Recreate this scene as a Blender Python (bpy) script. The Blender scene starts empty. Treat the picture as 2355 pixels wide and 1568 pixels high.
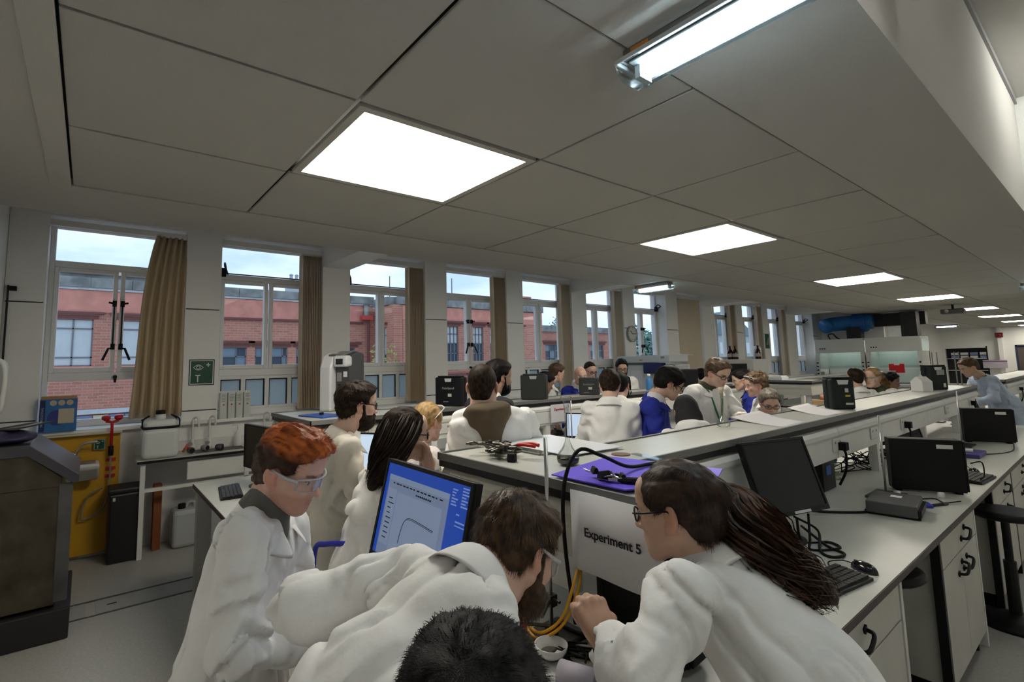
import bpy, bmesh, math, random
import numpy as np
from mathutils import Vector, Matrix
random.seed(7); np.random.seed(7)
S = bpy.context.scene
COL = S.collection
# ---------------------------------------------------------------- camera
YAW, PITCH, ROLL = -9.17971417e-01, 1.01903479e-01, -2.04438990e-02
FPX, CX, CY, W, H = 1154.023, 1088.22, 717.708, 2355, 1568
_f = Vector((math.cos(PITCH)*math.sin(YAW), math.cos(PITCH)*math.cos(YAW), math.sin(PITCH)))
_r = _f.cross(Vector((0, 0, 1))).normalized(); _u = _r.cross(_f)
_r, _u = math.cos(ROLL)*_r+math.sin(ROLL)*_u, -math.sin(ROLL)*_r+math.cos(ROLL)*_u
cd = bpy.data.cameras.new('camera'); cam = bpy.data.objects.new('camera', cd); COL.objects.link(cam)
cam.matrix_world = Matrix(((_r.x, _u.x, -_f.x, 0), (_r.y, _u.y, -_f.y, 0), (_r.z, _u.z, -_f.z, 1.75), (0, 0, 0, 1)))
cd.sensor_fit = 'HORIZONTAL'; cd.sensor_width = 36; cd.lens = FPX/W*36
cd.shift_x = (W/2-CX)/W; cd.shift_y = (CY-H/2)/W
cd.clip_start = .02; cd.clip_end = 400
S.camera = cam
# ---------------------------------------------------------------- exposure, world
S.view_settings.view_transform = 'Standard'; S.view_settings.look = 'None'
S.view_settings.gamma = 1; S.view_settings.use_curve_mapping = False
S.view_settings.exposure = 0.0
try:
    S.cycles.use_denoising = True; S.cycles.max_bounces = 6; S.cycles.diffuse_bounces = 4; S.cycles.glossy_bounces = 2; S.cycles.use_adaptive_sampling = True; S.cycles.adaptive_threshold = .1
    S.cycles.transmission_bounces = 4; S.cycles.transparent_max_bounces = 10; S.cycles.caustics_reflective = False; S.cycles.caustics_refractive = False
    S.cycles.sample_clamp_indirect = 20
except Exception: pass
PANEL, TUBE, SKY = 13.5, 42.0, 1.7
wd = bpy.data.worlds.new('sky'); S.world = wd; wd.use_nodes = True
nt = wd.node_tree; N = nt.nodes; L = nt.links
bg = N['Background']; tc = N.new('ShaderNodeTexCoord'); mp = N.new('ShaderNodeMapping'); mp.inputs['Scale'].default_value = (1, 1, 3)
nz = N.new('ShaderNodeTexNoise'); nz.inputs['Scale'].default_value = 3.2; nz.inputs['Detail'].default_value = 5; nz.inputs['Roughness'].default_value = .55
rp = N.new('ShaderNodeValToRGB'); rp.color_ramp.elements[0].position = .36; rp.color_ramp.elements[0].color = (.36, .50, .70, 1)
rp.color_ramp.elements[1].position = .62; rp.color_ramp.elements[1].color = (.62, .73, .86, 1)
L.new(tc.outputs['Generated'], mp.inputs['Vector']); L.new(mp.outputs['Vector'], nz.inputs['Vector']); L.new(nz.outputs['Fac'], rp.inputs['Fac'])
L.new(rp.outputs['Color'], bg.inputs['Color']); bg.inputs['Strength'].default_value = SKY
# ---------------------------------------------------------------- helpers
MATS = {}
def M(name, col=(.5, .5, .5), rough=.6, metal=0., bump=0., scale=40., var=0., emit=None, alpha=None, trans=0., ior=1.45, spec=None, stretch=None):
    if name in MATS: return MATS[name]
    m = bpy.data.materials.new(name); m.use_nodes = True; t = m.node_tree; b = t.nodes['Principled BSDF']
    c = tuple(col)+(1,) if len(col) == 3 else col
    b.inputs['Base Color'].default_value = c; b.inputs['Roughness'].default_value = rough; b.inputs['Metallic'].default_value = metal
    if spec is not None: b.inputs['Specular IOR Level'].default_value = spec
    if emit: b.inputs['Emission Color'].default_value = tuple(emit[0])+(1,); b.inputs['Emission Strength'].default_value = emit[1]
    if alpha is not None: b.inputs['Alpha'].default_value = alpha
    if trans: b.inputs['Transmission Weight'].default_value = trans; b.inputs['IOR'].default_value = ior
    if bump or var:
        tcn = t.nodes.new('ShaderNodeTexCoord'); n = t.nodes.new('ShaderNodeTexNoise'); n.inputs['Scale'].default_value = scale; n.inputs['Detail'].default_value = 4
        if stretch:
            mpn = t.nodes.new('ShaderNodeMapping'); mpn.inputs['Scale'].default_value = stretch
            t.links.new(tcn.outputs['Object'], mpn.inputs['Vector']); t.links.new(mpn.outputs['Vector'], n.inputs['Vector'])
        else: t.links.new(tcn.outputs['Object'], n.inputs['Vector'])
        if bump:
            bn = t.nodes.new('ShaderNodeBump'); bn.inputs['Strength'].default_value = bump; bn.inputs['Distance'].default_value = .01
            t.links.new(n.outputs['Fac'], bn.inputs['Height']); t.links.new(bn.outputs['Normal'], b.inputs['Normal'])
        if var:
            r = t.nodes.new('ShaderNodeValToRGB'); e = r.color_ramp.elements
            e[0].position = .3; e[1].position = .7
            e[0].color = tuple(max(0, x*(1-var)) for x in c[:3])+(1,); e[1].color = tuple(min(1, x*(1+var)) for x in c[:3])+(1,)
            t.links.new(n.outputs['Fac'], r.inputs['Fac']); t.links.new(r.outputs['Color'], b.inputs['Base Color'])
    MATS[name] = m; return m
def V(*a): return Vector(a)
def tag(o, label=None, cat=None, group=None, kind=None):
    if label: o['label'] = label
    if cat: o['category'] = cat
    if group: o['group'] = group
    if kind: o['kind'] = kind
    return o
def link(o, parent=None):
    COL.objects.link(o)
    if parent is not None: o.parent = parent
    return o
def thing(name, label, cat, loc=(0, 0, 0), rz=0., group=None, kind=None):
    o = bpy.data.objects.new(name, None); COL.objects.link(o); o.empty_display_size = .05
    o.location = loc; o.rotation_euler = (0, 0, rz); return tag(o, label, cat, group, kind)
class MB:
    def __init__(s): s.v = []; s.f = []; s.mi = []; s.cm = 0
    def add(s, vs, fs):
        k = len(s.v); s.v += [tuple(v) for v in vs]; s.f += [tuple(i+k for i in f) for f in fs]; s.mi += [s.cm]*len(fs); return s
    def box(s, x0, x1, y0, y1, z0, z1):
        return s.add([(x0, y0, z0), (x1, y0, z0), (x1, y1, z0), (x0, y1, z0), (x0, y0, z1), (x1, y0, z1), (x1, y1, z1), (x0, y1, z1)],
                     [(0, 3, 2, 1), (4, 5, 6, 7), (0, 1, 5, 4), (1, 2, 6, 5), (2, 3, 7, 6), (3, 0, 4, 7)])
    def cbox(s, c, sx, sy, sz): return s.box(c[0]-sx/2, c[0]+sx/2, c[1]-sy/2, c[1]+sy/2, c[2]-sz/2, c[2]+sz/2)
    def prism(s, poly, axis, a, b):
        # poly of 2-D points extruded along axis 'x','y','z' from a to b (other two axes in order)
        n = len(poly)
        def P(p, t): return {'x': (t, p[0], p[1]), 'y': (p[0], t, p[1]), 'z': (p[0], p[1], t)}[axis]
        vs = [P(p, a) for p in poly]+[P(p, b) for p in poly]
        return s.add(vs, [tuple(range(n-1, -1, -1)), tuple(range(n, 2*n))]+[(i, (i+1) % n, n+(i+1) % n, n+i) for i in range(n)])
    def tube(s, pts, r, n=8, cap=True):
        pts = [Vector(p) for p in pts]; k = len(pts); rs = r if isinstance(r, (list, tuple)) else [r]*k
        vs = []; up = None
        for i, p in enumerate(pts):
            d = (pts[min(i+1, k-1)]-pts[max(i-1, 0)]).normalized()
            if up is None: up = d.orthogonal().normalized()
            a = (up-d*up.dot(d)); a = a.normalized() if a.length > 1e-6 else d.orthogonal().normalized(); up = a; b = d.cross(a)
            vs += [p+(a*math.cos(2*math.pi*j/n)+b*math.sin(2*math.pi*j/n))*rs[i] for j in range(n)]
        fs = [(i*n+j, i*n+(j+1) % n, (i+1)*n+(j+1) % n, (i+1)*n+j) for i in range(k-1) for j in range(n)]
        if cap: fs += [tuple(range(n-1, -1, -1)), tuple((k-1)*n+j for j in range(n))]
        return s.add(vs, fs)
    def lathe(s, prof, c=(0, 0, 0), n=20, ax=None, cap=True):
        # prof: list of (radius, height)
        c = Vector(c); R = Vector((0, 0, 1)).rotation_difference(Vector(ax)).to_matrix() if ax is not None else Matrix.Identity(3)
        k = len(prof); vs = [c+R @ Vector((r*math.cos(2*math.pi*j/n), r*math.sin(2*math.pi*j/n), z)) for r, z in prof for j in range(n)]
        fs = [(i*n+j, i*n+(j+1) % n, (i+1)*n+(j+1) % n, (i+1)*n+j) for i in range(k-1) for j in range(n)]
        if cap: fs += [tuple(range(n-1, -1, -1)), tuple((k-1)*n+j for j in range(n))]
        return s.add(vs, fs)
    def build(s, name, mat, parent=None, smooth=False, bevel=0, loc=None, rz=0., seg=2, sub=0):
        me = bpy.data.meshes.new(name); me.from_pydata(s.v, [], s.f)
        ms = mat if isinstance(mat, (list, tuple)) else [mat]
        for m in ms: me.materials.append(m)
        if len(ms) > 1: me.polygons.foreach_set('material_index', s.mi)
        bm = bmesh.new(); bm.from_mesh(me); bmesh.ops.recalc_face_normals(bm, faces=bm.faces[:]); bm.to_mesh(me); bm.free()
        if smooth: me.polygons.foreach_set('use_smooth', [True]*len(me.polygons))
        o = bpy.data.objects.new(name, me); link(o, parent)
        if loc is not None: o.location = loc
        if rz: o.rotation_euler = (0, 0, rz)
        if bevel:
            b = o.modifiers.new('bevel', 'BEVEL'); b.width = bevel; b.segments = seg; b.limit_method = 'ANGLE'; b.angle_limit = .6
        if sub:
            b = o.modifiers.new('sub', 'SUBSURF'); b.levels = sub; b.render_levels = sub
        return o
def box(name, mat, parent, x0, x1, y0, y1, z0, z1, bevel=0, **k): return MB().box(x0, x1, y0, y1, z0, z1).build(name, mat, parent, bevel=bevel, **k)
def cat_rom(pts, n=6):
    P = [Vector(p) for p in pts]; P = [P[0]*2-P[1]]+P+[P[-1]*2-P[-2]]; out = []
    for i in range(1, len(P)-2):
        for j in range(n):
            t = j/n; a, b, c, d = P[i-1:i+3]
            out.append(.5*((2*b)+(c-a)*t+(2*a-5*b+4*c-d)*t*t+(3*b-a-3*c+d)*t**3))
    return out+[P[-2]]
def cable(name, pts, r, mat, parent=None, n=6): return MB().tube(cat_rom(pts, n), r, 6).build(name, mat, parent, smooth=True)
def copy_tree(o, parent=None):
    c = o.copy(); COL.objects.link(c); c.parent = parent
    for ch in list(o.children): copy_tree(ch, c)
    return c
def text(body, size, loc, rot, mat, parent=None, name='lettering', ext=.0006, align='CENTER', bold=False):
    cu = bpy.data.curves.new(name, 'FONT'); cu.body = body; cu.size = size; cu.align_x = align; cu.align_y = 'CENTER'; cu.extrude = ext
    if bold: cu.offset = size*.018
    cu.materials.append(mat); oc = bpy.data.objects.new(name+'_curve', cu); me = bpy.data.meshes.new_from_object(oc); bpy.data.objects.remove(oc); bpy.data.curves.remove(cu)
    o = bpy.data.objects.new(name, me); link(o, parent); o.location = loc; o.rotation_euler = rot
    if not me.materials: me.materials.append(mat)
    return o
# ---------------------------------------------------------------- materials
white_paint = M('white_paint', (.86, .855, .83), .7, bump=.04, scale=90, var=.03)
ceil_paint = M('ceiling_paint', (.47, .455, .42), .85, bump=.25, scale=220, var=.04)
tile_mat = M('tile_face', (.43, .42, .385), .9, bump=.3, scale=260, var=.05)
void_mat = M('void', (.03, .03, .03), .9)
floor_mat = M('vinyl_floor', (.40, .40, .375), .38, bump=.05, scale=60, var=.10)
lam_white = M('white_laminate', (.74, .74, .71), .42, var=.03, scale=8)
lam_grey = M('cream_laminate', (.58, .57, .52), .45, var=.04, scale=6)
top_mat = M('worktop_laminate', (.54, .545, .50), .30, var=.03, scale=5)
black_edge = M('black_edging', (.012, .012, .013), .4, spec=.25)
grey_edge = M('grey_edging', (.17, .17, .165), .45)
black_pl = M('black_plastic', (.008, .008, .009), .42, bump=.1, scale=300, spec=.25)
black_gl = M('black_gloss', (.008, .008, .01), .12)
dark_grey = M('dark_grey_plastic', (.06, .06, .063), .5)
mid_grey = M('mid_grey', (.25, .25, .25), .5)
white_pl = M('white_plastic', (.72, .72, .70), .35)
steel = M('steel', (.55, .55, .54), .28, 1.)
dull_steel = M('dull_steel', (.13, .125, .11), .42, 1., bump=.2, scale=80)
frame_wh = M('window_frame_white', (.82, .82, .80), .45, bump=.05, scale=60)
green_sign = M('sign_green', (.0, .065, .032), .4)
sign_white = M('sign_white', (.75, .8, .76), .5)
red_pl = M('red_plastic', (.55, .01, .015), .35)
blue_pl = M('blue_plastic', (.02, .12, .5), .4)
purple = M('purple_card', (.14, .085, .72), .5)
paper = M('paper_white', (.72, .71, .74), .7, bump=.15, scale=14)
ink = M('black_ink', (.01, .01, .012), .7)
red_ink = M('red_ink', (.5, .02, .02), .7)
brown_card = M('brown_card', (.42, .24, .11), .8, var=.1, scale=12)
rubber = M('black_rubber', (.008, .008, .008), .6, spec=.2)
def glass_mat(name, tint=(1, 1, 1), gl=.08, rough=.0):
    m = bpy.data.materials.new(name); m.use_nodes = True; t = m.node_tree; t.nodes.clear()
    o = t.nodes.new('ShaderNodeOutputMaterial'); mx = t.nodes.new('ShaderNodeMixShader'); tr = t.nodes.new('ShaderNodeBsdfTransparent'); g = t.nodes.new('ShaderNodeBsdfGlossy')
    fr = t.nodes.new('ShaderNodeLayerWeight'); fr.inputs['Blend'].default_value = .18
    tr.inputs['Color'].default_value = tuple(tint)+(1,); g.inputs['Roughness'].default_value = rough
    ml = t.nodes.new('ShaderNodeMath'); ml.operation = 'MULTIPLY_ADD'; ml.inputs[1].default_value = .6; ml.inputs[2].default_value = gl
    t.links.new(fr.outputs['Fresnel'], ml.inputs[0]); t.links.new(ml.outputs[0], mx.inputs[0]); t.links.new(tr.outputs[0], mx.inputs[1]); t.links.new(g.outputs[0], mx.inputs[2]); t.links.new(mx.outputs[0], o.inputs[0])
    return m
pane_mat = glass_mat('window_glass', (.96, .98, .985), .0)
clear_pl = glass_mat('clear_plastic', (.93, .95, .95), .05, .05)
lab_glass = glass_mat('lab_glass', (.92, .94, .92), .10, .02)
batten_cover = glass_mat('batten_cover', (.80, .90, .93), .06, .15)
frost_mat = bpy.data.materials.new('frosted_glass'); frost_mat.use_nodes = True; _t = frost_mat.node_tree; _b = _t.nodes['Principled BSDF']; _b.inputs['Base Color'].default_value = (.55, .62, .64, 1); _b.inputs['Roughness'].default_value = .3
_tr = _t.nodes.new('ShaderNodeBsdfTranslucent'); _tr.inputs['Color'].default_value = (.62, .72, .76, 1); _mx = _t.nodes.new('ShaderNodeMixShader'); _mx.inputs[0].default_value = .6; _t.links.new(_b.outputs[0], _mx.inputs[1]); _t.links.new(_tr.outputs[0], _mx.inputs[2]); _t.links.new(_mx.outputs[0], _t.nodes['Material Output'].inputs[0])
panel_mat = M('panel_diffuser', (.9, .88, .84), .5, emit=((1.0, .93, .80), PANEL))
bay_tube = M('bay_tube_glow', (.9, .92, .9), .5, emit=((.95, .96, .92), 48.0))
tube_mat = M('tube_glow', (.9, .95, 1), .5, emit=((.82, .93, 1.0), TUBE))
# ================================================================ STRUCTURE
ZC, XW, XG = 3.01, -6.2, -6.5           # ceiling height, inner wall face, glass plane
YB, YE, XR = -.65, 36.0, .70            # back wall, end wall, right wall
def struct(o): o['kind'] = 'structure'; return o
floor = struct(MB().box(XG-.05, XR+.1, YB-.1, YE+.1, -.1, 0).build('floor', floor_mat))
# floor duct with lift-out covers, between the bench and the window counter
fl_line = M('floor_seam', (.07, .07, .065), .7)
for a, b in ((-5.02, -4.99), (-4.72, -4.70)): box('duct_seam', fl_line, floor, a, b, -.2, 2.6, 0, .0015)
for a, b in ((-.2, .06), (.12, 1.3), (1.32, 2.6)):
    box('duct_cover', M('duct_cover', (.36, .365, .35), .4, var=.06, scale=30), floor, -4.985, -4.725, a, b, 0, .004, bevel=.002)
box('lift_ring', black_edge, floor, -4.86, -4.845, .19, .25, .004, .006)
# ceiling: void above, tiles in three rows
ceiling = struct(MB().box(-4.3, -1.1, -.2, YE, ZC+.05, ZC+.08).build('ceiling', void_mat))
CX_ = [-4.26, -3.22, -2.145, -1.13]
CYs = [-.15, .97]+[.97+1.228*i for i in range(1, 29)]
LIGHTROWS = {1: 0, 4: 1, 8: 2, 12: 3, 16: 4, 20: 5, 24: 6, 28: 7}
tile_cache = {}
for j in range(3):
    for i in range(len(CYs)-1):
        if j == 1 and i in LIGHTROWS: continue
        w = CX_[j+1]-CX_[j]-.018; d = CYs[i+1]-CYs[i]-.018; key = (round(w, 3), round(d, 3))
        if key not in tile_cache:
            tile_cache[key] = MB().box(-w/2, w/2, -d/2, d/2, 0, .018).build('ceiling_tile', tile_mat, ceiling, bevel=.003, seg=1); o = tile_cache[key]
        else:
            o = tile_cache[key].copy(); COL.objects.link(o); o.parent = ceiling
        o.location = ((CX_[j]+CX_[j+1])/2, (CYs[i]+CYs[i+1])/2, ZC+random.uniform(0, .004))
order = ['nearest the camera, over the aisle', 'second in the row of ceiling panels', 'third in the row of ceiling panels', 'fourth in the row of ceiling panels',
         'partly hidden behind the ceiling projector', 'just beyond the ceiling projector', 'last but one before the end wall', 'farthest, at the end wall']
for i, k in LIGHTROWS.items():
    y0, y1 = CYs[i]+.02, CYs[i+1]-.02; x0, x1 = CX_[1]+.02, CX_[2]-.02
    t = thing('ceiling_light', 'flat glowing square ceiling light panel, '+order[k], 'ceiling light', ((x0+x1)/2, (y0+y1)/2, ZC), group='glowing ceiling panels')
    w, d = (x1-x0)/2, (y1-y0)/2; e = .045
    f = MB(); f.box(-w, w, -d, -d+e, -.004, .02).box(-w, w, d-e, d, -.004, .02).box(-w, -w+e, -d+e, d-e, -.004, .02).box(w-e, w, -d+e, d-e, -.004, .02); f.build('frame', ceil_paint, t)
    r = .03; pl = []
    for (cx, cy, a0) in ((w-e-r, d-e-r, 0), (-w+e+r, d-e-r, 90), (-w+e+r, -d+e+r, 180), (w-e-r, -d+e+r, 270)):
        pl += [(cx+r*math.cos(math.radians(a0+q*30)), cy+r*math.sin(math.radians(a0+q*30))) for q in range(4)]
    MB().prism(pl, 'z', -.002, .012).build('diffuser', panel_mat, t)
# beams along the room, cross beams, recess slabs
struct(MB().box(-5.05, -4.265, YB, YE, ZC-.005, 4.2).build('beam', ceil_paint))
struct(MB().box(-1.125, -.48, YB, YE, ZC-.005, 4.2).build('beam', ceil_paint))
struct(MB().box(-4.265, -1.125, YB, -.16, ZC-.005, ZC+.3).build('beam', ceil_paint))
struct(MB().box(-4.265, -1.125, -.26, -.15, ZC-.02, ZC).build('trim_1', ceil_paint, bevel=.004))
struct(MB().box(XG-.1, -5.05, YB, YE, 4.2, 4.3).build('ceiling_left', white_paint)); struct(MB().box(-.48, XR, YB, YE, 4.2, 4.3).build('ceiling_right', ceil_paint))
struct(MB().box(-.485, -.462, YB, YE, 4.14, 4.2).build('trim_2', mid_grey))
COLS = [(2.33, 2.70), (7.03, 7.44), (11.66, 12.23), (16.5, 17.15)]
for a, b in COLS:
    struct(MB().box(XW, -5.05, a, b, ZC+.01, 4.2).build('cross_beam', white_paint)); struct(MB().box(-.48, XR, a+.0, b, 3.35, 4.2).build('cross_beam', white_paint))
# walls
WINS = [(-.36, .80), (1.155, 2.33), (2.70, 3.86), (4.25, 5.44), (5.81, 7.03), (7.44, 8.58), (8.96, 10.14), (10.59, 11.66), (12.23, 13.36), (13.72, 14.9), (15.25, 16.5), (17.15, 18.5)]
wl = MB(); wl.box(XG-.1, XW, YB, 18.9, -.1, 1.17).box(XG-.1, XW-.0, YB, 18.9, 3.27, 4.2)
prev = YB
PILL = []
for a, b in WINS+[(18.9, 18.9)]:
    wl.box(XG-.1, XW-.012, prev, a, 1.17, 3.27); PILL.append((prev, a)); prev = b
wl.box(XG-.1, XW, 18.9, YE, -.1, 4.2)
wall_w = struct(wl.build('wall_window_side', white_paint))
for a, b in PILL:
    if (a, b) in COLS or b-a < .1:
        if b-a > .1: box('column_casing', white_paint, wall_w, XW-.012, XW, a, b, 1.17, 3.27)
        continue
    for z0, z1 in ((1.17, 1.30), (1.312, 2.40), (2.412, 3.27)): box('pillar_panel', white_paint, wall_w, XW-.012, XW, a+.004, b-.004, z0, z1, bevel=.002)
    for z0 in (1.30, 2.40): box('joint_strip', M('joint_shadow_strip', (.05, .05, .05), .9), wall_w, XW-.012, XW-.008, a+.012, b-.012, z0, z0+.012)
sill = MB().box(XG+.02, XW+.07, YB+.02, 18.6, 1.165, 1.20).build('window_sill', white_paint, wall_w, bevel=.006)
struct(MB().box(XG, XR, YB-.1, YB, -.1, 4.2).build('wall_back', white_paint))
struct(MB().box(XR, XR+.1, YB, YE, -.1, 4.2).build('wall_right', white_paint))
struct(MB().box(XG, -4.55, 19.2, 19.3, -.1, 4.2).build('wall_partition', white_paint))
we = MB().box(XG, -6.05, YE, YE+.3, -.1, 4.2).box(-4.5, -3.5, YE, YE+.3, -.1, 4.2).box(-2.6, XR, YE, YE+.3, -.1, 4.2).box(-6.05, -4.5, YE, YE+.3, 2.05, 4.2).box(-6.05, -4.5, YE, YE+.3, -.1, .2).box(-3.5, -2.6, YE, YE+.3, 2.1, 4.2)
wall_e = struct(we.build('wall_end', white_paint))
box('niche_back', void_mat, wall_e, -6.05, -4.5, YE+.3, YE+.32, .2, 2.05)
for z in (.9, 1.5, 2.05): box('niche_shelf', white_paint, wall_e, -6.05, -4.5, YE-.02, YE+.3, z-.03, z)
box('niche_post', black_edge, wall_e, -4.52, -4.47, YE-.03, YE, .2, 2.1)
for i in range(4):
    for j in range(2):
        t = MB().box(-.14, .14, -.1, .1, 0, .13).build('storage_tub', M('tub_pale', (.6, .62, .65), .5) if (i+j) % 3 else M('tub_blue', (.2, .25, .5), .5), None, bevel=.01)
        t.location = (-5.7+.36*i, YE+.1, 1.5+.17*j); tag(t, '%s plastic tub from the left in the %s row of the end wall niche' % (('first', 'second', 'third', 'fourth')[i], ('lower', 'upper')[j]), 'tub', 'tubs in the end wall niche')
dr = struct(thing('door_1', None, None, (-3.05, YE+.05, 0))); box('leaf', M('dark_doorway', (.10, .08, .07), .8), dr, -.4, .4, 0, .05, 0, 2.05)
fb = M('navy_paint', (.02, .03, .10), .5); MB().box(-.45, -.39, -.08, 0, 0, 2.12).box(.39, .45, -.08, 0, 0, 2.12).box(-.45, .45, -.08, 0, 2.05, 2.12).build('frame', fb, dr)
struct(MB().box(-4.05, -3.9, YE-.2, YE, 0, ZC).build('trim_3', white_paint))
ab = thing('alarm_sounder', 'dark red alarm box high on the end wall', 'alarm', (-3.97, YE-.2, 2.62)); MB().box(-.14, .14, -.12, 0, -.12, .12).build('box', M('alarm_red', (.18, .01, .01), .4), ab, bevel=.02); MB().lathe([(.06, 0), (.06, .03), (.03, .05)], (0, -.12, 0), ax=(0, -1, 0)).build('horn', M('alarm_red'), ab)
# ---------------------------------------------------------------- windows
def glass_pane(par, x, y0, y1, z0, z1): return MB().add([(x, y0, z0), (x, y1, z0), (x, y1, z1), (x, y0, z1)], [(0, 1, 2, 3)]).build('pane', pane_mat, par)
def window(n, a, b):
    clear_low = n in (1, 4)
    w = struct(thing('window_%d' % n, None, None, (XG, (a+b)/2, 0))); h = (b-a)/2; e = .045
    fr = MB(); fr.box(-.04, .04, -h, -h+e, 1.2, 3.25).box(-.04, .04, h-e, h, 1.2, 3.25).box(-.04, .04, -h+e, h-e, 3.2, 3.25).box(-.04, .04, -h+e, h-e, 1.2, 1.27)
    fr.box(-.035, .05, -h+e, h-e, 2.80, 2.865).box(-.035, .05, -h+e, h-e, 1.66, 1.74); fr.build('window_frame', frame_wh, w, bevel=.006)
    # casements
    m = -.0
    for s in (-1, 1):
        y0, y1 = (-h+e, m-.012) if s < 0 else (m+.012, h-e)
        c = MB(); c.box(-.03, .055, y0, y0+.04, 1.74, 2.80).box(-.03, .055, y1-.04, y1, 1.74, 2.80).box(-.03, .055, y0+.04, y1-.04, 2.76, 2.80).box(-.03, .055, y0+.04, y1-.04, 1.74, 1.79)
        c = c.build('casement', frame_wh, w, bevel=.008)
        glass_pane(c, .005, y0+.045, y1-.045, 1.80, 2.755)
        if n in (1, 4, 7):
            yy = m+s*.035; hd = MB(); zt, zb = (2.45, 2.0) if n == 1 else (2.42, 2.05)
            if n == 1: hd.tube([(.075, yy, zb), (.075, yy, zt)], .007, 6)
            for z in (zt, zb): hd.box(.05, .085, yy-.018, yy+.018, z-.03, z+.03)
            hd.tube([(.09, yy, zb-.02), (.10, yy+s*.035, zb-.02), (.11, yy+s*.08, zb-.14)], .012, 6).tube([(.08, yy, zt), (.085, yy+s*.05, zt+.01)], .011, 6)
            hd.build('handle', black_pl, c, smooth=True)
    glass_pane(w, .003, -h+e, h-e, 2.865, 3.2)
    if n in (2, 3, 5, 6, 7, 9, 10, 11, 12):
        sy = MB(); sy.tube([(.07, -h+e, 2.87), (.07, h-e, 2.87)], .008, 6)
        sg = 1 if n not in (2, 3) else -1
        sy.box(.05, .10, sg*(h-e)-.04, sg*(h-e)+.04, 2.83, 2.93).tube([(.1, sg*(h-.1), 2.86), (.16, sg*(h-.07), 2.90), (.2, sg*(h-.05), 2.93), (.14, sg*(h-.06), 2.98), (.09, sg*(h-.08), 2.93)], .012, 6)
        sy.build('stay', black_pl, w, smooth=True)
    if clear_low: glass_pane(w, .003, -h+e, h-e, 1.27, 1.66)
    else:
        k = 4 if n == 2 else 4; ww = (2*h-2*e)/k
        for i in range(k):
            y0 = -h+e+i*ww
            lf = MB().box(-.03, .04, y0, y0+.025, 1.27, 1.66).box(-.03, .04, y0+ww-.025, y0+ww, 1.27, 1.66).box(-.03, .04, y0+.025, y0+ww-.025, 1.62, 1.66).box(-.03, .04, y0+.025, y0+ww-.025, 1.27, 1.30).build('hopper_frame', frame_wh, w, bevel=.004)
            MB().box(.0, .02, y0+.025, y0+.037, 1.30, 1.62).box(.0, .02, y0+ww-.037, y0+ww-.025, 1.30, 1.62).box(.0, .02, y0+.03, y0+ww-.03, 1.608, 1.62).build('gasket', black_edge, lf)
            box('pane', frost_mat, lf, .0, .008, y0+.03, y0+ww-.03, 1.30, 1.61)
    MB().tube([(.06, .0, 1.69), (.09, .0, 1.69), (.10, .0, 1.63)], [.02, .018, .01], 8).build('catch', black_pl, w) if clear_low else None
    # curtain track along the window head
    MB().box(.22, .27, -h-.02, h+.06, 3.17, 3.23).build('curtain_track', frame_wh, w, bevel=.004)
for i, (a, b) in enumerate(WINS): window(i+1, a, b)
# curtains and blinds
def folds(n, x0, x1, amp, ph=0): return [(x0+(x1-x0)*i/n, amp*math.sin(i*1.9+ph)+amp*.5*math.sin(i*.83+1+ph)) for i in range(n+1)]
cloth_tan = M('tan_curtain', (.52, .41, .27), .85, bump=.15, scale=120, var=.08)
blind_tan = M('tan_blind', (.54, .43, .29), .75, bump=.1, scale=90, var=.06)
blind_pale = M('pale_blind', (.64, .55, .42), .75, bump=.1, scale=60, var=.05)
mb = MB(); rows = 16; cols = 44; vs = []
for r in range(rows+1):
    t = r/rows; z = 3.18-t*1.92; y0 = .52-.20*t**.8-.02*math.sin(t*5); y1 = .82-.02*t
    for c in range(cols+1):
        s = c/cols; am = .022+.022*t
        vs.append((XG+.26+am*math.sin(s*34+1.2*math.sin(t*3))+.5*am*math.sin(s*13+2*t), y0+(y1-y0)*s, z))
mb.add(vs, [(r*(cols+1)+c, r*(cols+1)+c+1, (r+1)*(cols+1)+c+1, (r+1)*(cols+1)+c) for r in range(rows) for c in range(cols)])
cu = mb.build('curtain', cloth_tan, None, smooth=True); so = cu.modifiers.new('s', 'SOLIDIFY'); so.thickness = .004
tag(cu, 'tan fabric curtain hanging in loose folds at the nearest window', 'curtain')
def blind(n, y0, y1, k, label, mat, twist=.35):
    t = thing('vertical_blind', label, 'blind', (XG+.23, (y0+y1)/2, 0), group='tan vertical blinds')
    box('headrail', frame_wh, t, -.02, .02, -(y1-y0)/2, (y1-y0)/2, 3.15, 3.18)
    sl = None
    for i in range(k):
        y = -(y1-y0)/2+(y1-y0)*(i+.5)/k
        if sl is None:
            sl = MB().add([(-.044, -.002, 1.24), (0, .006, 1.24), (.044, -.002, 1.24), (-.044, -.002, 3.15), (0, .006, 3.15), (.044, -.002, 3.15), (-.044, -.005, 1.24), (0, .003, 1.24), (.044, -.005, 1.24), (-.044, -.005, 3.15), (0, .003, 3.15), (.044, -.005, 3.15)],
                          [(0, 1, 4, 3), (1, 2, 5, 4), (6, 9, 10, 7), (7, 10, 11, 8), (0, 3, 9, 6), (2, 8, 11, 5), (3, 4, 10, 9), (4, 5, 11, 10)]).build('slat', mat, t); o = sl
        else: o = sl.copy(); COL.objects.link(o); o.parent = t
        o.location = (0, y, 0); o.rotation_euler = (0, 0, twist+random.uniform(-.12, .12))
nm = ['', '', 'between the eyewash sign pillar and the first column', 'at the window behind the tall instrument', 'at the window beside the first black case', 'right of the two white coats behind the bench', 'left of the wall clock', '', '', 'at the window behind the brown bottles', 'at the tenth window', 'left of the last column', 'at the last window']
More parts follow.
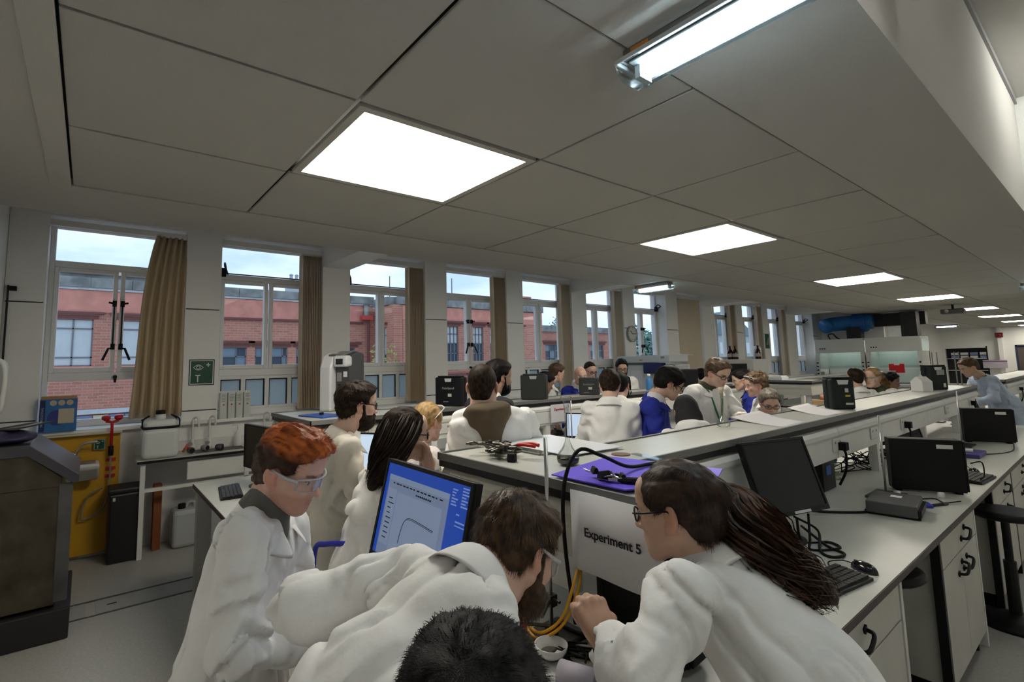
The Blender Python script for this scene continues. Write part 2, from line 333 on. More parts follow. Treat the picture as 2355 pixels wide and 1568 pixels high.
for n in (2, 3, 4, 5, 6, 9, 10, 11): a, b = WINS[n-1]; blind(n, b-.26, b+.015, 13, 'bundled tan vertical blind '+nm[n], blind_tan if n in (2, 3, 4, 9) else blind_pale, .25)
a, b = WINS[7]; blind(8, a, b+.02, 15, 'closed pale tan vertical blind covering a whole window right of the clock', blind_pale, 1.12)
# ---------------------------------------------------------------- outside: brick range opposite
def brick_mat(name, c1, c2, mortar, axis):
    m = bpy.data.materials.new(name); m.use_nodes = True; t = m.node_tree; b = t.nodes['Principled BSDF']; b.inputs['Roughness'].default_value = .9
    tcn = t.nodes.new('ShaderNodeTexCoord'); sp = t.nodes.new('ShaderNodeSeparateXYZ'); cb = t.nodes.new('ShaderNodeCombineXYZ'); br = t.nodes.new('ShaderNodeTexBrick')
    t.links.new(tcn.outputs['Object'], sp.inputs[0]); t.links.new(sp.outputs['Y' if axis == 'x' else 'X'], cb.inputs[0]); t.links.new(sp.outputs['Z'], cb.inputs[1]); t.links.new(cb.outputs[0], br.inputs['Vector'])
    br.inputs['Color1'].default_value = c1+(1,); br.inputs['Color2'].default_value = c2+(1,); br.inputs['Mortar'].default_value = mortar+(1,); br.inputs['Scale'].default_value = 1
    br.inputs['Brick Width'].default_value = .23; br.inputs['Row Height'].default_value = .078; br.inputs['Mortar Size'].default_value = .008; br.inputs['Bias'].default_value = -.1
    nzn = t.nodes.new('ShaderNodeTexNoise'); nzn.inputs['Scale'].default_value = 1.2; nzn.inputs['Detail'].default_value = 6; mx = t.nodes.new('ShaderNodeMixRGB'); mx.blend_type = 'MULTIPLY'; mx.inputs['Fac'].default_value = .5
    r = t.nodes.new('ShaderNodeValToRGB'); r.color_ramp.elements[0].position = .3; r.color_ramp.elements[0].color = (.55, .45, .45, 1); r.color_ramp.elements[1].position = .65
    t.links.new(nzn.outputs['Fac'], r.inputs['Fac']); t.links.new(br.outputs['Color'], mx.inputs[1]); t.links.new(r.outputs['Color'], mx.inputs[2]); t.links.new(mx.outputs[0], b.inputs['Base Color'])
    bn = t.nodes.new('ShaderNodeBump'); bn.inputs['Strength'].default_value = .6; bn.inputs['Distance'].default_value = .02; bn.invert = True; t.links.new(br.outputs['Fac'], bn.inputs['Height']); t.links.new(bn.outputs['Normal'], b.inputs['Normal'])
    return m
bk = brick_mat('red_brick', (.60, .25, .175), (.48, .18, .125), (.52, .40, .33), 'x'); bky = brick_mat('red_brick_return', (.60, .25, .175), (.48, .18, .125), (.52, .40, .33), 'y')
bkp = M('smooth_red_band', (.56, .235, .18), .85, var=.15, scale=3)
stone = M('weathered_stone', (.22, .23, .22), .9, var=.35, scale=3, bump=.4)
stone_l = M('stone_lip', (.48, .50, .52), .9, var=.1, scale=5)
brick_dk = M('dark_moulding', (.16, .06, .055), .8)
lead = M('steel_window_frame', (.16, .17, .19), .5)
blindw = M('interior_blind', (.52, .55, .56), .6, var=.06, scale=3); dkglass = M('dark_window', (.06, .08, .11), .15); 
def facade_window(root, X, y0, y1, z0, z1, cols, rows_, pat, dir_='x'):
    # pat: list of pane materials per (row,col) top first; sits recessed in the wall
    e = .035
    f = MB(); P = lambda a, b, c, d, q0=0., q1=.05: f.box(X+q0, X+q1, a, b, c, d) if dir_ == 'x' else f.box(a, b, X-q1, X-q0, c, d)
    for k in range(len(cols)+1):
        y = y0+(y1-y0)*([0]+cols)[k] if k <= len(cols)-1 else y1
        y = min(max(y, y0+e/2), y1-e/2); P(y-e/2, y+e/2, z0, z1)
    for k in range(len(rows_)+1):
        z = z1-(z1-z0)*([0]+rows_)[k] if k <= len(rows_)-1 else z0
        P(y0, y1, z-e/2, z+e/2)
    fo = f.build('window', lead, root)
    cs = [0]+cols; rs = [0]+rows_
    cs[-1] = 1; rs[-1] = 1
    for r_ in range(len(rs)-1):
        for c_ in range(len(cs)-1):
            a, b = y0+(y1-y0)*cs[c_], y0+(y1-y0)*cs[c_+1]; c, d = z1-(z1-z0)*rs[r_+1], z1-(z1-z0)*rs[r_]
            if dir_ == 'x': box('pane', pat(r_, c_), fo, X+.0, X+.02, a, b, c, d)
            else: box('pane', pat(r_, c_), fo, a, b, X-.02, X, c, d)
    sl = MB(); (sl.box(X, X+.16, y0-.05, y1+.05, z0-.08, z0-.02) if dir_ == 'x' else sl.box(y0-.05, y1+.05, X-.16, X, z0-.08, z0-.02)); sl.build('sill', bkp, fo)
    hd = MB(); (hd.box(X, X+.2, y0-.22, y1+.22, z1+.14, z1+.2).box(X, X+.13, y0-.1, y1+.1, z1+.02, z1+.10) if dir_ == 'x' else hd.box(y0-.1, y1+.1, X-.2, X, z1+.1, z1+.16)); hd.build('drip_mould', brick_dk, fo)
bl = lambda r_, c_: blindw
dk = lambda r_, c_: dkglass if (r_+c_*2) % 3 else M('dim_window', (.18, .24, .30), .3)
mixp = lambda r_, c_: (blindw if r_ < 2 else dkglass)
XB = -17.
bd = thing('brick_building', 'long red brick range with stone coping across the yard', 'building', (0, 0, 0))
wls = MB()
def wall_x(mbx, X, y0, y1, z0, z1, holes, th=.3):
    ys = sorted({y0, y1}|{q for h in holes for q in h[:2]})
    for a, b in zip(ys[:-1], ys[1:]):
        hs = sorted([h for h in holes if h[0] <= a and h[1] >= b], key=lambda h: h[2]); z = z0
        for h in hs: mbx.box(X-th, X, a, b, z, h[2]); z = h[3]
        mbx.box(X-th, X, a, b, z, z1)
hol = [(-1.9, .05, 1.90, 3.14), (.62, 2.3, 1.90, 3.14), (2.75, 3.95, 1.45, 2.40), (4.2, 4.5, 1.45, 2.40), (4.6, 5.22, 1.45, 2.40), (5.5, 6.2, 1.45, 2.40), (6.6, 7.6, 1.45, 2.40), (-4.6, -2.5, 1.9, 3.14), (-2.6, -2.3, -1, -.9)]
wall_x(wls, XB, -14, 8.31, -5, 3.95, hol); wls.build('brick_wall', bk, bd)
for h in hol[:2]+hol[7:8]: facade_window(bd, XB-.1, h[0], h[1], h[2], h[3], [.3, .78, 1], [.2, .82, 1], bl)
for h in hol[2:7]: facade_window(bd, XB-.1, h[0], h[1], h[2], h[3], [.75, 1], [.3, .62, 1], dk)
box('string_course', brick_dk, bd, XB, XB+.08, 2.4, 7.9, 3.27, 3.33)
box('smooth_band', bkp, bd, XB, XB+.02, -14, 7.9, 3.34, 3.93)
for i in range(24): box('coping_stone', stone, bd, XB-.35, XB+.10, -14+i*.93, -14+i*.93+.922, 4.0, 4.27, bevel=.01)
box('coping_lip', stone_l, bd, XB-.3, XB+.06, -14, 8.31, 3.94, 4.0)
for i in range(16): box('roof_slab', M('pale_roof_slab', (.62, .50, .38), .9, var=.1, scale=4), bd, XB-3.6, XB-3.0, -14+i*1.1, -14+i*1.1+1.09, 4.86, 5.02)
box('roof_wall', stone, bd, XB-3.4, XB-3.1, -14, 3.3, 4.1, 4.86)
box('roof_deck', stone, bd, XB-8, XB-.3, -14, 16, 3.6, 3.9)
box('lower_band_light', stone_l, bd, XB, XB+.12, -14, 8.3, .62, .74); box('lower_band_light', stone_l, bd, XB, XB+.12, -14, 8.3, .10, .22)
for i in range(18):
    box('frieze_block', M('blue_frieze', (.16, .20, .32), .6) if i % 3 else M('cream_frieze', (.55, .5, .35), .7), bd, XB, XB+.06, -3+i*.35, -3+i*.35+.33, .26, .58)
# projecting wing
XP = -15.4
wg = thing('brick_wing', 'projecting red brick wing with tall steel windows, right of the range', 'building', (0, 0, 0))
wm = MB(); wh = [(10.55, 11.05, 1.75, 3.15), (11.75, 12.25, 1.75, 3.15), (12.6, 13.1, 1.75, 3.15), (13.7, 14.25, 1.75, 3.1), (9.3, 9.75, 1.75, 3.15), (11.6, 12.3, .3, 1.2), (12.6, 13.3, .3, 1.2), (10.4, 11.1, .3, 1.2)]
wall_x(wm, XP, 8.65, 15.5, -5, 3.85, wh); wm.build('brick_wall', bk, wg)
MB().box(XB, XP-.3, 8.31, 8.66, -5, 1.8).box(XB, XP-1.1, 8.31, 8.66, 1.8, 3.85).box(XP-.55, XP-.3, 8.31, 8.66, 1.8, 3.85).box(XP-1.1, XP-.55, 8.31, 8.66, 3.1, 3.85).box(XP-.3, XP, 8.31, 8.66, -5, 3.85).build('return_wall', bky, wg)
facade_window(wg, 8.42, XP-1.1, XP-.55, 1.8, 3.1, [.5, 1], [.22, .75, 1], mixp, 'y')
for h in wh: facade_window(wg, XP-.1, h[0], h[1], h[2], h[3], [.33, .66, 1], [.2, .45, .72, 1], mixp)
box('smooth_band', bkp, wg, XP, XP+.02, 8.65, 15.5, 3.33, 3.84); box('string_course', brick_dk, wg, XP, XP+.07, 10.3, 14.5, 3.25, 3.31)
for i in range(7): box('coping_stone', stone, wg, XP-.4, XP+.08, 8.55+i*1.0, 8.55+i*1.0+.992, 3.86, 4.16, bevel=.01)
for i in range(2): box('coping_stone', stone, wg, XB+.08+i*.6, XB+.08+i*.6+.592, 8.24, 8.6, 3.86, 4.16, bevel=.01)
MB().box(-1.4, 0, 0, .5, 0, 1.0).build('roof_block', bk, wg, loc=(XP-.4, 14.8, 3.6))
MB().tube([(XP-.6, 11.2, 4.1), (XP-.6, 11.2, 5.1)], .02, 6).tube([(XP-1.4, 8.9, 4.1), (XP-1.4, 8.9, 5.1)], .02, 6).build('aerial', lead, wg)
hp = thing('rainwater_hopper', 'red rain hopper with pipe at the inner corner of the brick wing', 'drainpipe', (XB+.1, 8.05, 3.4)); MB().box(-.05, .2, -.28, .12, 0, .16).build('hopper', M('hopper_red', (.5, .07, .06), .5), hp); MB().lathe([(.09, 0), (.09, .35), (.13, .4)], (.1, -.1, .16), 12).build('lamp', mid_grey, hp); MB().tube([(.06, 0, 0), (.06, 0, -3)], .05, 8).build('pipe', brick_dk, hp)
# lower block behind
lb = thing('far_brick_block', 'lower red brick block standing behind the wing', 'building', (0, 0, 0))
lm = MB(); lh = [(18.3-.4, 19.0, 1.6, 2.6), (21.3, 22.4, 1.6, 2.6)]; wall_x(lm, -17.6, 15.5, 24.2, -5, 3.25, lh); lm.build('brick_wall', bk, lb)
for h in lh: facade_window(lb, -17.7, h[0], h[1], h[2], h[3], [.33, .66, 1], [.3, .65, 1], dk)
for i in range(7): box('coping_stone', stone, lb, -18, -17.5, 15.5+i*1.25, 15.5+i*1.25+1.24, 3.25, 3.55)
box('return_wall', bky, lb, -24, -17.9, 23.9, 24.2, -5, 3.25)
# chimneys
for k, (x, y, z0, z1, n, lab) in enumerate(((-30, -.5, -5.0, 6.5, 3, 'chimney stack with three pots seen through the nearest window'), (-30, 9.65, -5.0, 6.9, 2, 'chimney stack with two pots seen through the second window'))):
    c = thing('chimney', lab, 'chimney', (x, y, z0)); box('stack', M('chimney_grey', (.5, .53, .58), .9), c, -.5, .5, -.5, .5, 0, z1-z0)
    for i in range(n): MB().lathe([(.11, 0), (.09, .25), (.13, .3), (.05, .38)], (0, -.3+.32*i, z1-z0), 10).build('pot', M('pot_grey', (.42, .43, .46), .9), c)
# yard ground and far houses
struct(MB().box(-140, XG-.4, -60, 160, -5.2, -5).build('ground', M('yard', (.20, .21, .20), .9, var=.2, scale=.5)))
hs = thing('gabled_house', 'tall pale house far behind the trees, seen past the bottles', 'building', (-40, 84, -5)); hb = M('house_pale', (.42, .46, .46), .9)
box('wall', hb, hs, -4, 0, -8, 8, 0, 10.5); MB().prism([(-8.4, 10.5), (8.4, 10.5), (0, 14.5)], 'x', -4, .3).build('roof', M('slate', (.16, .22, .24), .8), hs)
for i in range(5):
    for j in range(3): q = box('window', M('house_window', (.6, .65, .68), .4), hs, 0, .06, -7+3*i, -5.6+3*i, 1.5+3*j, 3.3+3*j)
box('bay', M('house_brick', (.40, .24, .20), .9), hs, 0, .8, -8, 8, 0, 6.2)
# ---------------------------------------------------------------- planting outside
leaf_a = M('leaf_green', (.16, .24, .10), .7, var=.3, scale=2); leaf_b = M('leaf_yellow', (.36, .36, .12), .7, var=.2, scale=3); leaf_c = M('leaf_blue_green', (.20, .33, .28), .8, var=.3, scale=.5); bark = M('bark', (.16, .12, .09), .9)
def foliage(n, R, ls, c, seed):
    rg = np.random.RandomState(seed); mbf = MB(); vs = []; fs = []
    for i in range(n):
        p = rg.normal(size=3); p /= np.linalg.norm(p); p *= rg.uniform(.35, 1)**.5; p = p*np.array(R)*(1+.25*math.sin(5*p[0]+7*p[2]+seed))
        a = rg.normal(size=3); a /= np.linalg.norm(a); b = np.cross(a, rg.normal(size=3)); b /= np.linalg.norm(b); q = ls*rg.uniform(.6, 1.4); p = p+np.array(c)
        k = len(vs); vs += [p, p+a*q+b*q*.45, p+a*2*q, p+a*q-b*q*.45]; fs.append((k, k+1, k+2, k+3))
    return mbf.add(vs, fs)
def plant(name, label, loc, R, n, ls, mat, seed, trunk=1.):
    t = thing(name, label, 'tree' if 'tree' in name else 'bush', loc); foliage(n, R, ls, (0, 0, R[2]*.9+trunk), seed).build('foliage', mat, t)['kind'] = 'stuff'
    mm = MB().tube([(0, 0, 0), (.05, .03, trunk+R[2]*.5), (.0, .1, trunk+R[2]*1.3)], [.02+R[2]*.05, .015+R[2]*.03, .01], 7)
    for k in range(5): a = k*1.3; mm.tube([(0, 0, trunk*.7+R[2]*.3), (math.cos(a)*R[0]*.5, math.sin(a)*R[1]*.5, trunk+R[2]*(.9+.1*k))], [.01+R[2]*.02, .006], 6)
    mm.build('trunk', bark, t, smooth=True)
for z_ in (0,): struct(MB().box(-13.2, -10.2, 4.5, 10.8, -5, -1.5).build('ground_planter', stone))
plant('yard_bush', 'yellow-green bush beside the tall instrument, outside the third window', (-11.5, 5.9, -1.5), (.45, .55, 1.3), 1400, .055, leaf_b, 1, 1.2)
plant('yard_bush', 'green bush against the brick wing, right half of the third window', (-11.5, 7.25, -1.5), (.45, .45, 1.35), 1200, .055, leaf_a, 2, 1.2)
plant('yard_bush', 'low green shrub below the fourth window', (-10.6, 9.0, -1.2), (.35, .4, .7), 700, .05, leaf_a, 3, 1.0)
plant('far_tree', 'tall blue-green tree seen between the wall clock and window reveal', (-40, 58.5, -5), (4, 4.2, 5.2), 2600, .42, leaf_c, 4, 1.5)
plant('far_tree', 'second far tree right of the wall clock', (-44, 69, -5), (4, 4, 4.3), 2400, .42, leaf_c, 5, 1.5)
plant('roof_tree', 'little tree top above the lower brick block', (-22, 23.5, -2), (.5, .6, 1.9), 500, .12, leaf_c, 6, 3.0)
box('yard_canopy', M('canopy_grey', (.45, .5, .52), .7), None, -13, -11, 7.6, 10.6, -.1, 0); tag(bpy.data.objects['yard_canopy'], 'low grey flat canopy roof below the fourth window', 'canopy')
# ================================================================ LIGHT FITTINGS ON THE BEAMS
def batten(x0, x1, y, label):
    t = thing('batten_light', label, 'ceiling light', ((x0+x1)/2, y, ZC-.005), group='clear-covered tube lights under the beams'); w = (x1-x0)/2
    MB().box(-w+.02, w-.02, -.075, .075, -.05, 0).build('housing', M('batten_housing', (.16, .14, .12), .6), t, bevel=.008)
    box('warning_sticker', M('sticker_orange', (.5, .18, .03), .6), t, -w+.06, -w+.14, -.077, -.075, -.04, -.01)
    pr = [(-.10, -.05), (-.105, -.062), (-.085, -.10), (-.05, -.125), (.05, -.125), (.085, -.10), (.105, -.062), (.10, -.05)]
    c = MB().prism(pr, 'x', -w, w).build('cover', batten_cover, t, bevel=.012)
    MB().box(-w, w, -.108, -.098, -.066, -.048).box(-w, w, .098, .108, -.066, -.048).box(-w, -w+.012, -.1, .1, -.066, -.048).build('rim', M('clear_rim', (.55, .6, .62), .25), t, bevel=.003)
    box('gear_tray', M('gear_tray', (.30, .34, .35), .4), t, -w+.04, w-.04, -.06, .06, -.058, -.052)
    for yy in (.0,): MB().tube([(-w+.06, yy+.02, -.088), (w-.05, yy+.02, -.088)], .022, 10).build('tube', tube_mat, t, smooth=True)
    for sx in (-1, 1): MB().box(sx*(w-.05)-.012, sx*(w-.05)+.012, -.02, .06, -.11, -.055).build('lamp_holder', white_pl, t)
batten(-1.17, -.46, 1.745, 'large clear-covered tube light on the beam, closest to the camera')
batten(-5.08, -4.42, 7.42, 'clear-covered tube light on the window-side beam, above the wall clock')
batten(-5.2, -4.5, 20.0, 'clear-covered tube light on the window-side beam, in front of the blue duct')
batten(-5.2, -4.45, 29.5, 'farthest clear-covered tube light on the window-side beam')
batten(-1.17, -.48, 13.6, 'clear-covered tube light on the right beam, at the picture edge')
for y_, lab in ((2.2, 'tube light high in the right-hand bay, first one'), (6.2, 'tube light high in the right-hand bay, second one'), (10.5, 'tube light high in the right-hand bay, third one')):
    t = thing('bay_light', lab, 'ceiling light', (.15, y_, 4.2)); box('housing', white_pl, t, -.08, .08, -.75, .75, -.06, 0, bevel=.01); MB().tube([(0, -.7, -.08), (0, .7, -.08)], .02, 10).build('tube', bay_tube, t, smooth=True)
pj = thing('projector', 'dark projector hung under the ceiling among the far light panels', 'projector', (-2.72, 17.6, ZC))
MB().tube([(0, 0, 0), (0, 0, -.12)], .025, 8).build('mount', black_pl, pj); MB().box(-.22, .22, -.16, .16, -.24, -.12).build('body', M('projector_body', (.05, .045, .04), .5), pj, bevel=.02); MB().lathe([(.05, 0), (.05, .04)], (-.1, -.16, -.18), ax=(0, -1, 0)).build('lens', black_gl, pj)
# ================================================================ BENCHES
ZW, ZS = .87, 1.35
def worktop(label, x0, x1, y0, y1):
    t = thing('bench_worktop', label, 'worktop', ((x0+x1)/2, y0, ZW)); w = (x1-x0)/2; d = y1-y0
    box('surface', top_mat, t, -w+.004, w-.004, .004, d-.004, -.028, 0); e = MB(); e.box(-w, -w+.004, 0, d, -.03, -.002).box(w-.004, w, 0, d, -.03, -.002).box(-w, w, 0, .004, -.03, -.002).box(-w, w, d-.004, d, -.03, -.002); e.build('edging', M('worktop_edge', (.035, .02, .02), .4), t); return t
WT1 = worktop('long cream worktop with dark edge in front, carrying two black computers', -1.86, -.655, .66, 9.0)
WT2 = worktop('cream worktop of the second bench, with the keyboard, behind the leftmost person', -4.5, -3.2, .68, 8.7)
WT4 = worktop('worktop of the bench at the far right edge', -2.0, -.7, 10.6, 17.)
WT3 = worktop('worktop of the far bench in front of the fume cupboards', -4.5, -3.1, 10.1, 16.5)
def wpart(t, name, mat, x0, x1, y0, y1, z0, z1, **k): l = t.location; return box(name, mat, t, x0-l.x, x1-l.x, y0-l.y, y1-l.y, z0-l.z, z1-l.z, **k)
socket_wh = M('socket_white', (.68, .68, .66), .35)
def socket(parent, x, y, z, nx, plug=True, ny=0):
    # nx=+1: plate faces +X ; ny=-1: plate faces -Y
    if ny: pl = box('socket', socket_wh, parent, x-.073, x+.073, y-.01, y, z-.043, z+.043, bevel=.004); MB().box(x-.05, x-.03, y-.012, y-.009, z-.01, z+.02).box(x+.03, x+.05, y-.012, y-.009, z-.01, z+.02).build('switch', mid_grey, pl); q = (x-.03, y-.01, z-.01); d = (0, -1)
    else: pl = box('socket', socket_wh, parent, x, x+.01, y-.073, y+.073, z-.043, z+.043, bevel=.004); MB().box(x+.009, x+.012, y-.05, y-.035, z+.01, z+.025).box(x+.009, x+.012, y+.035, y+.05, z+.01, z+.025).build('switch', mid_grey, pl); q = (x+.01, y+.03, z-.01); d = (1, 0)
    if plug:
        m = MB(); c = Vector(q)+Vector((d[0], d[1], 0))*.022; m.cbox(c, .044 if d[0] else .05, .05 if d[0] else .044, .05); m.tube(cat_rom([c+V(0, 0, -.02), c+V(d[0]*.01, d[1]*.01, -.06), c+V(0, 0, -.16), c+V(-d[0]*.05, .03, -.26)]), .008, 6)
        m.build('plug', rubber, pl, smooth=False)
def spine(label, x0, x1, y0, y1, hx0, hx1, hy1, face=1):
    # raised shelf on trunking; T-shaped head hx0..hx1 from y0 to hy1
    t = thing('bench_shelf', label, 'shelf'); zs = ZS
    box('shelf_board', top_mat, t, x0+.012, x1-.012, hy1, y1, zs-.03, zs-.008); box('head_board', top_mat, t, hx0+.012, hx1-.012, y0+.012, hy1, zs-.03, zs-.008)
    e = MB(); e.box(x0, x0+.012, hy1, y1, zs-.034, zs).box(x1-.012, x1, hy1, y1, zs-.034, zs).box(x0, x1, y1-.012, y1, zs-.034, zs)
    e.box(hx0, hx0+.012, y0, hy1, zs-.034, zs).box(hx1-.012, hx1, y0, hy1, zs-.034, zs).box(hx0, hx1, y0, y0+.012, zs-.034, zs).box(hx0, x0, hy1-.012, hy1, zs-.034, zs).box(x1, hx1, hy1-.012, hy1, zs-.034, zs); e.build('grey_edging', grey_edge, t, bevel=.002)
    box('black_base', black_edge, t, x0+.006, x1-.006, hy1, y1-.006, zs-.062, zs-.034); box('black_base', black_edge, t, hx0+.006, hx1-.006, y0+.006, hy1-.006, zs-.062, zs-.034)
    a, b = x0+.01, x1-.01
    def prof(l, r): return [(l+.02, 1.285), (r-.02, 1.285), (r-.002, 1.272), (r+.012, 1.25), (r+.012, 1.225), (r, 1.21), (r, 1.075), (l, 1.075), (l, 1.21), (l-.012, 1.225), (l-.012, 1.25), (l+.002, 1.272)]
    y = hy1
    while y < y1-.05:
        ye = min(y+2.4, y1-.02); MB().prism(prof(a, b), 'y', y+.003, ye).build('trunking', lam_white, t, bevel=.004); y = ye
    MB().prism([(y0+.025, 1.285), (hy1-.02, 1.285), (hy1-.02, 1.10), (y0+.02, 1.10), (y0+.02, 1.20), (y0+.008, 1.215), (y0+.003, 1.245), (y0+.010, 1.27)], 'x', hx0+.08, hx1-.02).build('head_trunking', M('cream_trunking', (.66, .64, .57), .4), t, bevel=.006)
    MB().prism([(y0+.02, 1.285), (hy1-.01, 1.285), (hy1-.01, 1.10), (y0+.03, 1.10), (y0-.0, 1.2), (y0, 1.25)], 'x', hx0+.015, hx0+.076).build('end_cap', M('cream_trunking'), t, bevel=.012)
    y = hy1+.35
    while y < y1:
        for xx in (a+.03, b-.03): box('post', lam_white, t, xx-.028, xx+.028, y-.03, y+.03, ZW, 1.08)
        y += 1.45
    for xx in (hx0+.12, hx1-.1): box('post', lam_white, t, xx-.03, xx+.03, y0+.08, y0+.14, ZW, 1.11)
    return t
sp1 = spine('long raised shelf on white trunking along the front bench, with purple card on its end', -1.62, -1.245, 1.29, 9.0, -1.98, -.89, 1.6)
for y in (3.97, 5.55, 8.45): socket(sp1, -1.255, y, 1.165, 1)
for y in (4.75, 7.2): socket(sp1, -1.255, y, 1.165, 1, plug=False)
for y in (3.3, 6.4): box('label_strip', paper, sp1, -1.2555, -1.2535, y-.12, y+.12, 1.135, 1.15)
socket(sp1, -1.40, 1.30, 1.185, 0, plug=True, ny=-1)
box('hinged_cover', lam_white, sp1, -1.55, -1.30, 1.275, 1.305, 1.20, 1.235, bevel=.006); box('lower_panel', lam_white, sp1, -1.93, -1.2, 1.33, 1.36, .98, 1.10)
sp2 = spine('raised shelf of the second bench carrying three black instrument cases', -4.24, -3.87, 1.32, 8.7, -4.74, -3.74, 2.15)
for y in (2.6, 3.72, 5.3): socket(sp2, -3.88, y, 1.165, 1, plug=False)
box('cover_plate', lam_white, sp2, -3.885, -3.872, 3.45, 4.0, 1.095, 1.215, bevel=.004)
sp3 = spine('raised shelf on white trunking in front of the fume cupboards', -4.2, -3.75, 9.6, 16.5, -4.3, -3.3, 10.2)
sp4 = spine('raised shelf at the far right picture edge', -1.62, -1.2, 10.9, 16.6, -1.62, -1.2, 11.0); socket(sp4, -1.21, 12.2, 1.165, 1)
# under-bench cupboards
han = black_pl
def handle_mesh():
    m = MB(); m.tube(cat_rom([(.0, -.05, 0), (.03, -.042, 0), (.036, 0, 0), (.03, .042, 0), (.0, .05, 0)], 4), .0075, 7); m.cbox((.004, -.05, 0), .008, .026, .02); m.cbox((.004, .05, 0), .008, .026, .02); return m
HM = None
def handle(parent, x, y, z, rx):
    global HM
    if HM is None: o = handle_mesh().build('handle', han, parent, smooth=True); HM = o
    else: o = HM.copy(); COL.objects.link(o); o.parent = parent
    o.location = (x, y, z); o.rotation_euler = (rx, 0, 0)
def cupboard(y0, y1, label, X=-.685):
    t = thing('bench_cupboard', label, 'cupboard', (X, y0, 0), group='cupboards under the front bench'); d = y1-y0
    box('body', lam_grey, t, -.5, -.02, 0, d, .10, .835); box('plinth', black_edge, t, -.5, -.06, .02, d-.02, .01, .10)
    box('side_strip', black_edge, t, -.04, -.001, -.03, -.002, .03, .83)
    g = .004; dr_ = box('drawer', lam_grey, t, -.018, 0, g, d-g, .665, .825, bevel=.002); handle(dr_, .0, d*.58, .745, .45)
    for a, b, s in ((g, d/2-g/2, 1), (d/2+g/2, d-g, -1)):
        k = box('door', lam_grey, t, -.018, 0, a, b, .11, .657, bevel=.002); handle(k, 0, (b-.06 if s > 0 else a+.06), .59, .45)
    for yy in (.05, d-.05): MB().tube([(-.05, yy, 0), (-.05, yy, .1)], .018, 8).build('foot', black_pl, t)
cupboard(1.55, 2.72, 'nearest bench cupboard, nearest the mouse, with curved black handles')
cupboard(3.47, 4.32, 'second bench cupboard from the camera, left of the black stool base')
cupboard(5.02, 5.85, 'third bench cupboard from the camera')
cupboard(5.90, 6.9, 'fourth bench cupboard from the camera, at the picture edge')
cupboard(7.6, 8.9, 'last cupboard under the front bench')
for y in (2.76, 4.36, 6.94): wpart(WT1, 'end_panel', lam_white, -1.2, -.69, y, y+.03, 0, .84)
for a_, b_ in ((2.8, 3.46), (4.4, 5.0)): wpart(WT1, 'back_panel', lam_grey, -1.25, -1.22, a_, b_, 0, .84)
def stool(x, y, label, h=.72, back=False, mat=None):
    t = thing('lab_stool', label, 'stool', (x, y, 0)); m = mat or black_pl
    MB().lathe([(.02, h-.06), (.15, h-.05), (.175, h-.03), (.17, h-.005), (.13, h), (.0, h)], n=24).build('seat', m, t, smooth=True)
    MB().lathe([(.032, .05), (.032, h*.55), (.022, h*.55), (.022, h-.05)], n=12).build('column', m, t); MB().lathe([(.20, 0), (.20, .02), (.10, .05), (.04, .07), (0, .07)], n=28).build('base', m, t, smooth=True)
    return t
stool(-.86, 3.15, 'black round stool tucked in the nearest knee space'); stool(-.62, 4.85, 'black round stool with disc base in the aisle by the second cupboard')
st = stool(-4.2, 1.02, 'dark round stool under the end of the second bench', .62); st2 = stool(-2.2, 1.02, 'blue-framed stool behind the bent person', .62, mat=M('blue_paint', (.01, .02, .35), .35))
MB().tube(cat_rom([(-.06, -.05, .57), (-.10, -.16, .60), (-.11, -.18, .70), (-.10, -.18, .93), (-.04, -.15, .97), (.08, -.08, .985)]), .012, 8).build('backrest_tube', M('blue_paint'), st2, smooth=True)
# second bench underside
o = thing('bench_cupboard', 'beige cupboard under the second bench, behind the leftmost person', 'cupboard', (-3.25, 1.02, 0)); box('body', lam_grey, o, -.55, 0, 0, 1.5, .08, .66); box('drawer', lam_grey, o, -.5, .004, 0, 1.5, .71, .80); box('shadow_gap', black_edge, o, -.5, .002, 0, 1.5, .66, .71); box('shadow_gap', black_edge, o, -.5, .002, 0, 1.5, .80, .84); box('plinth', black_edge, o, -.5, -.05, 0, 1.5, 0, .08)
for x, y in ((-4.44, .75), (-3.28, .76)): wpart(WT2, 'leg', M('leg_grey', (.35, .35, .33), .5), x-.04, x+.04, y-.05, y+.05, 0, .84)
for i, (a, b) in enumerate(((2.6, 3.9), (3.95, 5.2), (5.25, 6.9))): tag(box('bench_cupboard', lam_grey, None, -3.8, -3.3, a, b, .05, .84), ['plain cupboard under the second bench, first beyond the aisle stools', 'plain cupboard under the second bench, middle one', 'plain cupboard under the second bench, farthest one'][i], 'cupboard')
wpart(WT1, 'leg', lam_white, -1.3, -1.22, .7, .78, 0, .84); wpart(WT1, 'leg', lam_white, -1.82, -1.74, .7, .78, 0, .84)
for t_, x, y in ((WT3, -3.3, 10.3), (WT3, -4.3, 10.3), (WT4, -.8, 10.8), (WT4, -1.9, 10.8)): wpart(t_, 'leg', lam_white, x-.06, x+.06, y-.15, y+.05, 0, .84)
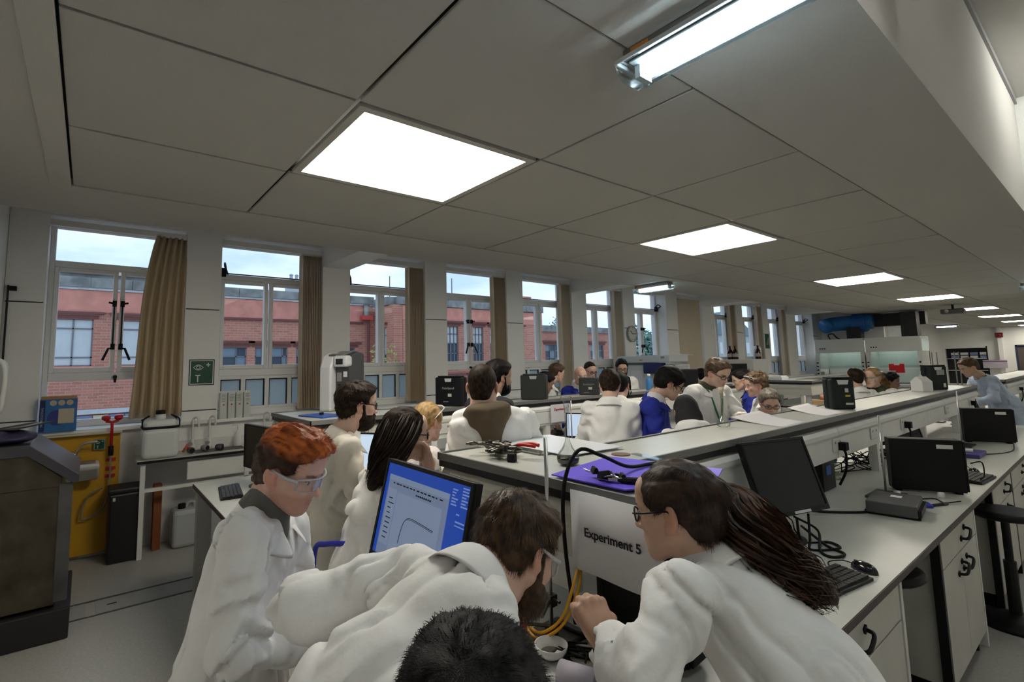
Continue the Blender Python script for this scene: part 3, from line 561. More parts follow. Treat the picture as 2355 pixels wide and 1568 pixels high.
# ================================================================ THINGS ON THE FRONT BENCH
def monitor(label, x, y, z, yaw, w, h, tilt, screen, zbase=ZW, dots=None, name='monitor', ratio=None):
    # x,y,z = bottom centre of the screen face; faces direction yaw
    t = thing(name, label, 'monitor', (x, y, z), yaw+math.pi/2)
    ct, st_ = math.cos(tilt), math.sin(tilt)
    bz = bpy.data.objects.new('casing', None)
    R = Matrix.Rotation(-tilt, 4, 'X')
    def tilted(m): m.v = [tuple(R @ Vector(v)) for v in m.v]; return m
    e = .014; eb = .022
    fr = MB().box(-w/2, w/2, 0, .03, 0, h).box(-w/2+.08, w/2-.08, .03, .055, .06, h-.06); tilted(fr).build('casing', black_pl, t, bevel=.004)
    f2 = MB().box(-w/2, w/2, -.006, 0, 0, eb).box(-w/2, w/2, -.006, 0, h-e, h).box(-w/2, -w/2+e, -.006, 0, eb, h-e).box(w/2-e, w/2, -.006, 0, eb, h-e); tilted(f2).build('bezel', black_pl, t, bevel=.002)
    sc = tilted(MB().box(-w/2+e, w/2-e, -.002, 0, eb, h-e)).build('screen', screen, t)
    q = R @ Vector((0, .05, h*.45)); zb = zbase-z
    MB().tube([(0, q.y+.005, zb+.012), (0, q.y+.01, q.z+.05)], .022, 10).box(-.03, .03, q.y-.03, q.y+.005, q.z-.05, q.z+.05).build('neck', black_pl, t)
    MB().lathe([(.105, zb), (.105, zb+.008), (.04, zb+.018), (0, zb+.018)], (0, q.y, 0), 24).build('base', black_pl, t)
    return t, sc, R
scr_off = M('screen_off', (.010, .011, .014), .3, spec=.3); scr_dark = M('screen_dark', (.014, .014, .015), .3)
scr_blue = M('screen_blue', (.0, .02, .1), .3, emit=((.006, .06, .45), .6)); win_grey = M('screen_window', (.1, .13, .2), .4, emit=((.20, .27, .42), .48)); win_lite = M('screen_plot', (.15, .18, .25), .4, emit=((.22, .30, .46), .50)); win_ln = M('screen_line', (.01, .015, .03), .6); ico = M('screen_icon', (.2, .25, .4), .5, emit=((.25, .38, .8), .4)); scr_white = M('screen_white', (.2, .25, .3), .4, emit=((.55, .68, .85), .8))
t, sc, R = monitor('switched-off black monitor leaning back on the front bench, left of the mouse', -1.03, 2.70, 1.01, -.26, .44, .35, .32, scr_off)
MB().box(-.03, .08, -.009, -.006, .004, .016).build('badge', M('silver_badge', (.6, .6, .6), .4), t).rotation_euler = (-.32, 0, 0)
t, sc, R = monitor('monitor with a blue desktop and a plotted curve, behind the bent person', -1.435, .815, 1.085, -1.582, .53, .335, .24, scr_blue)
w, h = .53, .335
def on_screen(m, name, mat): m.v = [tuple(R @ Vector(v)) for v in m.v]; return m.build(name, mat, t)
on_screen(MB().box(-.225, .155, -.0035, -.002, .025, .285), 'program_window', win_grey); on_screen(MB().box(-.15, .13, -.0045, -.0035, .05, .235), 'plot_area', win_lite)
on_screen(MB().box(-.215, -.155, -.0045, -.0035, .06, .24), 'side_list', win_lite); on_screen(MB().box(-.225, .155, -.0045, -.0035, .268, .285), 'title_bar', win_lite)
cv = [(q.x, q.z) for q in cat_rom([(-.088, 0, .085), (-.084, 0, .12), (-.074, 0, .152), (-.05, 0, .170), (-.02, 0, .172), (.03, 0, .170), (.10, 0, .166)], 5)]
m_ = MB(); m_.tube([(a, -.005, b) for a, b in cv], .0011, 5); m_.tube([(a, -.005, b-.004) for a, b in cv[14:]], .0008, 5); on_screen(m_, 'curve', win_ln)
m_ = MB(); rg = random.Random(3)
for k in range(9): m_.box(-.2, -.2+rg.uniform(.02, .04), -.0055, -.0045, .08+k*.016, .083+k*.016)
for k in range(14): a = -.19+k*.023; m_.box(a, a+rg.uniform(.008, .018), -.0055, -.0045, .258-.0*k, .262)
for k in range(8): a = -.03+k*.012; m_.box(a, a+.008, -.0055, -.0045, .243, .248)
m_.box(.122, .132, -.0055, -.0045, .1, .106); on_screen(m_, 'window_marks', win_ln)
m_ = MB()
for cx, top, n in ((.165, .30, 6), (.215, .31, 7)):
    for k in range(n): l = rg.uniform(.012, .034); m_.box(cx, cx+l, -.003, -.002, top-k*.0085, top-k*.0085+.004)
m_.box(.2, .215, -.003, -.002, .235, .239).box(.2, .245, -.003, -.002, .215, .219).box(.2, .25, -.003, -.002, .205, .208); on_screen(m_, 'desktop_text', ico)
def pc(label, x, y, yaw, w=.37, h=.335, d=.10, tilt=0, sticker=True):
    t = thing('computer_case', label, 'computer', (x, y, ZW), yaw+math.pi/2)
    MB().box(-w/2, w/2, 0, d, .012, h).build('case', M('pc_black', (.006, .006, .0065), .5, bump=.05, scale=200, spec=.2), t, bevel=.006); MB().box(-w/2+.02, -w/2+.05, .01, d-.01, 0, .012).box(w/2-.05, w/2-.02, .01, d-.01, 0, .012).build('feet', rubber, t)
    MB().box(w/2, w/2+.012, .004, d-.004, .02, h-.008).build('front_bezel', black_pl, t, bevel=.004)
    if sticker: box('asset_sticker', M('sticker_white', (.6, .6, .55), .6), t, w/2-.13, w/2-.05, -.0015, 0, h-.055, h-.03)
    return t
pc('upright black computer case on the front bench, behind the retort rod', -.87, 4.30, -1.1); pc('second black computer case further along the front bench', -.93, 7.05, -1.1)
pc('black computer case under the experiment sheet', -.985, 1.36, -1.5, w=.30, h=.31, sticker=False)
def keyboard(label, x, y, yaw, w=.40, d=.14):
    t = thing('keyboard', label, 'keyboard', (x, y, ZW), yaw); MB().prism([(-d/2, 0), (d/2, 0), (d/2, .022), (-d/2, .012)], 'x', -w/2, w/2).build('base', black_pl, t, bevel=.003)
    m = MB(); r = 5; c = 15
    for i in range(r):
        for j in range(c):
            if i == 0 and 4 <= j <= 8: continue
            y0 = -d/2+.012+i*(d-.02)/r; x0 = -w/2+.008+j*(w-.016)/c; z = .012+(y0+d/2)/d*.010; m.box(x0+.0015, x0+(w-.016)/c-.0015, y0+.0015, y0+(d-.02)/r-.0015, z, z+.007)
    m.box(-w/2+.008+4*(w-.016)/c, -w/2+.008+9*(w-.016)/c-.002, -d/2+.0135, -d/2+.012+(d-.02)/r, .012, .019); m.build('keys', M('key_black', (.025, .024, .023), .5), t)['kind'] = 'stuff'
def mouse(label, x, y, yaw, lead=None):
    t = thing('computer_mouse', label, 'mouse', (x, y, ZW), yaw); m = MB(); n = 14; R_ = 8; vs = []
    for i in range(R_+1):
        a = math.pi/2*i/R_
        for j in range(n): b = 2*math.pi*j/n; vs.append((.031*math.cos(a)*math.cos(b), .055*math.cos(a)*math.sin(b), .036*math.sin(a)**.8))
    m.add(vs, [(i*n+j, i*n+(j+1) % n, (i+1)*n+(j+1) % n, (i+1)*n+j) for i in range(R_) for j in range(n)]+[tuple(range(n))]); m.build('shell', black_gl, t, smooth=True)
    MB().box(-.004, .004, .02, .04, .024, .031).build('wheel', dark_grey, t)
    if lead: MB().tube(cat_rom(lead), .0025, 6).build('lead', rubber, t, smooth=True)
keyboard('black keyboard on the front bench beside the near mouse', -.80, 2.30, 1.42); mouse('black mouse on the front bench beside the near keyboard', -.755, 2.575, 1.15, [(0, .05, .012), (-.01, .09, .01), (-.07, .10, .006), (-.12, .04, .004)])
keyboard('black keyboard lying beyond the first black computer case', -.76, 4.98, 1.5, .36, .15); mouse('black mouse lying by the far keyboard of the front bench', -.80, 5.25, .4, [(0, .05, .012), (.0, .12, .02), (-.02, .2, .05), (-.06, .16, .12)])
keyboard('black keyboard on the second bench, left of the leftmost person', -3.98, .84, -.15)
monitor('black monitor standing on the end of the second bench', -4.06, 1.04, .985, -1.42, .5, .33, 0., scr_dark)
monitor('monitor showing a white window, beside the cream coat', -3.66, 1.75, .93, -1.0, .46, .30, .15, scr_white)
monitor('black monitor at an angle on the second bench, by the person facing away', -3.55, 4.15, .95, -1.0, .40, .26, .15, scr_white)
monitor('dark monitor on the front bench under the shelf, behind the first computer case', -1.33, 5.9, .95, -.5, .42, .3, .3, scr_off); monitor('tilted dark monitor on the front bench beside the person in pale blue', -1.3, 8.6, .97, -.5, .42, .3, .3, scr_off)
def rodstand(label, x, y, z, h, r=.006, base=None, extra=None):
    t = thing('retort_stand', label, 'retort stand', (x, y, z)); MB().tube([(0, 0, .01), (0, 0, h)], r, 10).build('rod', steel, t, smooth=True)
    if base: MB().box(-base[0], base[0], -base[1], base[1], 0, .016).build('base', dull_steel, t, bevel=.004)
    return t
t = rodstand('thick steel rod standing in front of the bench end, by the hanging sheet', -1.21, 1.215, ZW, .63, .0065, (.07, .1))
cl = MB(); cl.cbox((0, 0, .12), .03, .03, .035); cl.tube([(0, 0, .12), (.02, -.04, .12), (.05, -.09, .115)], .007, 8); cl.tube([(-.03, 0, .125), (.04, 0, .125)], .005, 8); cl.cbox((0, 0, .03), .03, .03, .03); cl.tube([(0, 0, .04), (-.03, -.05, .05), (-.06, -.1, .06)], .006, 8); cl.build('clamp', dull_steel, t); MB().box(-.045, -.035, -.10, -.075, .025, .085).build('red_grip', red_pl, t)
t = rodstand('tall thin rod standing in front of the first black computer case', -1.02, 4.0, ZW, .50, .0065, (.08, .12)); rodstand('thin rod left of the second black computer case', -1.08, 6.7, ZW, .52, .0065, (.08, .12))
rodstand('thin rod in front of the shelf, left of the brown hood', -3.45, 2.72, ZW, .52, .006, (.08, .1)); rodstand('thin rod by the red experiment notice on the second bench', -3.55, 3.95, ZW, .48, .006, (.08, .1)); rodstand('thin rod beside the black headscarf', -2.0, 3.35, ZW, .42, .006, (.06, .08)); rodstand('thin rod behind the bright blue coat', -3.5, 6.1, ZW, .5, .006, (.08, .1)); rodstand('thin rod by the person in pale blue at the bench end', -1.62, 8.8, ZW, .62, .006, (.06, .08))
bx = thing('instrument_box', 'flat black instrument box lying on the front bench by the rod', 'instrument', (-.89, 3.66, ZW), .12)
MB().box(-.12, .10, -.15, .15, .012, .075).build('case', dark_grey, bx, bevel=.006); MB().box(-.13, .11, -.13, .13, .0, .02).build('foot_tray', black_pl, bx, bevel=.004); box('sticker', paper, bx, -.03, .02, .02, .07, .075, .076); box('lip', black_pl, bx, .10, .115, -.14, .14, .02, .05)
pk = thing('blue_packet', 'small blue packet lying behind the flat black box', 'packet', (-.84, 3.9, ZW), .5); MB().box(-.05, .05, -.04, .04, 0, .018).build('packet', M('royal_blue', (.03, .04, .4), .4), pk, bevel=.005)
for lab, x, y, a, l, m in (('black marker pen beside the blue packet', -.77, 3.98, 1.2, .13, black_pl), ('white capped pen behind the flat black box', -.93, 4.02, 1.0, .12, white_pl)):
    t = thing('marker_pen', lab, 'pen', (x, y, ZW), a); MB().lathe([(.004, -l/2), (.008, -l/2+.01), (.008, l/2-.04)], (0, 0, .008), 10, ax=(1, 0, 0)).build('barrel', m, t); MB().lathe([(.009, l/2-.04), (.009, l/2), (.005, l/2+.004)], (0, 0, .008), 10, ax=(1, 0, 0)).build('cap', dark_grey, t)
for i, (lab, pts, r, m) in enumerate((
 ('black cable coiled on the bench under the switched-off monitor', [(-1.02, 2.78, 1.0), (-1.0, 2.72, .9), (-.98, 2.66, .875), (-.93, 2.7, .876), (-.9, 2.78, .876), (-.96, 2.82, .876), (-1.04, 2.74, .876), (-1.1, 2.85, .95)], .006, rubber),
 ('second black cable looping from the switched-off monitor', [(-1.06, 2.72, .99), (-1.0, 2.82, .92), (-.94, 2.66, .88), (-.88, 2.62, .878), (-.86, 2.7, .878), (-.95, 2.76, .878), (-1.1, 2.9, .9)], .006, rubber),
 ('black lead running across the bench to the flat black box', [(-1.2, 3.2, .9), (-1.12, 3.35, .88), (-1.0, 3.5, .877), (-.98, 3.62, .88)], .007, rubber),
 ('thin brown lead lying beside the first black computer case', [(-1.05, 3.75, .877), (-1.0, 3.9, .877), (-.9, 4.0, .877), (-.82, 4.12, .877), (-.76, 4.05, .877), (-.7, 4.12, .885)], .004, rubber),
 ('black lead arching from the first computer case to its mouse', [(-.70, 4.52, 1.05), (-.66, 4.6, 1.05), (-.67, 4.7, .95), (-.72, 4.9, .89)], .004, rubber),
 ('thin black lead lying in front of the second computer case', [(-1.05, 6.3, .876), (-.95, 6.2, .876), (-.82, 6.3, .876), (-.74, 6.6, .877), (-.76, 6.9, .9)], .004, rubber),
 ('thick black cable arching over the purple card', [(-1.185, 1.30, .90), (-1.19, 1.27, 1.15), (-1.19, 1.275, 1.34), (-1.17, 1.33, 1.45), (-1.13, 1.40, 1.43), (-1.13, 1.54, 1.375), (-1.13, 1.68, 1.365), (-1.10, 1.82, 1.37)], .0065, rubber),
 ('yellow cable looping below the bent head', [(-1.33, 1.20, 1.06), (-1.34, 1.19, .97), (-1.30, 1.18, .915), (-1.22, 1.17, .90), (-1.15, 1.2, .96), (-1.13, 1.24, 1.06), (-1.16, 1.3, 1.10)], .005, M('yellow_lead', (.75, .38, .01), .4)),
 ('second yellow cable looping below the bent head', [(-1.36, 1.19, 1.04), (-1.35, 1.18, .95), (-1.29, 1.17, .90), (-1.21, 1.16, .89), (-1.14, 1.2, .95), (-1.12, 1.25, 1.05), (-1.16, 1.31, 1.09)], .005, M('yellow_lead')),
 ('black lead hanging behind the experiment sheet', [(-1.10, 1.33, 1.1), (-1.08, 1.32, .98), (-1.07, 1.3, .9), (-1.15, 1.28, .89), (-1.25, 1.25, .90)], .006, rubber))):
    tag(cable('cable', pts, r, m), lab, 'cable')
tang = []
def tangle(lab, c, s, n, seed, r=.004):
    rg = np.random.RandomState(seed); m = MB()
    for k in range(n):
        p = np.array(c)+rg.uniform(-1, 1, 3)*s; pts = []
        for q in range(6): pts.append(tuple(np.array(c)+rg.uniform(-1, 1, 3)*s))
        m.tube(cat_rom(pts, 5), r, 5)
    o = m.build('cable_tangle', rubber, None, smooth=True); tag(o, lab, 'cables', kind='stuff')
tangle('tangle of black cables under the shelf behind the posts', (-1.38, 4.75, .95), (.1, .28, .07), 8, 1); tangle('tangle of thin wires behind the first black computer case', (-1.3, 5.3, .93), (.08, .3, .055), 8, 2)
tangle('tangle of black cables on the second bench by the person facing away', (-3.45, 4.3, .96), (.12, .3, .08), 9, 3, .005); tangle('tangle of cables behind the switched-off monitor', (-1.4, 3.55, .93), (.08, .28, .05), 6, 4)
# clutter under the shelf
def lump(name, lab, cat, x, y, z, parts):
    t = thing(name, lab, cat, (x, y, z))
    for nm_, kind, a, m in parts:
        o = MB()
        if kind == 'b': o.box(*a); o.build(nm_, m, t, bevel=min(.006, .2*min(a[1]-a[0], a[3]-a[2], a[5]-a[4])))
        else: o.lathe(*a); o.build(nm_, m, t, smooth=True)
    return t
lump('wash_bottle', 'small bottle with a blue cap under the shelf by the first socket', 'bottle', -1.42, 4.05, ZW, [('body', 'l', ([(.03, 0), (.032, .01), (.032, .09), (.012, .12)],), white_pl), ('cap', 'l', ([(.016, .12), (.016, .15), (.01, .155)],), blue_pl)])
lump('power_supply', 'black power supply box under the shelf, right of the switched-off monitor', 'power supply', -1.36, 3.95, ZW, [('case', 'b', (-.06, .06, -.12, .1, 0, .2), black_pl), ('blue_label', 'b', (.06, .062, -.06, .02, .1, .16), blue_pl)])
lump('blue_cap_bottle', 'second blue-capped bottle under the shelf between the posts', 'bottle', -1.38, 4.3, ZW, [('body', 'l', ([(.028, 0), (.03, .01), (.03, .10), (.012, .13)],), lab_glass), ('cap', 'l', ([(.018, .13), (.018, .165), (.01, .17)],), blue_pl)])
lump('reagent_bottle', 'blue-capped bottle under the shelf behind the first computer case', 'bottle', -1.36, 6.3, ZW, [('body', 'l', ([(.03, 0), (.03, .12), (.012, .15)],), lab_glass), ('cap', 'l', ([(.018, .15), (.018, .19), (.01, .195)],), blue_pl)])
lump('reagent_bottle', 'second blue-capped bottle behind the first computer case', 'bottle', -1.33, 6.5, ZW, [('body', 'l', ([(.03, 0), (.03, .13), (.012, .16)],), lab_glass), ('cap', 'l', ([(.018, .16), (.018, .2), (.01, .205)],), blue_pl)])
lump('amber_jar', 'small amber jar behind the leaning person on the front bench', 'jar', -1.33, 2.12, ZW, [('jar', 'l', ([(.03, 0), (.032, .08), (.02, .1)],), M('amber', (.35, .15, .03), .2)), ('lid', 'l', ([(.022, .1), (.022, .125), (.0, .126)],), white_pl)])
lump('white_carton', 'white carton with blue edge behind the leaning person', 'carton', -1.31, 2.32, ZW, [('carton', 'b', (-.05, .05, -.07, .07, 0, .09), white_pl), ('stripe', 'b', (.05, .052, -.07, .0, .02, .07), M('royal_blue'))])
lump('glove_box', 'purple glove on a dark block behind the leaning person', 'glove', -1.33, 2.5, ZW, [('block', 'b', (-.05, .05, -.05, .05, 0, .10), black_pl), ('glove', 'b', (-.06, .06, -.06, .05, .10, .125), purple)])
lump('purple_holder', 'purple wire holder on the bench beyond the first computer case', 'holder', -1.2, 5.75, ZW, [('base', 'b', (-.08, .08, -.14, .14, 0, .04), M('violet_plastic', (.05, .04, .22), .4)), ('white_jar', 'l', ([(.03, .04), (.03, .075), (.0, .076)], (.0, .05, 0)), white_pl)])
lump('purple_tray', 'low purple tray with a white jar near the second rod', 'tray', -.95, 6.1, ZW, [('tray', 'b', (-.09, .09, -.16, .16, 0, .035), M('violet_plastic')), ('lid', 'l', ([(.035, .035), (.035, .06), (.0, .061)], (0, -.03, 0)), white_pl)])
for i, (x, y, lab) in enumerate(((-.98, 4.06, 'white plastic cap lying behind the flat black box'), (-.80, 4.2, 'little white tube in front of the first computer case'))): lump('plastic_cap', lab, 'cap', x, y, ZW, [('cap', 'l', ([(.018, 0), (.018, .03), (.012, .034)],), white_pl)])
# things on the shelf of the front bench
ZT = ZS-.008
pf = thing('purple_card', 'sheet of purple card on the end of the shelf', 'card', (0, 0, ZS+.002)); MB().add([(-1.285, 1.315, 0), (-.985, 1.325, 0), (-.845, 1.60, .004), (-.92, 1.80, .006), (-1.36, 1.73, 0), (-1.285, 1.315, .004), (-.985, 1.325, .004), (-.845, 1.60, .008), (-.92, 1.80, .010), (-1.36, 1.73, .004)], [(4, 3, 2, 1, 0), (5, 6, 7, 8, 9), (0, 1, 6, 5), (1, 2, 7, 6), (2, 3, 8, 7), (3, 4, 9, 8), (4, 0, 5, 9)]).build('card', purple, pf)
ch = M('chrome', (.7, .68, .62), .18, 1.)
rg = random.Random(5)
for i in range(7):
    t = thing('bulldog_clip', 'black and chrome bulldog clip in the heap on the purple card', 'clip', (-1.10+rg.uniform(-.05, .06), 1.385+rg.uniform(-.03, .03), ZS+.006+.008*(i % 3)), rg.uniform(0, 6), group='bulldog clips heaped on the purple card')
    MB().prism([(-.012, 0), (.012, 0), (.004, .02), (-.004, .02)], 'x', -.02, .02).build('jaw', black_pl, t); MB().tube([(-.012, -.012, .004), (-.015, -.035, .012), (.015, -.035, .012), (.012, -.012, .004)], .002, 5).build('wire', ch, t)
t = thing('knife_handle', 'black penknife lying beside the clips on the purple card', 'knife', (-1.01, 1.40, ZS+.008), .5); MB().lathe([(.004, -.05), (.011, -.03), (.012, .03), (.004, .055)], (0, 0, .008), 8, ax=(1, 0, 0)).build('handle', black_pl, t); MB().box(-.075, -.045, -.008, .008, .004, .014).build('bolster', ch, t)
t = thing('clear_ruler', 'clear plastic strip lying behind the purple card', 'ruler', (-1.2, 1.84, ZS+.001), -.25); box('strip', clear_pl, t, -.15, .15, -.02, .02, 0, .003)
# heap of bosses and clamps
rg = random.Random(9)
for i in range(9):
    t = thing('boss_clamp', 'dark metal clamp in the heap on the left of the shelf end', 'clamp', (-1.72+rg.uniform(-.1, .08), 1.47+rg.uniform(-.05, .05), ZT+.012+.014*(i % 3)), rg.uniform(0, 6.3), group='clamps heaped on the shelf end')
    MB().cbox((0, 0, .008), .03, .022, .022).tube([(-.05, 0, .012), (.05, 0, .008)], .006, 8).build('arm', dull_steel, t); MB().tube([(.0, -.03, .01), (.0, .03, .018)], .005, 8).cbox((0, .032, .018), .02, .006, .012).build('screw', dull_steel, t)
    MB().tube([(.05, 0, .01), (.075, .018, .02), (.1, .012, .014)], .005, 6).tube([(.05, 0, .01), (.075, -.018, .005), (.1, -.012, .01)], .005, 6).build('jaw', dull_steel, t)
t = thing('clamp_rod', 'bare grey rod sticking out of the clamp heap', 'rod', (-1.83, 1.47, ZT+.03), .15); MB().tube([(-.06, 0, 0), (.05, 0, .004)], .006, 10).build('rod', steel, t)
t = thing('black_stopper', 'black rubber block at the right of the clamp heap', 'stopper', (-1.60, 1.41, ZT), .3); MB().box(-.016, .016, -.014, .014, 0, .035).build('block', rubber, t, bevel=.003)
t = thing('red_pliers', 'red-handled tool on top of the clamp heap', 'tool', (-1.62, 1.50, ZT+.055), .4)
m = MB(); 
for s in (-1, 1): m.tube(cat_rom([(-.03, s*.004, 0), (0, s*.012, .004), (.035, s*.022, .004), (.06, s*.018, 0)]), [.005]*13+[.006]*6, 8) if False else m.tube(cat_rom([(-.03, s*.004, 0), (0, s*.012, .004), (.035, s*.022, .004), (.06, s*.018, 0)]), .0075, 8)
m.build('grip', red_pl, t, smooth=True); MB().tube([(-.06, 0, -.01), (-.03, 0, 0)], .006, 8).build('jaw', dull_steel, t)
t = thing('laminated_sheet', 'glossy white laminated sheet lying behind the clamp heap', 'sheet', (0, 0, ZS)); MB().add([(-2.05, 1.66, 0), (-1.50, 1.64, 0), (-1.47, 1.98, .002), (-1.98, 2.02, .002), (-2.05, 1.66, .003), (-1.50, 1.64, .003), (-1.47, 1.98, .005), (-1.98, 2.02, .005)], [(3, 2, 1, 0), (4, 5, 6, 7), (0, 1, 5, 4), (1, 2, 6, 5), (2, 3, 7, 6), (3, 0, 4, 7)]).build('sheet', M('laminate_gloss', (.78, .80, .82), .25), t)
t = thing('cable_grommet', 'small brown disc set in the shelf top', 'grommet', (-1.395, 1.86, ZT)); MB().lathe([(.04, 0), (.04, .004), (.0, .005)], n=20).build('disc', M('brown_pl', (.16, .08, .06), .5), t)
def flask(lab, x, y, z, bulb, neck, r, liquid=None, stop=white_pl, flared=False):
    t = thing('volumetric_flask', lab, 'flask', (x, y, z)); b = bulb
    pr = [(b*.55, 0), (b*.92, b*.25), (b, b*.6), (b*.85, b*1.05), (b*.5, b*1.5), (r*1.3, b*2.0), (r, b*2.3), (r, neck), (r*1.35, neck+.004), (r*1.35, neck+.012)]
    MB().lathe(pr, n=24, cap=False).build('glass', lab_glass, t, smooth=True)
    if liquid: MB().lathe([(b*.5, .003), (b*.9, b*.25), (b*.97, b*.6), (b*.95, b*.7), (0, b*.7)], n=24).build('liquid', liquid, t, smooth=True)
    MB().lathe([(r*.9, neck-.02), (r*1.1, neck+.012), (r*1.3, neck+.014), (r*1.3, neck+.022), (r*2.6 if flared else r*2.0, neck+.03), (r*2.6 if flared else r*2.0, neck+.045), (0, neck+.046)], n=18).build('stopper', stop, t, smooth=True)
flask('tall glass volumetric flask with a little dark liquid on the shelf end', -1.40, 1.53, ZT, .045, .225, .0085, M('dark_liquid', (.03, .03, .02), .1), stop=clear_pl, flared=True)
flask('small empty volumetric flask with a cream stopper on the shelf', -1.52, 3.02, ZT, .038, .19, .008, stop=M('cream_stopper', (.6, .55, .38), .5))
def leafpaper(lab, pts, mat=paper):
    t = thing('paper_sheet', lab, 'paper', (0, 0, ZT)); n = 8; vs = []
    a, b, c, d = [Vector(p) for p in pts]
    for i in range(n+1):
        for j in range(n+1):
            s, q = i/n, j/n; p = a*(1-s)*(1-q)+b*s*(1-q)+c*s*q+d*(1-s)*q; p.z += .03*(q**3)*(.6+.4*s); vs.append(p)
    fs = [(i*(n+1)+j, (i+1)*(n+1)+j, (i+1)*(n+1)+j+1, i*(n+1)+j+1) for i in range(n) for j in range(n)]
    o = MB().add(vs, fs).build('sheet', mat, t, smooth=True); so = o.modifiers.new('s', 'SOLIDIFY'); so.thickness = .0025; so.offset = 1
leafpaper('white papers curling over the shelf edge by the crouching person', [(-1.26, 3.22, .003), (-1.28, 3.58, .003), (-1.66, 3.82, .003), (-1.66, 3.40, .003)])
leafpaper('second sheaf of white papers left of the grey case', [(-1.3, 4.0, .003), (-1.3, 4.38, .003), (-1.64, 4.65, .003), (-1.66, 4.3, .003)])
def case(lab, x, y, z, yaw, w, h, d, mat, marks=None, handle_=True, txt=None):
    t = thing('instrument_case', lab, 'case', (x, y, z), yaw+math.pi/2, group='hard plastic instrument cases on the shelves')
    MB().box(-w/2, w/2, 0, d*.48, 0, h).build('front_shell', mat, t, bevel=.014); MB().box(-w/2, w/2, d*.52, d, 0, h).build('back_shell', mat, t, bevel=.014); box('seam', black_edge, t, -w/2+.004, w/2-.004, d*.48, d*.52, .004, h-.004)
    if handle_:
        MB().box(-.10*w/.3-.02, .10*w/.3+.02, .004, d-.004, h, h+.012).build('handle', mat, t, bevel=.004); MB().prism([(-.042, h-.012), (.042, h-.012), (.034, h-.045), (-.034, h-.045)], 'y', -.002, .001).build('handle_opening', M('case_opening', (.6, .62, .62), .5), t)
    if txt:
        text(txt, .034, (0, -.0015, h*.62), (math.pi/2, 0, 0), M('case_lettering', (.35, .36, .36), .5), t)
        MB().box(-.004, .04, -.002, 0, h*.33, h*.33+.03).build('sticker', M('sticker_white'), t, bevel=.001); MB().box(-.06, .0, -.0015, 0, h*.15, h*.15+.006).build('small_print', M('case_lettering'), t)
    for q in marks or (): MB().box(q[0], q[1], -.002, .0005, q[2], q[3]).build('sticker', q[4], t)
cs_b = M('case_black', (.008, .008, .011), .5, bump=.15, scale=250, spec=.25); cs_g = M('case_grey', (.03, .035, .035), .5, bump=.1, scale=250)
case('black case lettered in grey, first on the second shelf', -4.06, 2.78, ZT, -1.22, .32, .28, .10, cs_b, txt='PalmSens4')
case('plain black case, second on the second shelf', -4.02, 3.88, ZT, -1.0, .29, .27, .10, cs_g)
case('smaller dark grey case in front of the blue-coated person', -4.0, 4.78, ZT, -1.05, .24, .21, .07, cs_g, handle_=False, txt='EmStat3+')
case('black case on the second shelf behind the bright blue coat', -3.98, 7.0, ZT, -1.0, .24, .26, .10, cs_b, handle_=False)
yl = M('sticker_yellow', (.5, .42, .04), .5)
case('dark grey-green case with yellow sticker on the front shelf', -1.38, 4.62, ZT, -.75, .165, .235, .13, M('case_green_black', (.012, .018, .0165), .5, bump=.1, scale=200, spec=.3), handle_=True, marks=[(.01, .035, .13, .16, M('sticker_white')), (.01, .045, .095, .11, yl), (.01, .065, .035, .05, M('sticker_white'))])
case('second dark green case further along the front shelf', -1.38, 7.75, ZT, -.75, .185, .27, .14, M('case_green_black'), handle_=True, marks=[(-.02, .06, .17, .23, M('case_lettering', (.35, .36, .36))), (.04, .065, .03, .075, M('sticker_white'))])
t = thing('white_carton', 'white carton with a peaked top beside the far dark case', 'carton', (-1.46, 7.35, ZT), -.5); MB().prism([(-.065, 0), (.065, 0), (.065, .11), (.0, .165), (-.065, .11)], 'y', -.07, .07).build('carton', white_pl, t, bevel=.006); MB().tube([(-.03, 0, .14), (0, 0, .185), (.03, 0, .14)], .006, 6).build('handle', white_pl, t)
# experiment sheet on the bench end
t = thing('notice_sheet', 'white sheet reading Experiment 5 hung on the bench end', 'sign', (-.995, 1.272, 1.215)); sh = MB(); n = 10
sh.add([(-.165+.33*i/n, .004*math.sin(i*.7)-.001, z) for z in (-.125, .12) for i in range(n+1)], [(i, i+1, n+2+i, n+1+i) for i in range(n)]); o = sh.build('paper', paper, t, smooth=True); so = o.modifiers.new('s', 'SOLIDIFY'); so.thickness = .001
text('Experiment 5', .038, (-.003, -.0085, .0), (math.pi/2, 0, 0), ink, t, bold=True)
t = thing('notice_sheet', 'small white notice reading Experiment 2 in red on the second bench', 'sign', (-3.855, 4.12, 1.21)); MB().box(0, .001, -.15, .15, -.11, .08).build('paper', paper, t); text('Experiment 2', .036, (.003, 0, .025), (math.pi/2, 0, math.pi/2), red_ink, t, bold=True)
# stuff on the bench end under the bent man
t = lump('white_dish', 'white plastic scoop lying on the bench in front of the rod', 'dish', -1.14, 1.14, ZW, [('dish', 'l', ([(.02, .0), (.045, .02), (.05, .04), (.047, .04), (.04, .018), (0, .006)],), white_pl)])
lump('tube_roll', 'rolled lilac tube on the bench by the leaning hand', 'roll', -1.03, 1.06, ZW, [('roll', 'l', ([(.035, 0), (.035, .1), (.028, .1), (.028, .0)], (0, 0, .035), 16, (1, .4, 0)), M('lilac', (.45, .42, .5), .6))])
lump('pink_note', 'small pink note on the bench behind the goggles', 'note', -1.42, 1.75, ZW, [('pad', 'b', (-.04, .04, -.04, .04, 0, .008), M('pink', (.5, .08, .2), .6))])
tangle('tangle of grey leads on the bench by the leaning hand', (-1.10, 1.20, .885), (.07, .06, .012), 6, 8, .003)
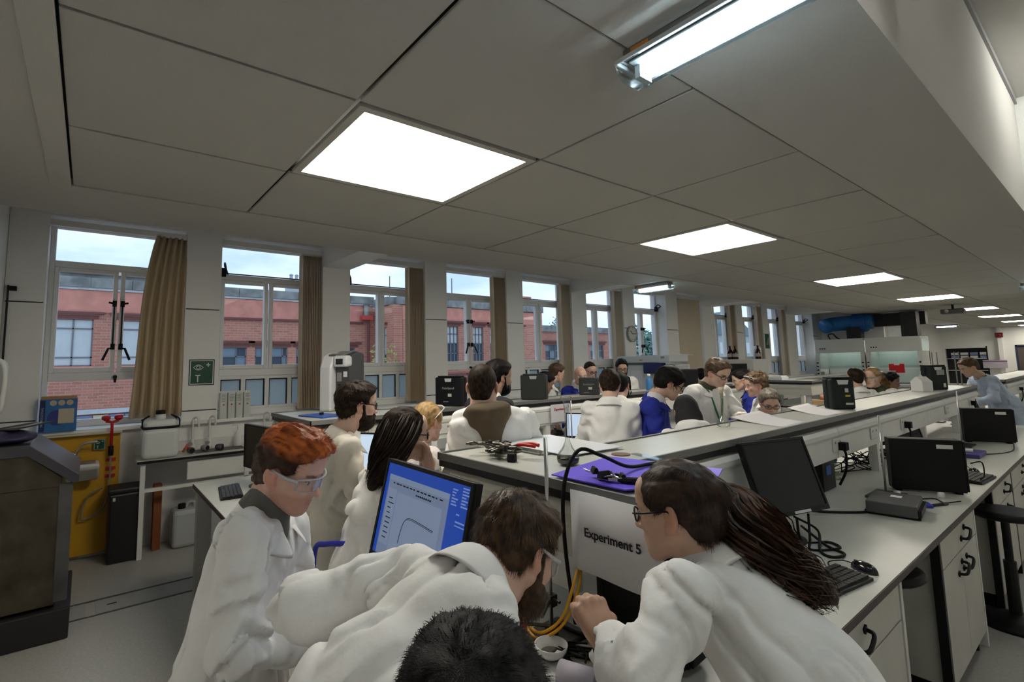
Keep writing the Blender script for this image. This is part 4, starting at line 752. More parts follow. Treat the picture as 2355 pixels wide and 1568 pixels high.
# ================================================================ WINDOW SIDE
# sink counter
t = thing('sink_counter', 'white sink counter on thin legs below the second window', 'counter', (-6.19, .40, 0))
box('top', top_mat, t, 0, .45, 0, 2.0, .87, .90); box('edging', black_edge, t, .45, .454, 0, 2.0, .872, .895); box('upstand', lam_white, t, -.0, .02, 0, 2.0, .90, 1.0)
for y in (.03, .95, 1.9): box('leg', lam_white, t, .38, .42, y, y+.04, 0, .87)
box('modesty_panel', lam_white, t, .36, .40, .42, 1.3, .66, .84, bevel=.01); box('sink_bowl', dark_grey, t, .1, .34, .50, .98, .895, .9015); box('rail', lam_white, t, .38, .42, .07, 1.9, .60, .63)
pt = white_pl
def swan(lab, y): 
    t = thing('lab_tap', lab, 'tap', (-6.08, y, .90)); MB().lathe([(.028, 0), (.028, .06), (.018, .07), (.018, .12)], n=14).build('body', pt, t, smooth=True)
    MB().tube(cat_rom([(0, 0, .1), (0, 0, .30), (.01, .01, .335), (.04, .03, .345), (.06, .045, .32), (.062, .046, .25)]), .011, 8).build('spout', pt, t, smooth=True); MB().tube([(.0, 0, .07), (.06, -.03, .075)], .012, 8).cbox((.065, -.032, .075), .03, .03, .035).build('valve', mid_grey, t)
for y, lab in ((.90, 'white swan-neck tap by the jerrycan'), (1.06, 'second white swan-neck tap on the sink counter'), (1.62, 'white swan-neck tap behind the black monitor'), (1.85, 'farthest white swan-neck tap on the counter')): swan(lab, y)
for i, (x, y, a, lab) in enumerate(((-5.97, 1.0, .6, 'grey rubber bung lying on the counter by the taps'), (-5.93, 1.13, .9, 'dark rubber bung right of the second tap'), (-5.90, .86, .2, 'small black bung beside the sink bowl'))):
    t = thing('rubber_bung', lab, 'bung', (x, y, .90), a); MB().lathe([(.022, -.035), (.030, -.02), (.032, .035), (.024, .036)], (0, 0, .032), 14, (1, 0, 0)).build('bung', mid_grey if i == 0 else dark_grey, t, smooth=True); MB().lathe([(.024, 0), (.022, .001)], (.0372, 0, .032), 14, (1, 0, 0)).build('bore', black_edge, t)
t = thing('red_tubing', 'red rubber tubing end by the jerrycan', 'tubing', (-5.95, .80, .90)); MB().tube(cat_rom([(0, 0, .02), (.02, .02, .06), (0, .04, .08), (.03, .05, .02)]), .012, 8).build('tubing', M('salmon', (.6, .12, .08), .5), t, smooth=True)
t = thing('jerrycan', 'white jerrycan with black straps standing on the sink counter', 'jerrycan', (-5.88, .585, .90))
MB().box(-.11, .11, -.155, .155, 0, .29).build('body', M('hdpe_white', (.66, .68, .66), .4), t, bevel=.045, seg=4); MB().box(-.10, .10, -.145, .145, .27, .37).build('shoulder', M('hdpe_white'), t, bevel=.045, seg=4)
MB().lathe([(.045, .36), (.045, .41), (.04, .42)], n=18).build('neck', M('hdpe_white'), t); MB().lathe([(.042, .405), (.042, .45), (.03, .455)], n=18).build('cap', rubber, t, smooth=True)
MB().box(-.112, .112, -.157, .157, .285, .305).build('strap', rubber, t, bevel=.02)
for s in (-1, 1): MB().tube(cat_rom([(.1, s*.155, .30), (.08, s*.15, .37), (.02, s*.1, .40), (-.03, s*.1, .40), (-.08, s*.15, .36)]), .007, 8).build('carry_handle', rubber, t, smooth=True)
t = thing('pump_bottle', 'white pump bottle at the back of the sink counter', 'bottle', (-6.08, 1.34, .90)); MB().lathe([(.04, 0), (.042, .01), (.042, .09), (.02, .15), (.012, .16), (.012, .18)], n=18).build('bottle', white_pl, t, smooth=True); MB().tube([(0, 0, .18), (0, 0, .225), (-.01, -.02, .235), (-.02, -.05, .225)], .006, 8).build('pump', white_pl, t, smooth=True)
t = thing('leaflet_rack', 'white wall rack with four narrow pockets right of the eyewash sign', 'rack', (-6.19, 1.325, 1.16)); box('back', lam_white, t, 0, .01, -.165, .165, 0, .34)
for i in range(4): o = box('pocket', M('rack_pocket', (.64, .66, .62), .3), t, .01, .05, -.16+.082*i, -.088+.082*i, .01, .325, bevel=.008); MB().box(.05, .052, -.13+.082*i, -.115+.082*i, .185, .2).build('red_dot', red_ink, o); m = MB(); [m.box(.05, .0515, -.145+.082*i, -.105+.082*i, .23+.017*k, .235+.017*k) for k in range(5)]; m.build('print_lines', mid_grey, o)
for x, y, s, lab, onp in ((XW, .985, 1., 'green eyewash sign on the pillar between the first two windows', 1), (-6.10, .115, .36, 'small green eyewash sign on the yellow panel', 0)):
    t = thing('eyewash_sign', lab, 'sign', (x, y, 1.715 if onp else 1.05)); k = s*.125
    box('plate', M('sign_dark', (.0, .03, .016), .4), t, 0, .004, -k, k, -k*1.12, k*1.12); box('border', sign_white, t, .004, .0045, -k*.92, k*.92, -k*1.04, k*1.04); box('field', green_sign, t, .0045, .005, -k*.86, k*.86, -k*.98, k*.98)
    def arc(cy, cz, rr, a0, a1, n=14): return [(.006, cy+rr*math.cos(a0+(a1-a0)*i/n), cz+rr*math.sin(a0+(a1-a0)*i/n)) for i in range(n+1)]
    c0 = (-.28*k, .42*k); w_ = .38*k; q = []
    for sg in (1, -1): q.append([(.006, c0[0]-w_+2*w_*i/12, c0[1]+sg*w_*.58*math.sin(math.pi*i/12)) for i in range(13)])
    e = MB(); [e.tube(p, .028*k, 5) for p in q]; e.tube(arc(c0[0], c0[1], .14*k, 0, 6.283), .03*k, 5); e.build('eye', sign_white, t)
    MB().box(.005, .0065, .32*k, .66*k, .60*k, .68*k).box(.005, .0065, .45*k, .53*k, .47*k, .81*k).build('cross', sign_white, t); MB().box(.005, .0065, -.5*k, -.1*k, -.3*k, -.22*k).box(.005, .0065, -.34*k, -.26*k, -.85*k, -.22*k).build('basin', sign_white, t)
    m = MB(); [m.tube([(.006, c0[0]-.2*k+.1*k*j, .0*k-.1*k*(j % 2)), (.006, c0[0]-.2*k+.1*k*j, -.06*k-.1*k*(j % 2))], .012*k, 4) for j in range(5)]; m.build('droplets', M('sign_dim', (.1, .25, .17), .5), t)
t = thing('eyewash_station', 'yellow safety backboard under the nearest window', 'eyewash station', (-6.19, -.02, 0)); MB().box(0, .06, -.40, .30, .04, 1.15).build('panel', M('safety_yellow', (.62, .33, .015), .5, var=.12, scale=3), t, bevel=.004); box('shelf_lip', M('cream_lip', (.62, .58, .46), .5), t, 0, .12, -.42, .31, 1.15, 1.165)
t = thing('drench_basin', 'small white wash basin on the yellow panel', 'basin', (-5.98, -.0, .84)); MB().prism([(-.12, .0), (.0, -.1), (.16, .03), (.17, .07), (-.12, .07)], 'y', -.12, .12).build('bowl', white_pl, t, bevel=.02, seg=3); box('inner', mid_grey, t, -.1, .12, -.09, .09, .068, .0725)
t = thing('basin_tap', 'chrome tap above the small wash basin', 'tap', (-6.08, -.06, 1.0)); MB().tube(cat_rom([(-.05, 0, -.02), (.03, 0, -.02), (.05, .02, .03), (.06, .06, .075), (.07, .16, .09)]), .011, 8).build('spout', ch, t, smooth=True); MB().lathe([(.022, -.03), (.03, 0), (.022, .03)], (.03, -.03, -.02), 12, (0, 1, 0)).cbox((.04, -.08, .0), .03, .06, .02).build('lever', ch, t)
t = thing('eyewash_spray', 'red twin-headed eyewash spray on the yellow panel', 'eyewash', (-6.06, .205, 1.0)); MB().tube([(0, 0, .0), (0, 0, .24), (0, 0, .26)], .013, 8).tube([(0, -.05, .27), (0, 0, .255), (0, .05, .27)], .014, 8).build('stem', red_pl, t, smooth=True)
for s in (-1, 1): MB().lathe([(.012, 0), (.036, .02), (.036, .045), (.02, .055), (0, .056)], (0, s*.05, .27), 16, (.2, 0, 1)).build('spray_head', red_pl, t, smooth=True)
MB().tube([(0, 0, -.06), (0, 0, .03)], .022, 8).build('valve', rubber, t, smooth=True); MB().tube(cat_rom([(0, 0, -.05), (-.01, -.0, -.3), (-.04, -.04, -.55), (-.02, -.2, -.62), (.0, -.16, -.42), (0, -.05, -.35)]), .008, 6).build('hose', mid_grey, t, smooth=True)
m = MB(); [m.box(-.05, -.047, -.035, .045, a, a+.03) for a in (-.12, -.2, -.27)]; m.build('red_label', red_ink, t)
t = thing('blue_box', 'blue printed cardboard box on the nearest window sill', 'box', (-6.15, -.205, 1.20), -.0); MB().box(-.06, .06, -.135, .135, 0, .30).build('carton', M('box_blue', (.03, .16, .42), .5, var=.12, scale=9), t, bevel=.004)
box('dark_spine', M('box_navy', (.012, .025, .10), .5), t, .0605, .062, -.135, -.095, .01, .29); box('brown_flap', brown_card, t, -.058, .058, -.13, .13, .30, .325)
text('PROFESSIONAL', .026, (.063, -.114, .14), (math.pi/2, -math.pi/2, math.pi/2), M('box_print', (.4, .55, .65), .5), t)
box('paper_label', M('label_cream', (.55, .48, .36), .7), t, .061, .062, .0, .115, .075, .21); MB().lathe([(.07, 0), (.07, .0004)], (.0601, -.01, .13), 24, (1, 0, 0)).build('roundel', M('roundel_navy', (.03, .05, .25), .5), t); m = MB(); [m.lathe([(.026, 0), (.026, .002)], (.061, -.04+.06*k, .265), 14, (1, 0, 0)) for k in range(3)]; m.build('badges', M('label_cream'), t)
t = thing('waste_bin', 'tall black bin between the yellow panel and the sink counter', 'bin', (-5.93, .33, 0)); MB().prism([(-.13, 0), (.13, 0), (.145, .62), (-.145, .62)], 'y', -.13, .13).build('body', M('bin_black', (.010, .010, .011), .5), t, bevel=.02); MB().box(-.15, .15, -.14, .14, .62, .665).build('lid', M('bin_black'), t, bevel=.015); box('badge', M('sticker_white'), t, .146, .148, -.1, -.08, .56, .59)
t = thing('brown_board', 'orange-brown board leaning under the sink counter', 'board', (-5.98, .60, 0), .0); MB().box(-.1, .02, -.035, .035, .0, .62).build('board', M('rust_board', (.22, .06, .015), .7, var=.15, scale=6), t, bevel=.004)
for x, y, lab in ((-5.98, .83, 'white jerrycan with black cap on the floor under the counter'), (-6.0, 1.12, 'second white jerrycan on the floor, farther under the counter')):
    t = thing('floor_jerrycan', lab, 'jerrycan', (x, y, 0)); MB().box(-.13, .13, -.11, .11, 0, .36).build('body', M('hdpe_grey', (.42, .44, .45), .45), t, bevel=.04, seg=3); MB().lathe([(.035, .35), (.035, .40), (.03, .405)], (.02, -.02, 0), 14).build('cap', rubber, t); MB().tube(cat_rom([(0, .02, .35), (0, .04, .40), (0, .09, .40), (0, .1, .34)]), .014, 8).build('handle', M('hdpe_grey'), t, smooth=True)
# lectern-like cabinet at the left edge
t = thing('metal_cabinet', 'dark sloping-topped cabinet at the left picture edge', 'cabinet', (-4.47, -.02, 0))
brz = M('bronze_metal', (.085, .07, .05), .36, .7, bump=.06, scale=6, var=.35); brz2 = M('grey_metal', (.10, .10, .105), .4, .5, var=.3, scale=4)
MB().box(-.75, -.01, -.62, -.09, .22, .98).prism([(-.62, .98), (-.09, .98), (-.09, 1.04), (-.27, 1.20), (-.62, 1.20)], 'x', -.75, -.01).build('body', brz, t, bevel=.004); MB().box(-.012, .0, -.10, -.028, .24, 1.0).build('corner_strip', brz2, t)
MB().prism([(-.62, 1.20), (-.27, 1.20), (-.03, 1.0), (.0, 1.0), (.0, 1.055), (-.265, 1.275), (-.62, 1.275)], 'x', -.78, .02).build('top_slab', M('slab_grey', (.045, .045, .055), .35), t, bevel=.004)
MB().box(-.76, .03, -.62, -.01, 0, .20).build('plinth', M('plinth_black', (.012, .012, .013), .5), t, bevel=.01)
t = thing('dark_bag', 'dark crumpled bag on top of the left cabinet', 'bag', (-4.62, -.42, 1.275)); m = MB(); rr = np.random.RandomState(4); n1, n2 = 16, 9; vs = []
for i in range(n2):
    for j in range(n1): a = math.pi*i/(n2-1)-math.pi/2; b = 2*math.pi*j/n1; k = 1+.25*rr.uniform(-1, 1); vs.append((.14*math.cos(a)*math.cos(b)*k, .17*math.cos(a)*math.sin(b)*k, max(0, .045+.05*math.sin(a)*k)))
m.add(vs, [(i*n1+j, i*n1+(j+1) % n1, (i+1)*n1+(j+1) % n1, (i+1)*n1+j) for i in range(n2-1) for j in range(n1)]); m.build('bag', M('bag_navy', (.03, .025, .07), .6), t, smooth=True, sub=1)
MB().add([(-.1, -.1, .09), (.13, .05, .10), (.05, .26, .135), (-.1, .1, .12), (-.1, -.1, .096), (.13, .05, .106), (.05, .26, .141), (-.1, .1, .126)], [(3, 2, 1, 0), (4, 5, 6, 7), (0, 1, 5, 4), (1, 2, 6, 5), (2, 3, 7, 6), (3, 0, 4, 7)]).build('flap', M('flap_black', (.014, .013, .02), .6), t); MB().tube(cat_rom([(.0, .0, .10), (.06, .1, .115), (.02, .18, .13)]), .008, 6).build('strap', M('strap_grey', (.3, .3, .28), .6), t, smooth=True)
t = thing('towel_dispenser', 'white rounded dispenser on the wall at the left picture edge', 'dispenser', (-5.0, YB, 1.66)); MB().box(-.12, .16, 0, .18, -.2, .2).build('body', M('dispenser_white', (.6, .62, .58), .4), t, bevel=.07, seg=4); MB().tube(cat_rom([(.16, .17, -.19), (.17, .185, .05), (.165, .16, .17), (.15, .06, .20)]), .014, 8).build('rim', white_pl, t, smooth=True)
t = thing('wall_conduit', 'thin black conduit with a hook in the wall corner', 'conduit', (-6.18, YB+.03, 1.2)); MB().tube([(0, 0, 0), (0, 0, 1.35)], .008, 6).build('pipe', black_pl, t); MB().box(-.01, .03, 0, .06, 1.3, 1.34).build('hook', black_pl, t)
# tall instrument on the head of the second shelf
t = thing('tower_instrument', 'tall white and grey instrument with a small display on the second bench', 'instrument', (-4.52, 1.88, ZT), .55)
MB().prism([(-.15, 0), (.05, 0), (.05, .50), (-.02, .54), (-.10, .50), (-.15, .40)], 'x', -.13, .0).build('white_shell', M('shell_white', (.68, .70, .72), .35), t, bevel=.02, seg=3)
MB().prism([(-.08, 0), (.16, 0), (.16, .52), (.05, .545), (-.08, .49)], 'x', .0, .15).build('grey_column', M('column_grey', (.06, .062, .066), .4), t, bevel=.006)
MB().box(.0, .155, -.13, -.03, .40, .505).build('display_head', M('shell_white'), t, bevel=.025, seg=3); box('display', scr_dark, t, .04, .115, -.1325, -.129, .425, .475); box('grey_tag', mid_grey, t, .02, .07, -.085, -.082, .27, .35); box('white_tag', paper, t, .09, .13, -.085, -.082, .31, .36)
MB().prism([(-.10, .50), (.10, .54), (.10, .555), (-.11, .515)], 'x', -.06, .1).build('top_cover', M('cover_grey', (.17, .17, .165), .4), t, bevel=.006); m = MB(); [m.box(.03, .12, -.084, -.08, .17+.03*k, .185+.03*k) for k in range(3)]; m.build('vent', black_edge, t)
t = thing('blue_folder', 'flat blue folder lying on the end of the second shelf', 'folder', (-4.12, 1.55, ZT), .25); box('folder', M('folder_blue', (.02, .09, .42), .45), t, -.17, .17, -.11, .11, 0, .012, bevel=.003); MB().box(-.02, .0, -.01, .02, .012, .03).build('clip', black_pl, t)
# clock
t = thing('wall_clock', 'round white wall clock on the pillar', 'clock', (XW, 8.80, 2.285)); MB().lathe([(.165, 0), (.165, .04), (.15, .045), (.145, .03)], n=36, ax=(1, 0, 0), cap=False).build('rim', M('clock_rim', (.30, .31, .26), .4), t, smooth=False); MB().lathe([(.148, .02), (.148, .028)], n=36, ax=(1, 0, 0)).build('face', M('clock_face', (.62, .63, .58), .5), t)
for k in range(1, 13): a = math.pi/2-k*math.pi/6; text(str(k), .034, (.030, .118*math.cos(a), .118*math.sin(a)), (math.pi/2, 0, math.pi/2), ink, t, name='numeral')
for l, a in ((.085, math.radians(132)), (.105, math.radians(2))): MB().tube([(.034, 0, 0), (.034, l*math.cos(a), l*math.sin(a))], .006, 5).build('hand', ink, t)
# white bench instrument with lid near the clock, and bottles
t = thing('bench_analyser', 'large white bench analyser with a raised lid below the clock', 'instrument', (-5.45, 8.35, 0), .0); an = M('analyser_white', (.66, .68, .68), .4)
box('stand', lam_grey, t, -.55, .55, -.2, .55, 0, 1.1); MB().box(-.6, .45, -.02, .5, 1.10, 1.66).build('body', an, t, bevel=.02); MB().box(-.7, .42, -.12, .5, 1.70, 1.83).build('lid', M('lid_grey', (.55, .57, .57), .4), t, bevel=.015); MB().box(-.62, -.2, .1, .5, 1.5, 1.72).build('lid_back', an, t, bevel=.01)
MB().box(-.1, .28, -.16, -.02, 1.50, 1.69).build('navy_block', M('navy', (.012, .02, .11), .5), t, bevel=.008); MB().prism([(.28, 1.42), (.5, 1.42), (.5, 1.70), (.42, 1.70)], 'y', -.1, .35).build('clear_hood', clear_pl, t); box('lid_label', mid_grey, t, .25, .32, -.125, -.12, 1.77, 1.81); box('orange_mark', M('sticker_orange'), t, -.2, -.14, -.125, -.12, 1.74, 1.76); box('notice', paper, t, -.45, -.18, -.025, -.021, 1.25, 1.55); MB().tube([(.45, .1, 1.845), (.75, .1, 1.82)], .008, 6).build('arm', white_pl, t)
t = thing('paper_on_lid', 'dark papers lying on the lid of the white analyser', 'paper', (-5.6, 8.5, 1.83), .2); box('sheet', M('sheet_blue', (.25, .32, .42), .6), t, -.14, .12, -.1, .1, 0, .01)
t = thing('lab_oven', 'white box oven under the brown bottles', 'oven', (-5.72, 12.6, 0)); box('stand', lam_grey, t, -.35, .35, -.35, .35, 0, 1.05); MB().box(-.38, .38, -.38, .38, 1.05, 1.72).build('body', white_pl, t, bevel=.02); box('glass_door', M('oven_glass', (.03, .033, .035), .15), t, -.30, .22, -.392, -.378, 1.12, 1.62); MB().tube([(.27, -.40, 1.2), (.27, -.40, 1.5)], .012, 8).build('handle', mid_grey, t)
amb = M('brown_glass', (.035, .008, .006), .12)
for x, y, lab in ((-5.98, 12.45, 'left of two tall brown bottles on the white oven'), (-5.86, 12.45, 'right of two tall brown bottles on the white oven'), (-5.55, 12.95, 'separate brown bottle with a white label on the oven')):
    t = thing('brown_bottle', lab, 'bottle', (x, y, 1.72)); MB().lathe([(.06, 0), (.065, .01), (.065, .17), (.045, .22), (.02, .26), (.02, .30)], n=16).build('glass', amb, t, smooth=True); MB().lathe([(.024, .29), (.024, .33), (.0, .331)], n=14).build('cap', M('cap_maroon', (.08, .01, .01), .5), t); MB().lathe([(.0665, .06), (.0665, .14)], n=16, cap=False).build('label', M('bottle_label', (.45, .40, .38), .7), t)
# washing bottles and cartons on the second shelf right of the bearded man
lump('spray_bottle', 'blue and white bottle on the second shelf beside the bright blue coat', 'bottle', -4.02, 6.05, ZT, [('body', 'l', ([(.04, 0), (.042, .01), (.042, .14), (.02, .18)],), M('bottle_blue', (.05, .2, .45), .4)), ('cap', 'l', ([(.022, .18), (.022, .22), (.0, .221)],), white_pl)])
lump('blue_cap_jar', 'clear jar with a navy cap on the second shelf', 'jar', -4.0, 6.28, ZT, [('jar', 'l', ([(.045, 0), (.045, .14), (.03, .17)],), lab_glass), ('cap', 'l', ([(.035, .17), (.035, .22), (.0, .221)],), M('navy'))])
leafpaper('sheet of paper on the second shelf by the tall standing person', [(-3.95, 7.9, .003), (-3.95, 8.3, .003), (-4.2, 8.3, .003), (-4.2, 7.9, .003)])
WT6 = worktop('narrow side bench left of the far bench', -5.2, -4.6, 10., 12.); wpart(WT6, 'underframe', lam_white, -5.1, -4.7, 10.1, 11.9, 0, .84)
lump('brown_carton', 'brown carton standing on the narrow side bench', 'carton', -4.9, 10.2, ZW, [('carton', 'b', (-.2, .2, -.15, .15, 0, .3), brown_card)])
lump('paper_tray', 'white tray of papers on the far bench shelf', 'tray', -4.05, 10.0, ZT, [('tray', 'b', (-.16, .2, -.15, .15, 0, .05), M('tray_white', (.55, .57, .6), .5)), ('papers', 'b', (-.14, .18, -.13, .13, .05, .075), paper)])
for i, (x, y, c) in enumerate(((-4.7, 10.7, (.5, .42, .1)), (-4.8, 11.1, (.62, .62, .6)), (-4.75, 11.5, (.25, .45, .3)))): lump('squeeze_bottle', ['yellow-labelled bottle left of the far bench', 'clear wash bottle left of the far bench', 'green-tinted bottle left of the far bench'][i], 'bottle', x, y, ZW, [('body', 'l', ([(.05, 0), (.05, .2), (.02, .28)],), M('sq%d' % i, c, .4)), ('nozzle', 'l', ([(.02, .28), (.008, .34), (.004, .42)],), white_pl)])
lump('dispenser_can', 'white wall dispenser below the small far green sign', 'dispenser', -6.1, 14.2, 1.7, [('can', 'l', ([(.1, 0), (.1, .3), (.06, .36)],), white_pl)])
t = thing('exit_sign', 'small green safety sign on a far pillar', 'sign', (XW, 15.08, 2.2)); box('plate', green_sign, t, 0, .01, -.12, .12, -.2, .2); MB().tube([(.012, -.02, -.1), (.012, .04, .1)], .02, 6).build('figure', M('sign_pale', (.3, .55, .3), .5), t)
lump('storage_crate', 'wooden shelf crate under the far bench end', 'crate', -4.5, 9.6, 0, [('crate', 'b', (-.2, .2, -.2, .2, 0, .25), brown_card)]); lump('brown_carton', 'brown cardboard carton under the far bench', 'carton', -3.75, 10.9, 0, [('carton', 'b', (-.2, .2, -.15, .15, 0, .4), brown_card), ('tape', 'b', (-.2, .2, -.03, .03, .4, .402), M('label_cream'))])
lump('wood_tray', 'wooden tray with pink ends on the far bench worktop', 'tray', -3.55, 10.8, ZW, [('tray', 'b', (-.3, .3, -.15, .15, 0, .08), M('pale_wood', (.5, .34, .18), .6)), ('roll', 'l', ([(.05, 0), (.05, .1)], (.0, 0, .08)), M('pink_roll', (.6, .3, .22), .6))])
# fume cupboards
fw = M('hood_white', (.60, .61, .57), .45)
for k, (x0, x1) in enumerate(((-6.02, -4.78), (-4.74, -3.5))):
    t = thing('fume_cupboard', ['left fume cupboard with a glass sash', 'right fume cupboard with a red sign in its sash'][k], 'fume cupboard', ((x0+x1)/2, 18.0, 0), group='fume cupboards'); w = (x1-x0)/2
    box('fascia', fw, t, -w, w, 0, .12, 1.85, 2.26, bevel=.01); box('roof', fw, t, -w, w, .1, .9, 2.2, 2.26); box('back', M('hood_inner', (.62, .68, .66), .6), t, -w, w, .82, .9, .8, 2.2)
    for s in (-1, 1): box('side_pillar', fw, t, s*w-.09 if s > 0 else -w, w if s > 0 else -w+.09, 0, .9, .0, 1.85); [MB().lathe([(.022, 0), (.022, .04)], (s*(w-.045), 0, 1.0+.11*q), 10, (0, -1, 0)).build('valve_knob', black_pl, t) for q in range(6)]
    box('worktop', M('hood_top', (.5, .5, .48), .4), t, -w, w, -.02, .85, .86, .92); box('base', fw, t, -w+.02, w-.02, .05, .85, .05, .86)
    MB().box(-w+.09, w-.09, .03, .036, 1.38, 1.85).build('sash_glass', glass_mat('sash_glass%d' % k, (.75, .82, .80), .03), t); box('sash_handle', M('hood_inner'), t, -w+.09, w-.09, .01, .05, 1.36, 1.395); m = MB(); [m.lathe([(.018, 0), (.018, .012)], (-w+.14+.06*q, 0, 1.98), 10, (0, -1, 0)) for q in range(3)]; m.build('indicator', black_pl, t)
    MB().box(-w+.2, w-.2, .3, .42, 2.14, 2.19).build('hood_lamp', M('hood_lamp', (.9, .9, .9), .5, emit=((1.0, 1.0, .97), 7.)), t)
    box('baffle', M('baffle', (.48, .54, .52), .6), t, -w+.12, w-.12, .72, .76, .95, 1.45)
    if k: MB().box(-.12, .22, -.0, .03, 1.25, 1.5).build('red_sign', red_pl, t); box('paper_note', paper, t, 0, .12, -.01, .0, 1.46, 1.52)
    else: MB().box(-w+.11, -w+.2, -.02, 0, 1.15, 1.28).build('control', mid_grey, t)
dct = M('duct_blue', (.02, .16, .42), .45, var=.15, scale=5); dkd = M('duct_black', (.012, .012, .013), .6)
t = thing('blue_duct', 'large blue ventilation duct above the fume cupboards', 'duct', (-5.4, 18.5, 2.75)); MB().tube(cat_rom([(-.4, -.2, -.08), (-.3, 0, -.02), (0, .05, .0), (.35, .05, .0), (.75, .05, .0)]), .22, 16).build('pipe', dct, t, smooth=True); MB().lathe([(.27, 0), (.29, .05), (.29, .3), (.27, .35)], (.28, .05, .0), 16, (1, 0, 0)).build('elbow', M('duct_blue_dark', (.015, .10, .34), .5), t)
t = thing('black_duct', 'black square ducting behind the blue duct', 'duct', (-5.1, 18.4, 2.26)); MB().box(-.15, .2, -.1, .25, 0, .35).build('riser', dkd, t); MB().box(1.15, 1.5, -.1, .3, 0, .70).build('riser', dkd, t); MB().box(-.2, 1.6, .42, .7, .35, .72).build('run', dkd, t); MB().tube(cat_rom([(-.55, -.2, .0), (-.6, -.2, .14), (-.48, -.2, .17), (-.38, -.2, .05), (-.3, -.2, .0)]), .02, 6).build('flex_pipe', dkd, t, smooth=True)
t = thing('steel_trolley', 'grey trolley at the far side of the fume cupboards', 'trolley', (-3.2, 19.0, 0)); MB().box(-.25, .25, -.3, .3, .8, .85).box(-.25, .25, -.3, .3, .2, .25).build('shelf', M('trolley', (.4, .4, .38), .5), t); [MB().tube([(sx*.23, sy*.28, 0), (sx*.23, sy*.28, 1.8)], .015, 6).build('post', mid_grey, t) for sx in (-1, 1) for sy in (-1, 1)]
# clutter between the hoods and the far bench
for i, (x, y, c, lab) in enumerate(((-2.9, 12.2, (.5, .03, .04), 'red-fronted white box on the far bench by a blue coat'), (-2.6, 12.6, (.6, .6, .6), 'white box on the far bench beside the red-fronted box'))): lump('supply_box', lab, 'box', x, y, ZW+.03, [('box', 'b', (-.22, .22, -.12, .12, 0, .14), M('sup%d' % i, c, .5)), ('lid', 'b', (-.23, .23, -.13, .13, .14, .19), white_pl)])
WT5 = worktop('worktop of the middle far bench behind a white-coated person', -3.05, -2.2, 11.8, 16.)
wpart(WT5, 'underframe', lam_white, -2.9, -2.4, 12., 15.5, 0, .84)
t = thing('paper_stack', 'stack of white papers beside the person in pale blue', 'papers', (-1.75, 10.95, ZW)); box('stack', M('paper_cream', (.65, .6, .5), .7), t, -.2, .22, -.2, .2, 0, .34); box('folder', brown_card, t, .0, .24, -.22, .0, .34, .36)
t = thing('wall_notice', 'purple-edged notice board low on the end wall', 'notice', (-4.15, YE-.25, 1.0)); box('board', M('notice', (.55, .5, .58), .6), t, -.5, .35, -.03, 0, 0, .4); box('strip', M('notice_purple', (.25, .12, .3), .6), t, -.5, .35, -.035, -.03, .3, .36)
# things on the worktop of the second bench
lump('green_mat', 'lime green sheet on the second bench worktop', 'sheet', -3.45, 3.55, ZW, [('sheet', 'b', (-.12, .12, -.18, .18, 0, .006), M('lime', (.35, .6, .08), .6))])
lump('purple_gloves', 'pair of purple gloves on the second bench under the person facing away', 'gloves', -3.6, 3.85, ZW+.006, [('glove', 'b', (-.09, .05, -.1, .1, .0, .05), purple), ('glove', 'b', (-.03, .09, -.06, .12, .05, .08), purple)])
lump('black_meter', 'black meter box on the second bench', 'meter', -3.55, 4.55, ZW, [('box', 'b', (-.1, .1, -.12, .12, 0, .08), black_pl), ('panel', 'b', (-.06, .06, -.122, -.12, .02, .06), mid_grey)])
lump('paper_pad', 'white papers on the second bench worktop', 'papers', -3.4, 4.15, ZW, [('pad', 'b', (-.14, .1, -.12, .12, 0, .012), paper)])
lump('yellow_bung', 'small yellow bottle on the second bench by the brown hood', 'bottle', -3.45, 2.95, ZW, [('body', 'l', ([(.03, 0), (.03, .09), (.015, .12)],), M('bottle_yellow', (.55, .4, .03), .4)), ('cap', 'l', ([(.018, .12), (.018, .15), (.0, .151)],), white_pl)])
# ================================================================ PEOPLE: smooth-blended volumes turned into one skin
_T = np.random.RandomState(11).rand(32, 32, 32).astype(np.float32)
def vnoise(P):
    i = np.floor(P).astype(np.int64); f = (P-i).astype(np.float32); f = f*f*(3-2*f); i &= 31; j = (i+1) & 31
    x0, y0, z0 = i.T; x1, y1, z1 = j.T; fx, fy, fz = f.T
    a = _T[x0, y0, z0]*(1-fx)+_T[x1, y0, z0]*fx; b = _T[x0, y1, z0]*(1-fx)+_T[x1, y1, z0]*fx
    c = _T[x0, y0, z1]*(1-fx)+_T[x1, y0, z1]*fx; d = _T[x0, y1, z1]*(1-fx)+_T[x1, y1, z1]*fx
    return ((a*(1-fy)+b*fy)*(1-fz)+(c*(1-fy)+d*fy)*fz)*2-1
A3 = lambda *a: np.array(a, dtype=np.float64)
def RC(a, b, ra, rb, k=.02, op='u', sq=None): return ('rc', np.array(a, float), np.array(b, float), ra, rb, k, op, sq)
def EL(c, r, k=.02, op='u', rot=None): return ('el', np.array(c, float), np.array(r, float), rot, None, k, op, None)
def PL(n, c, op='i', k=.004): n = np.array(n, float); return ('pl', n/np.linalg.norm(n), c, None, None, k, op, None)
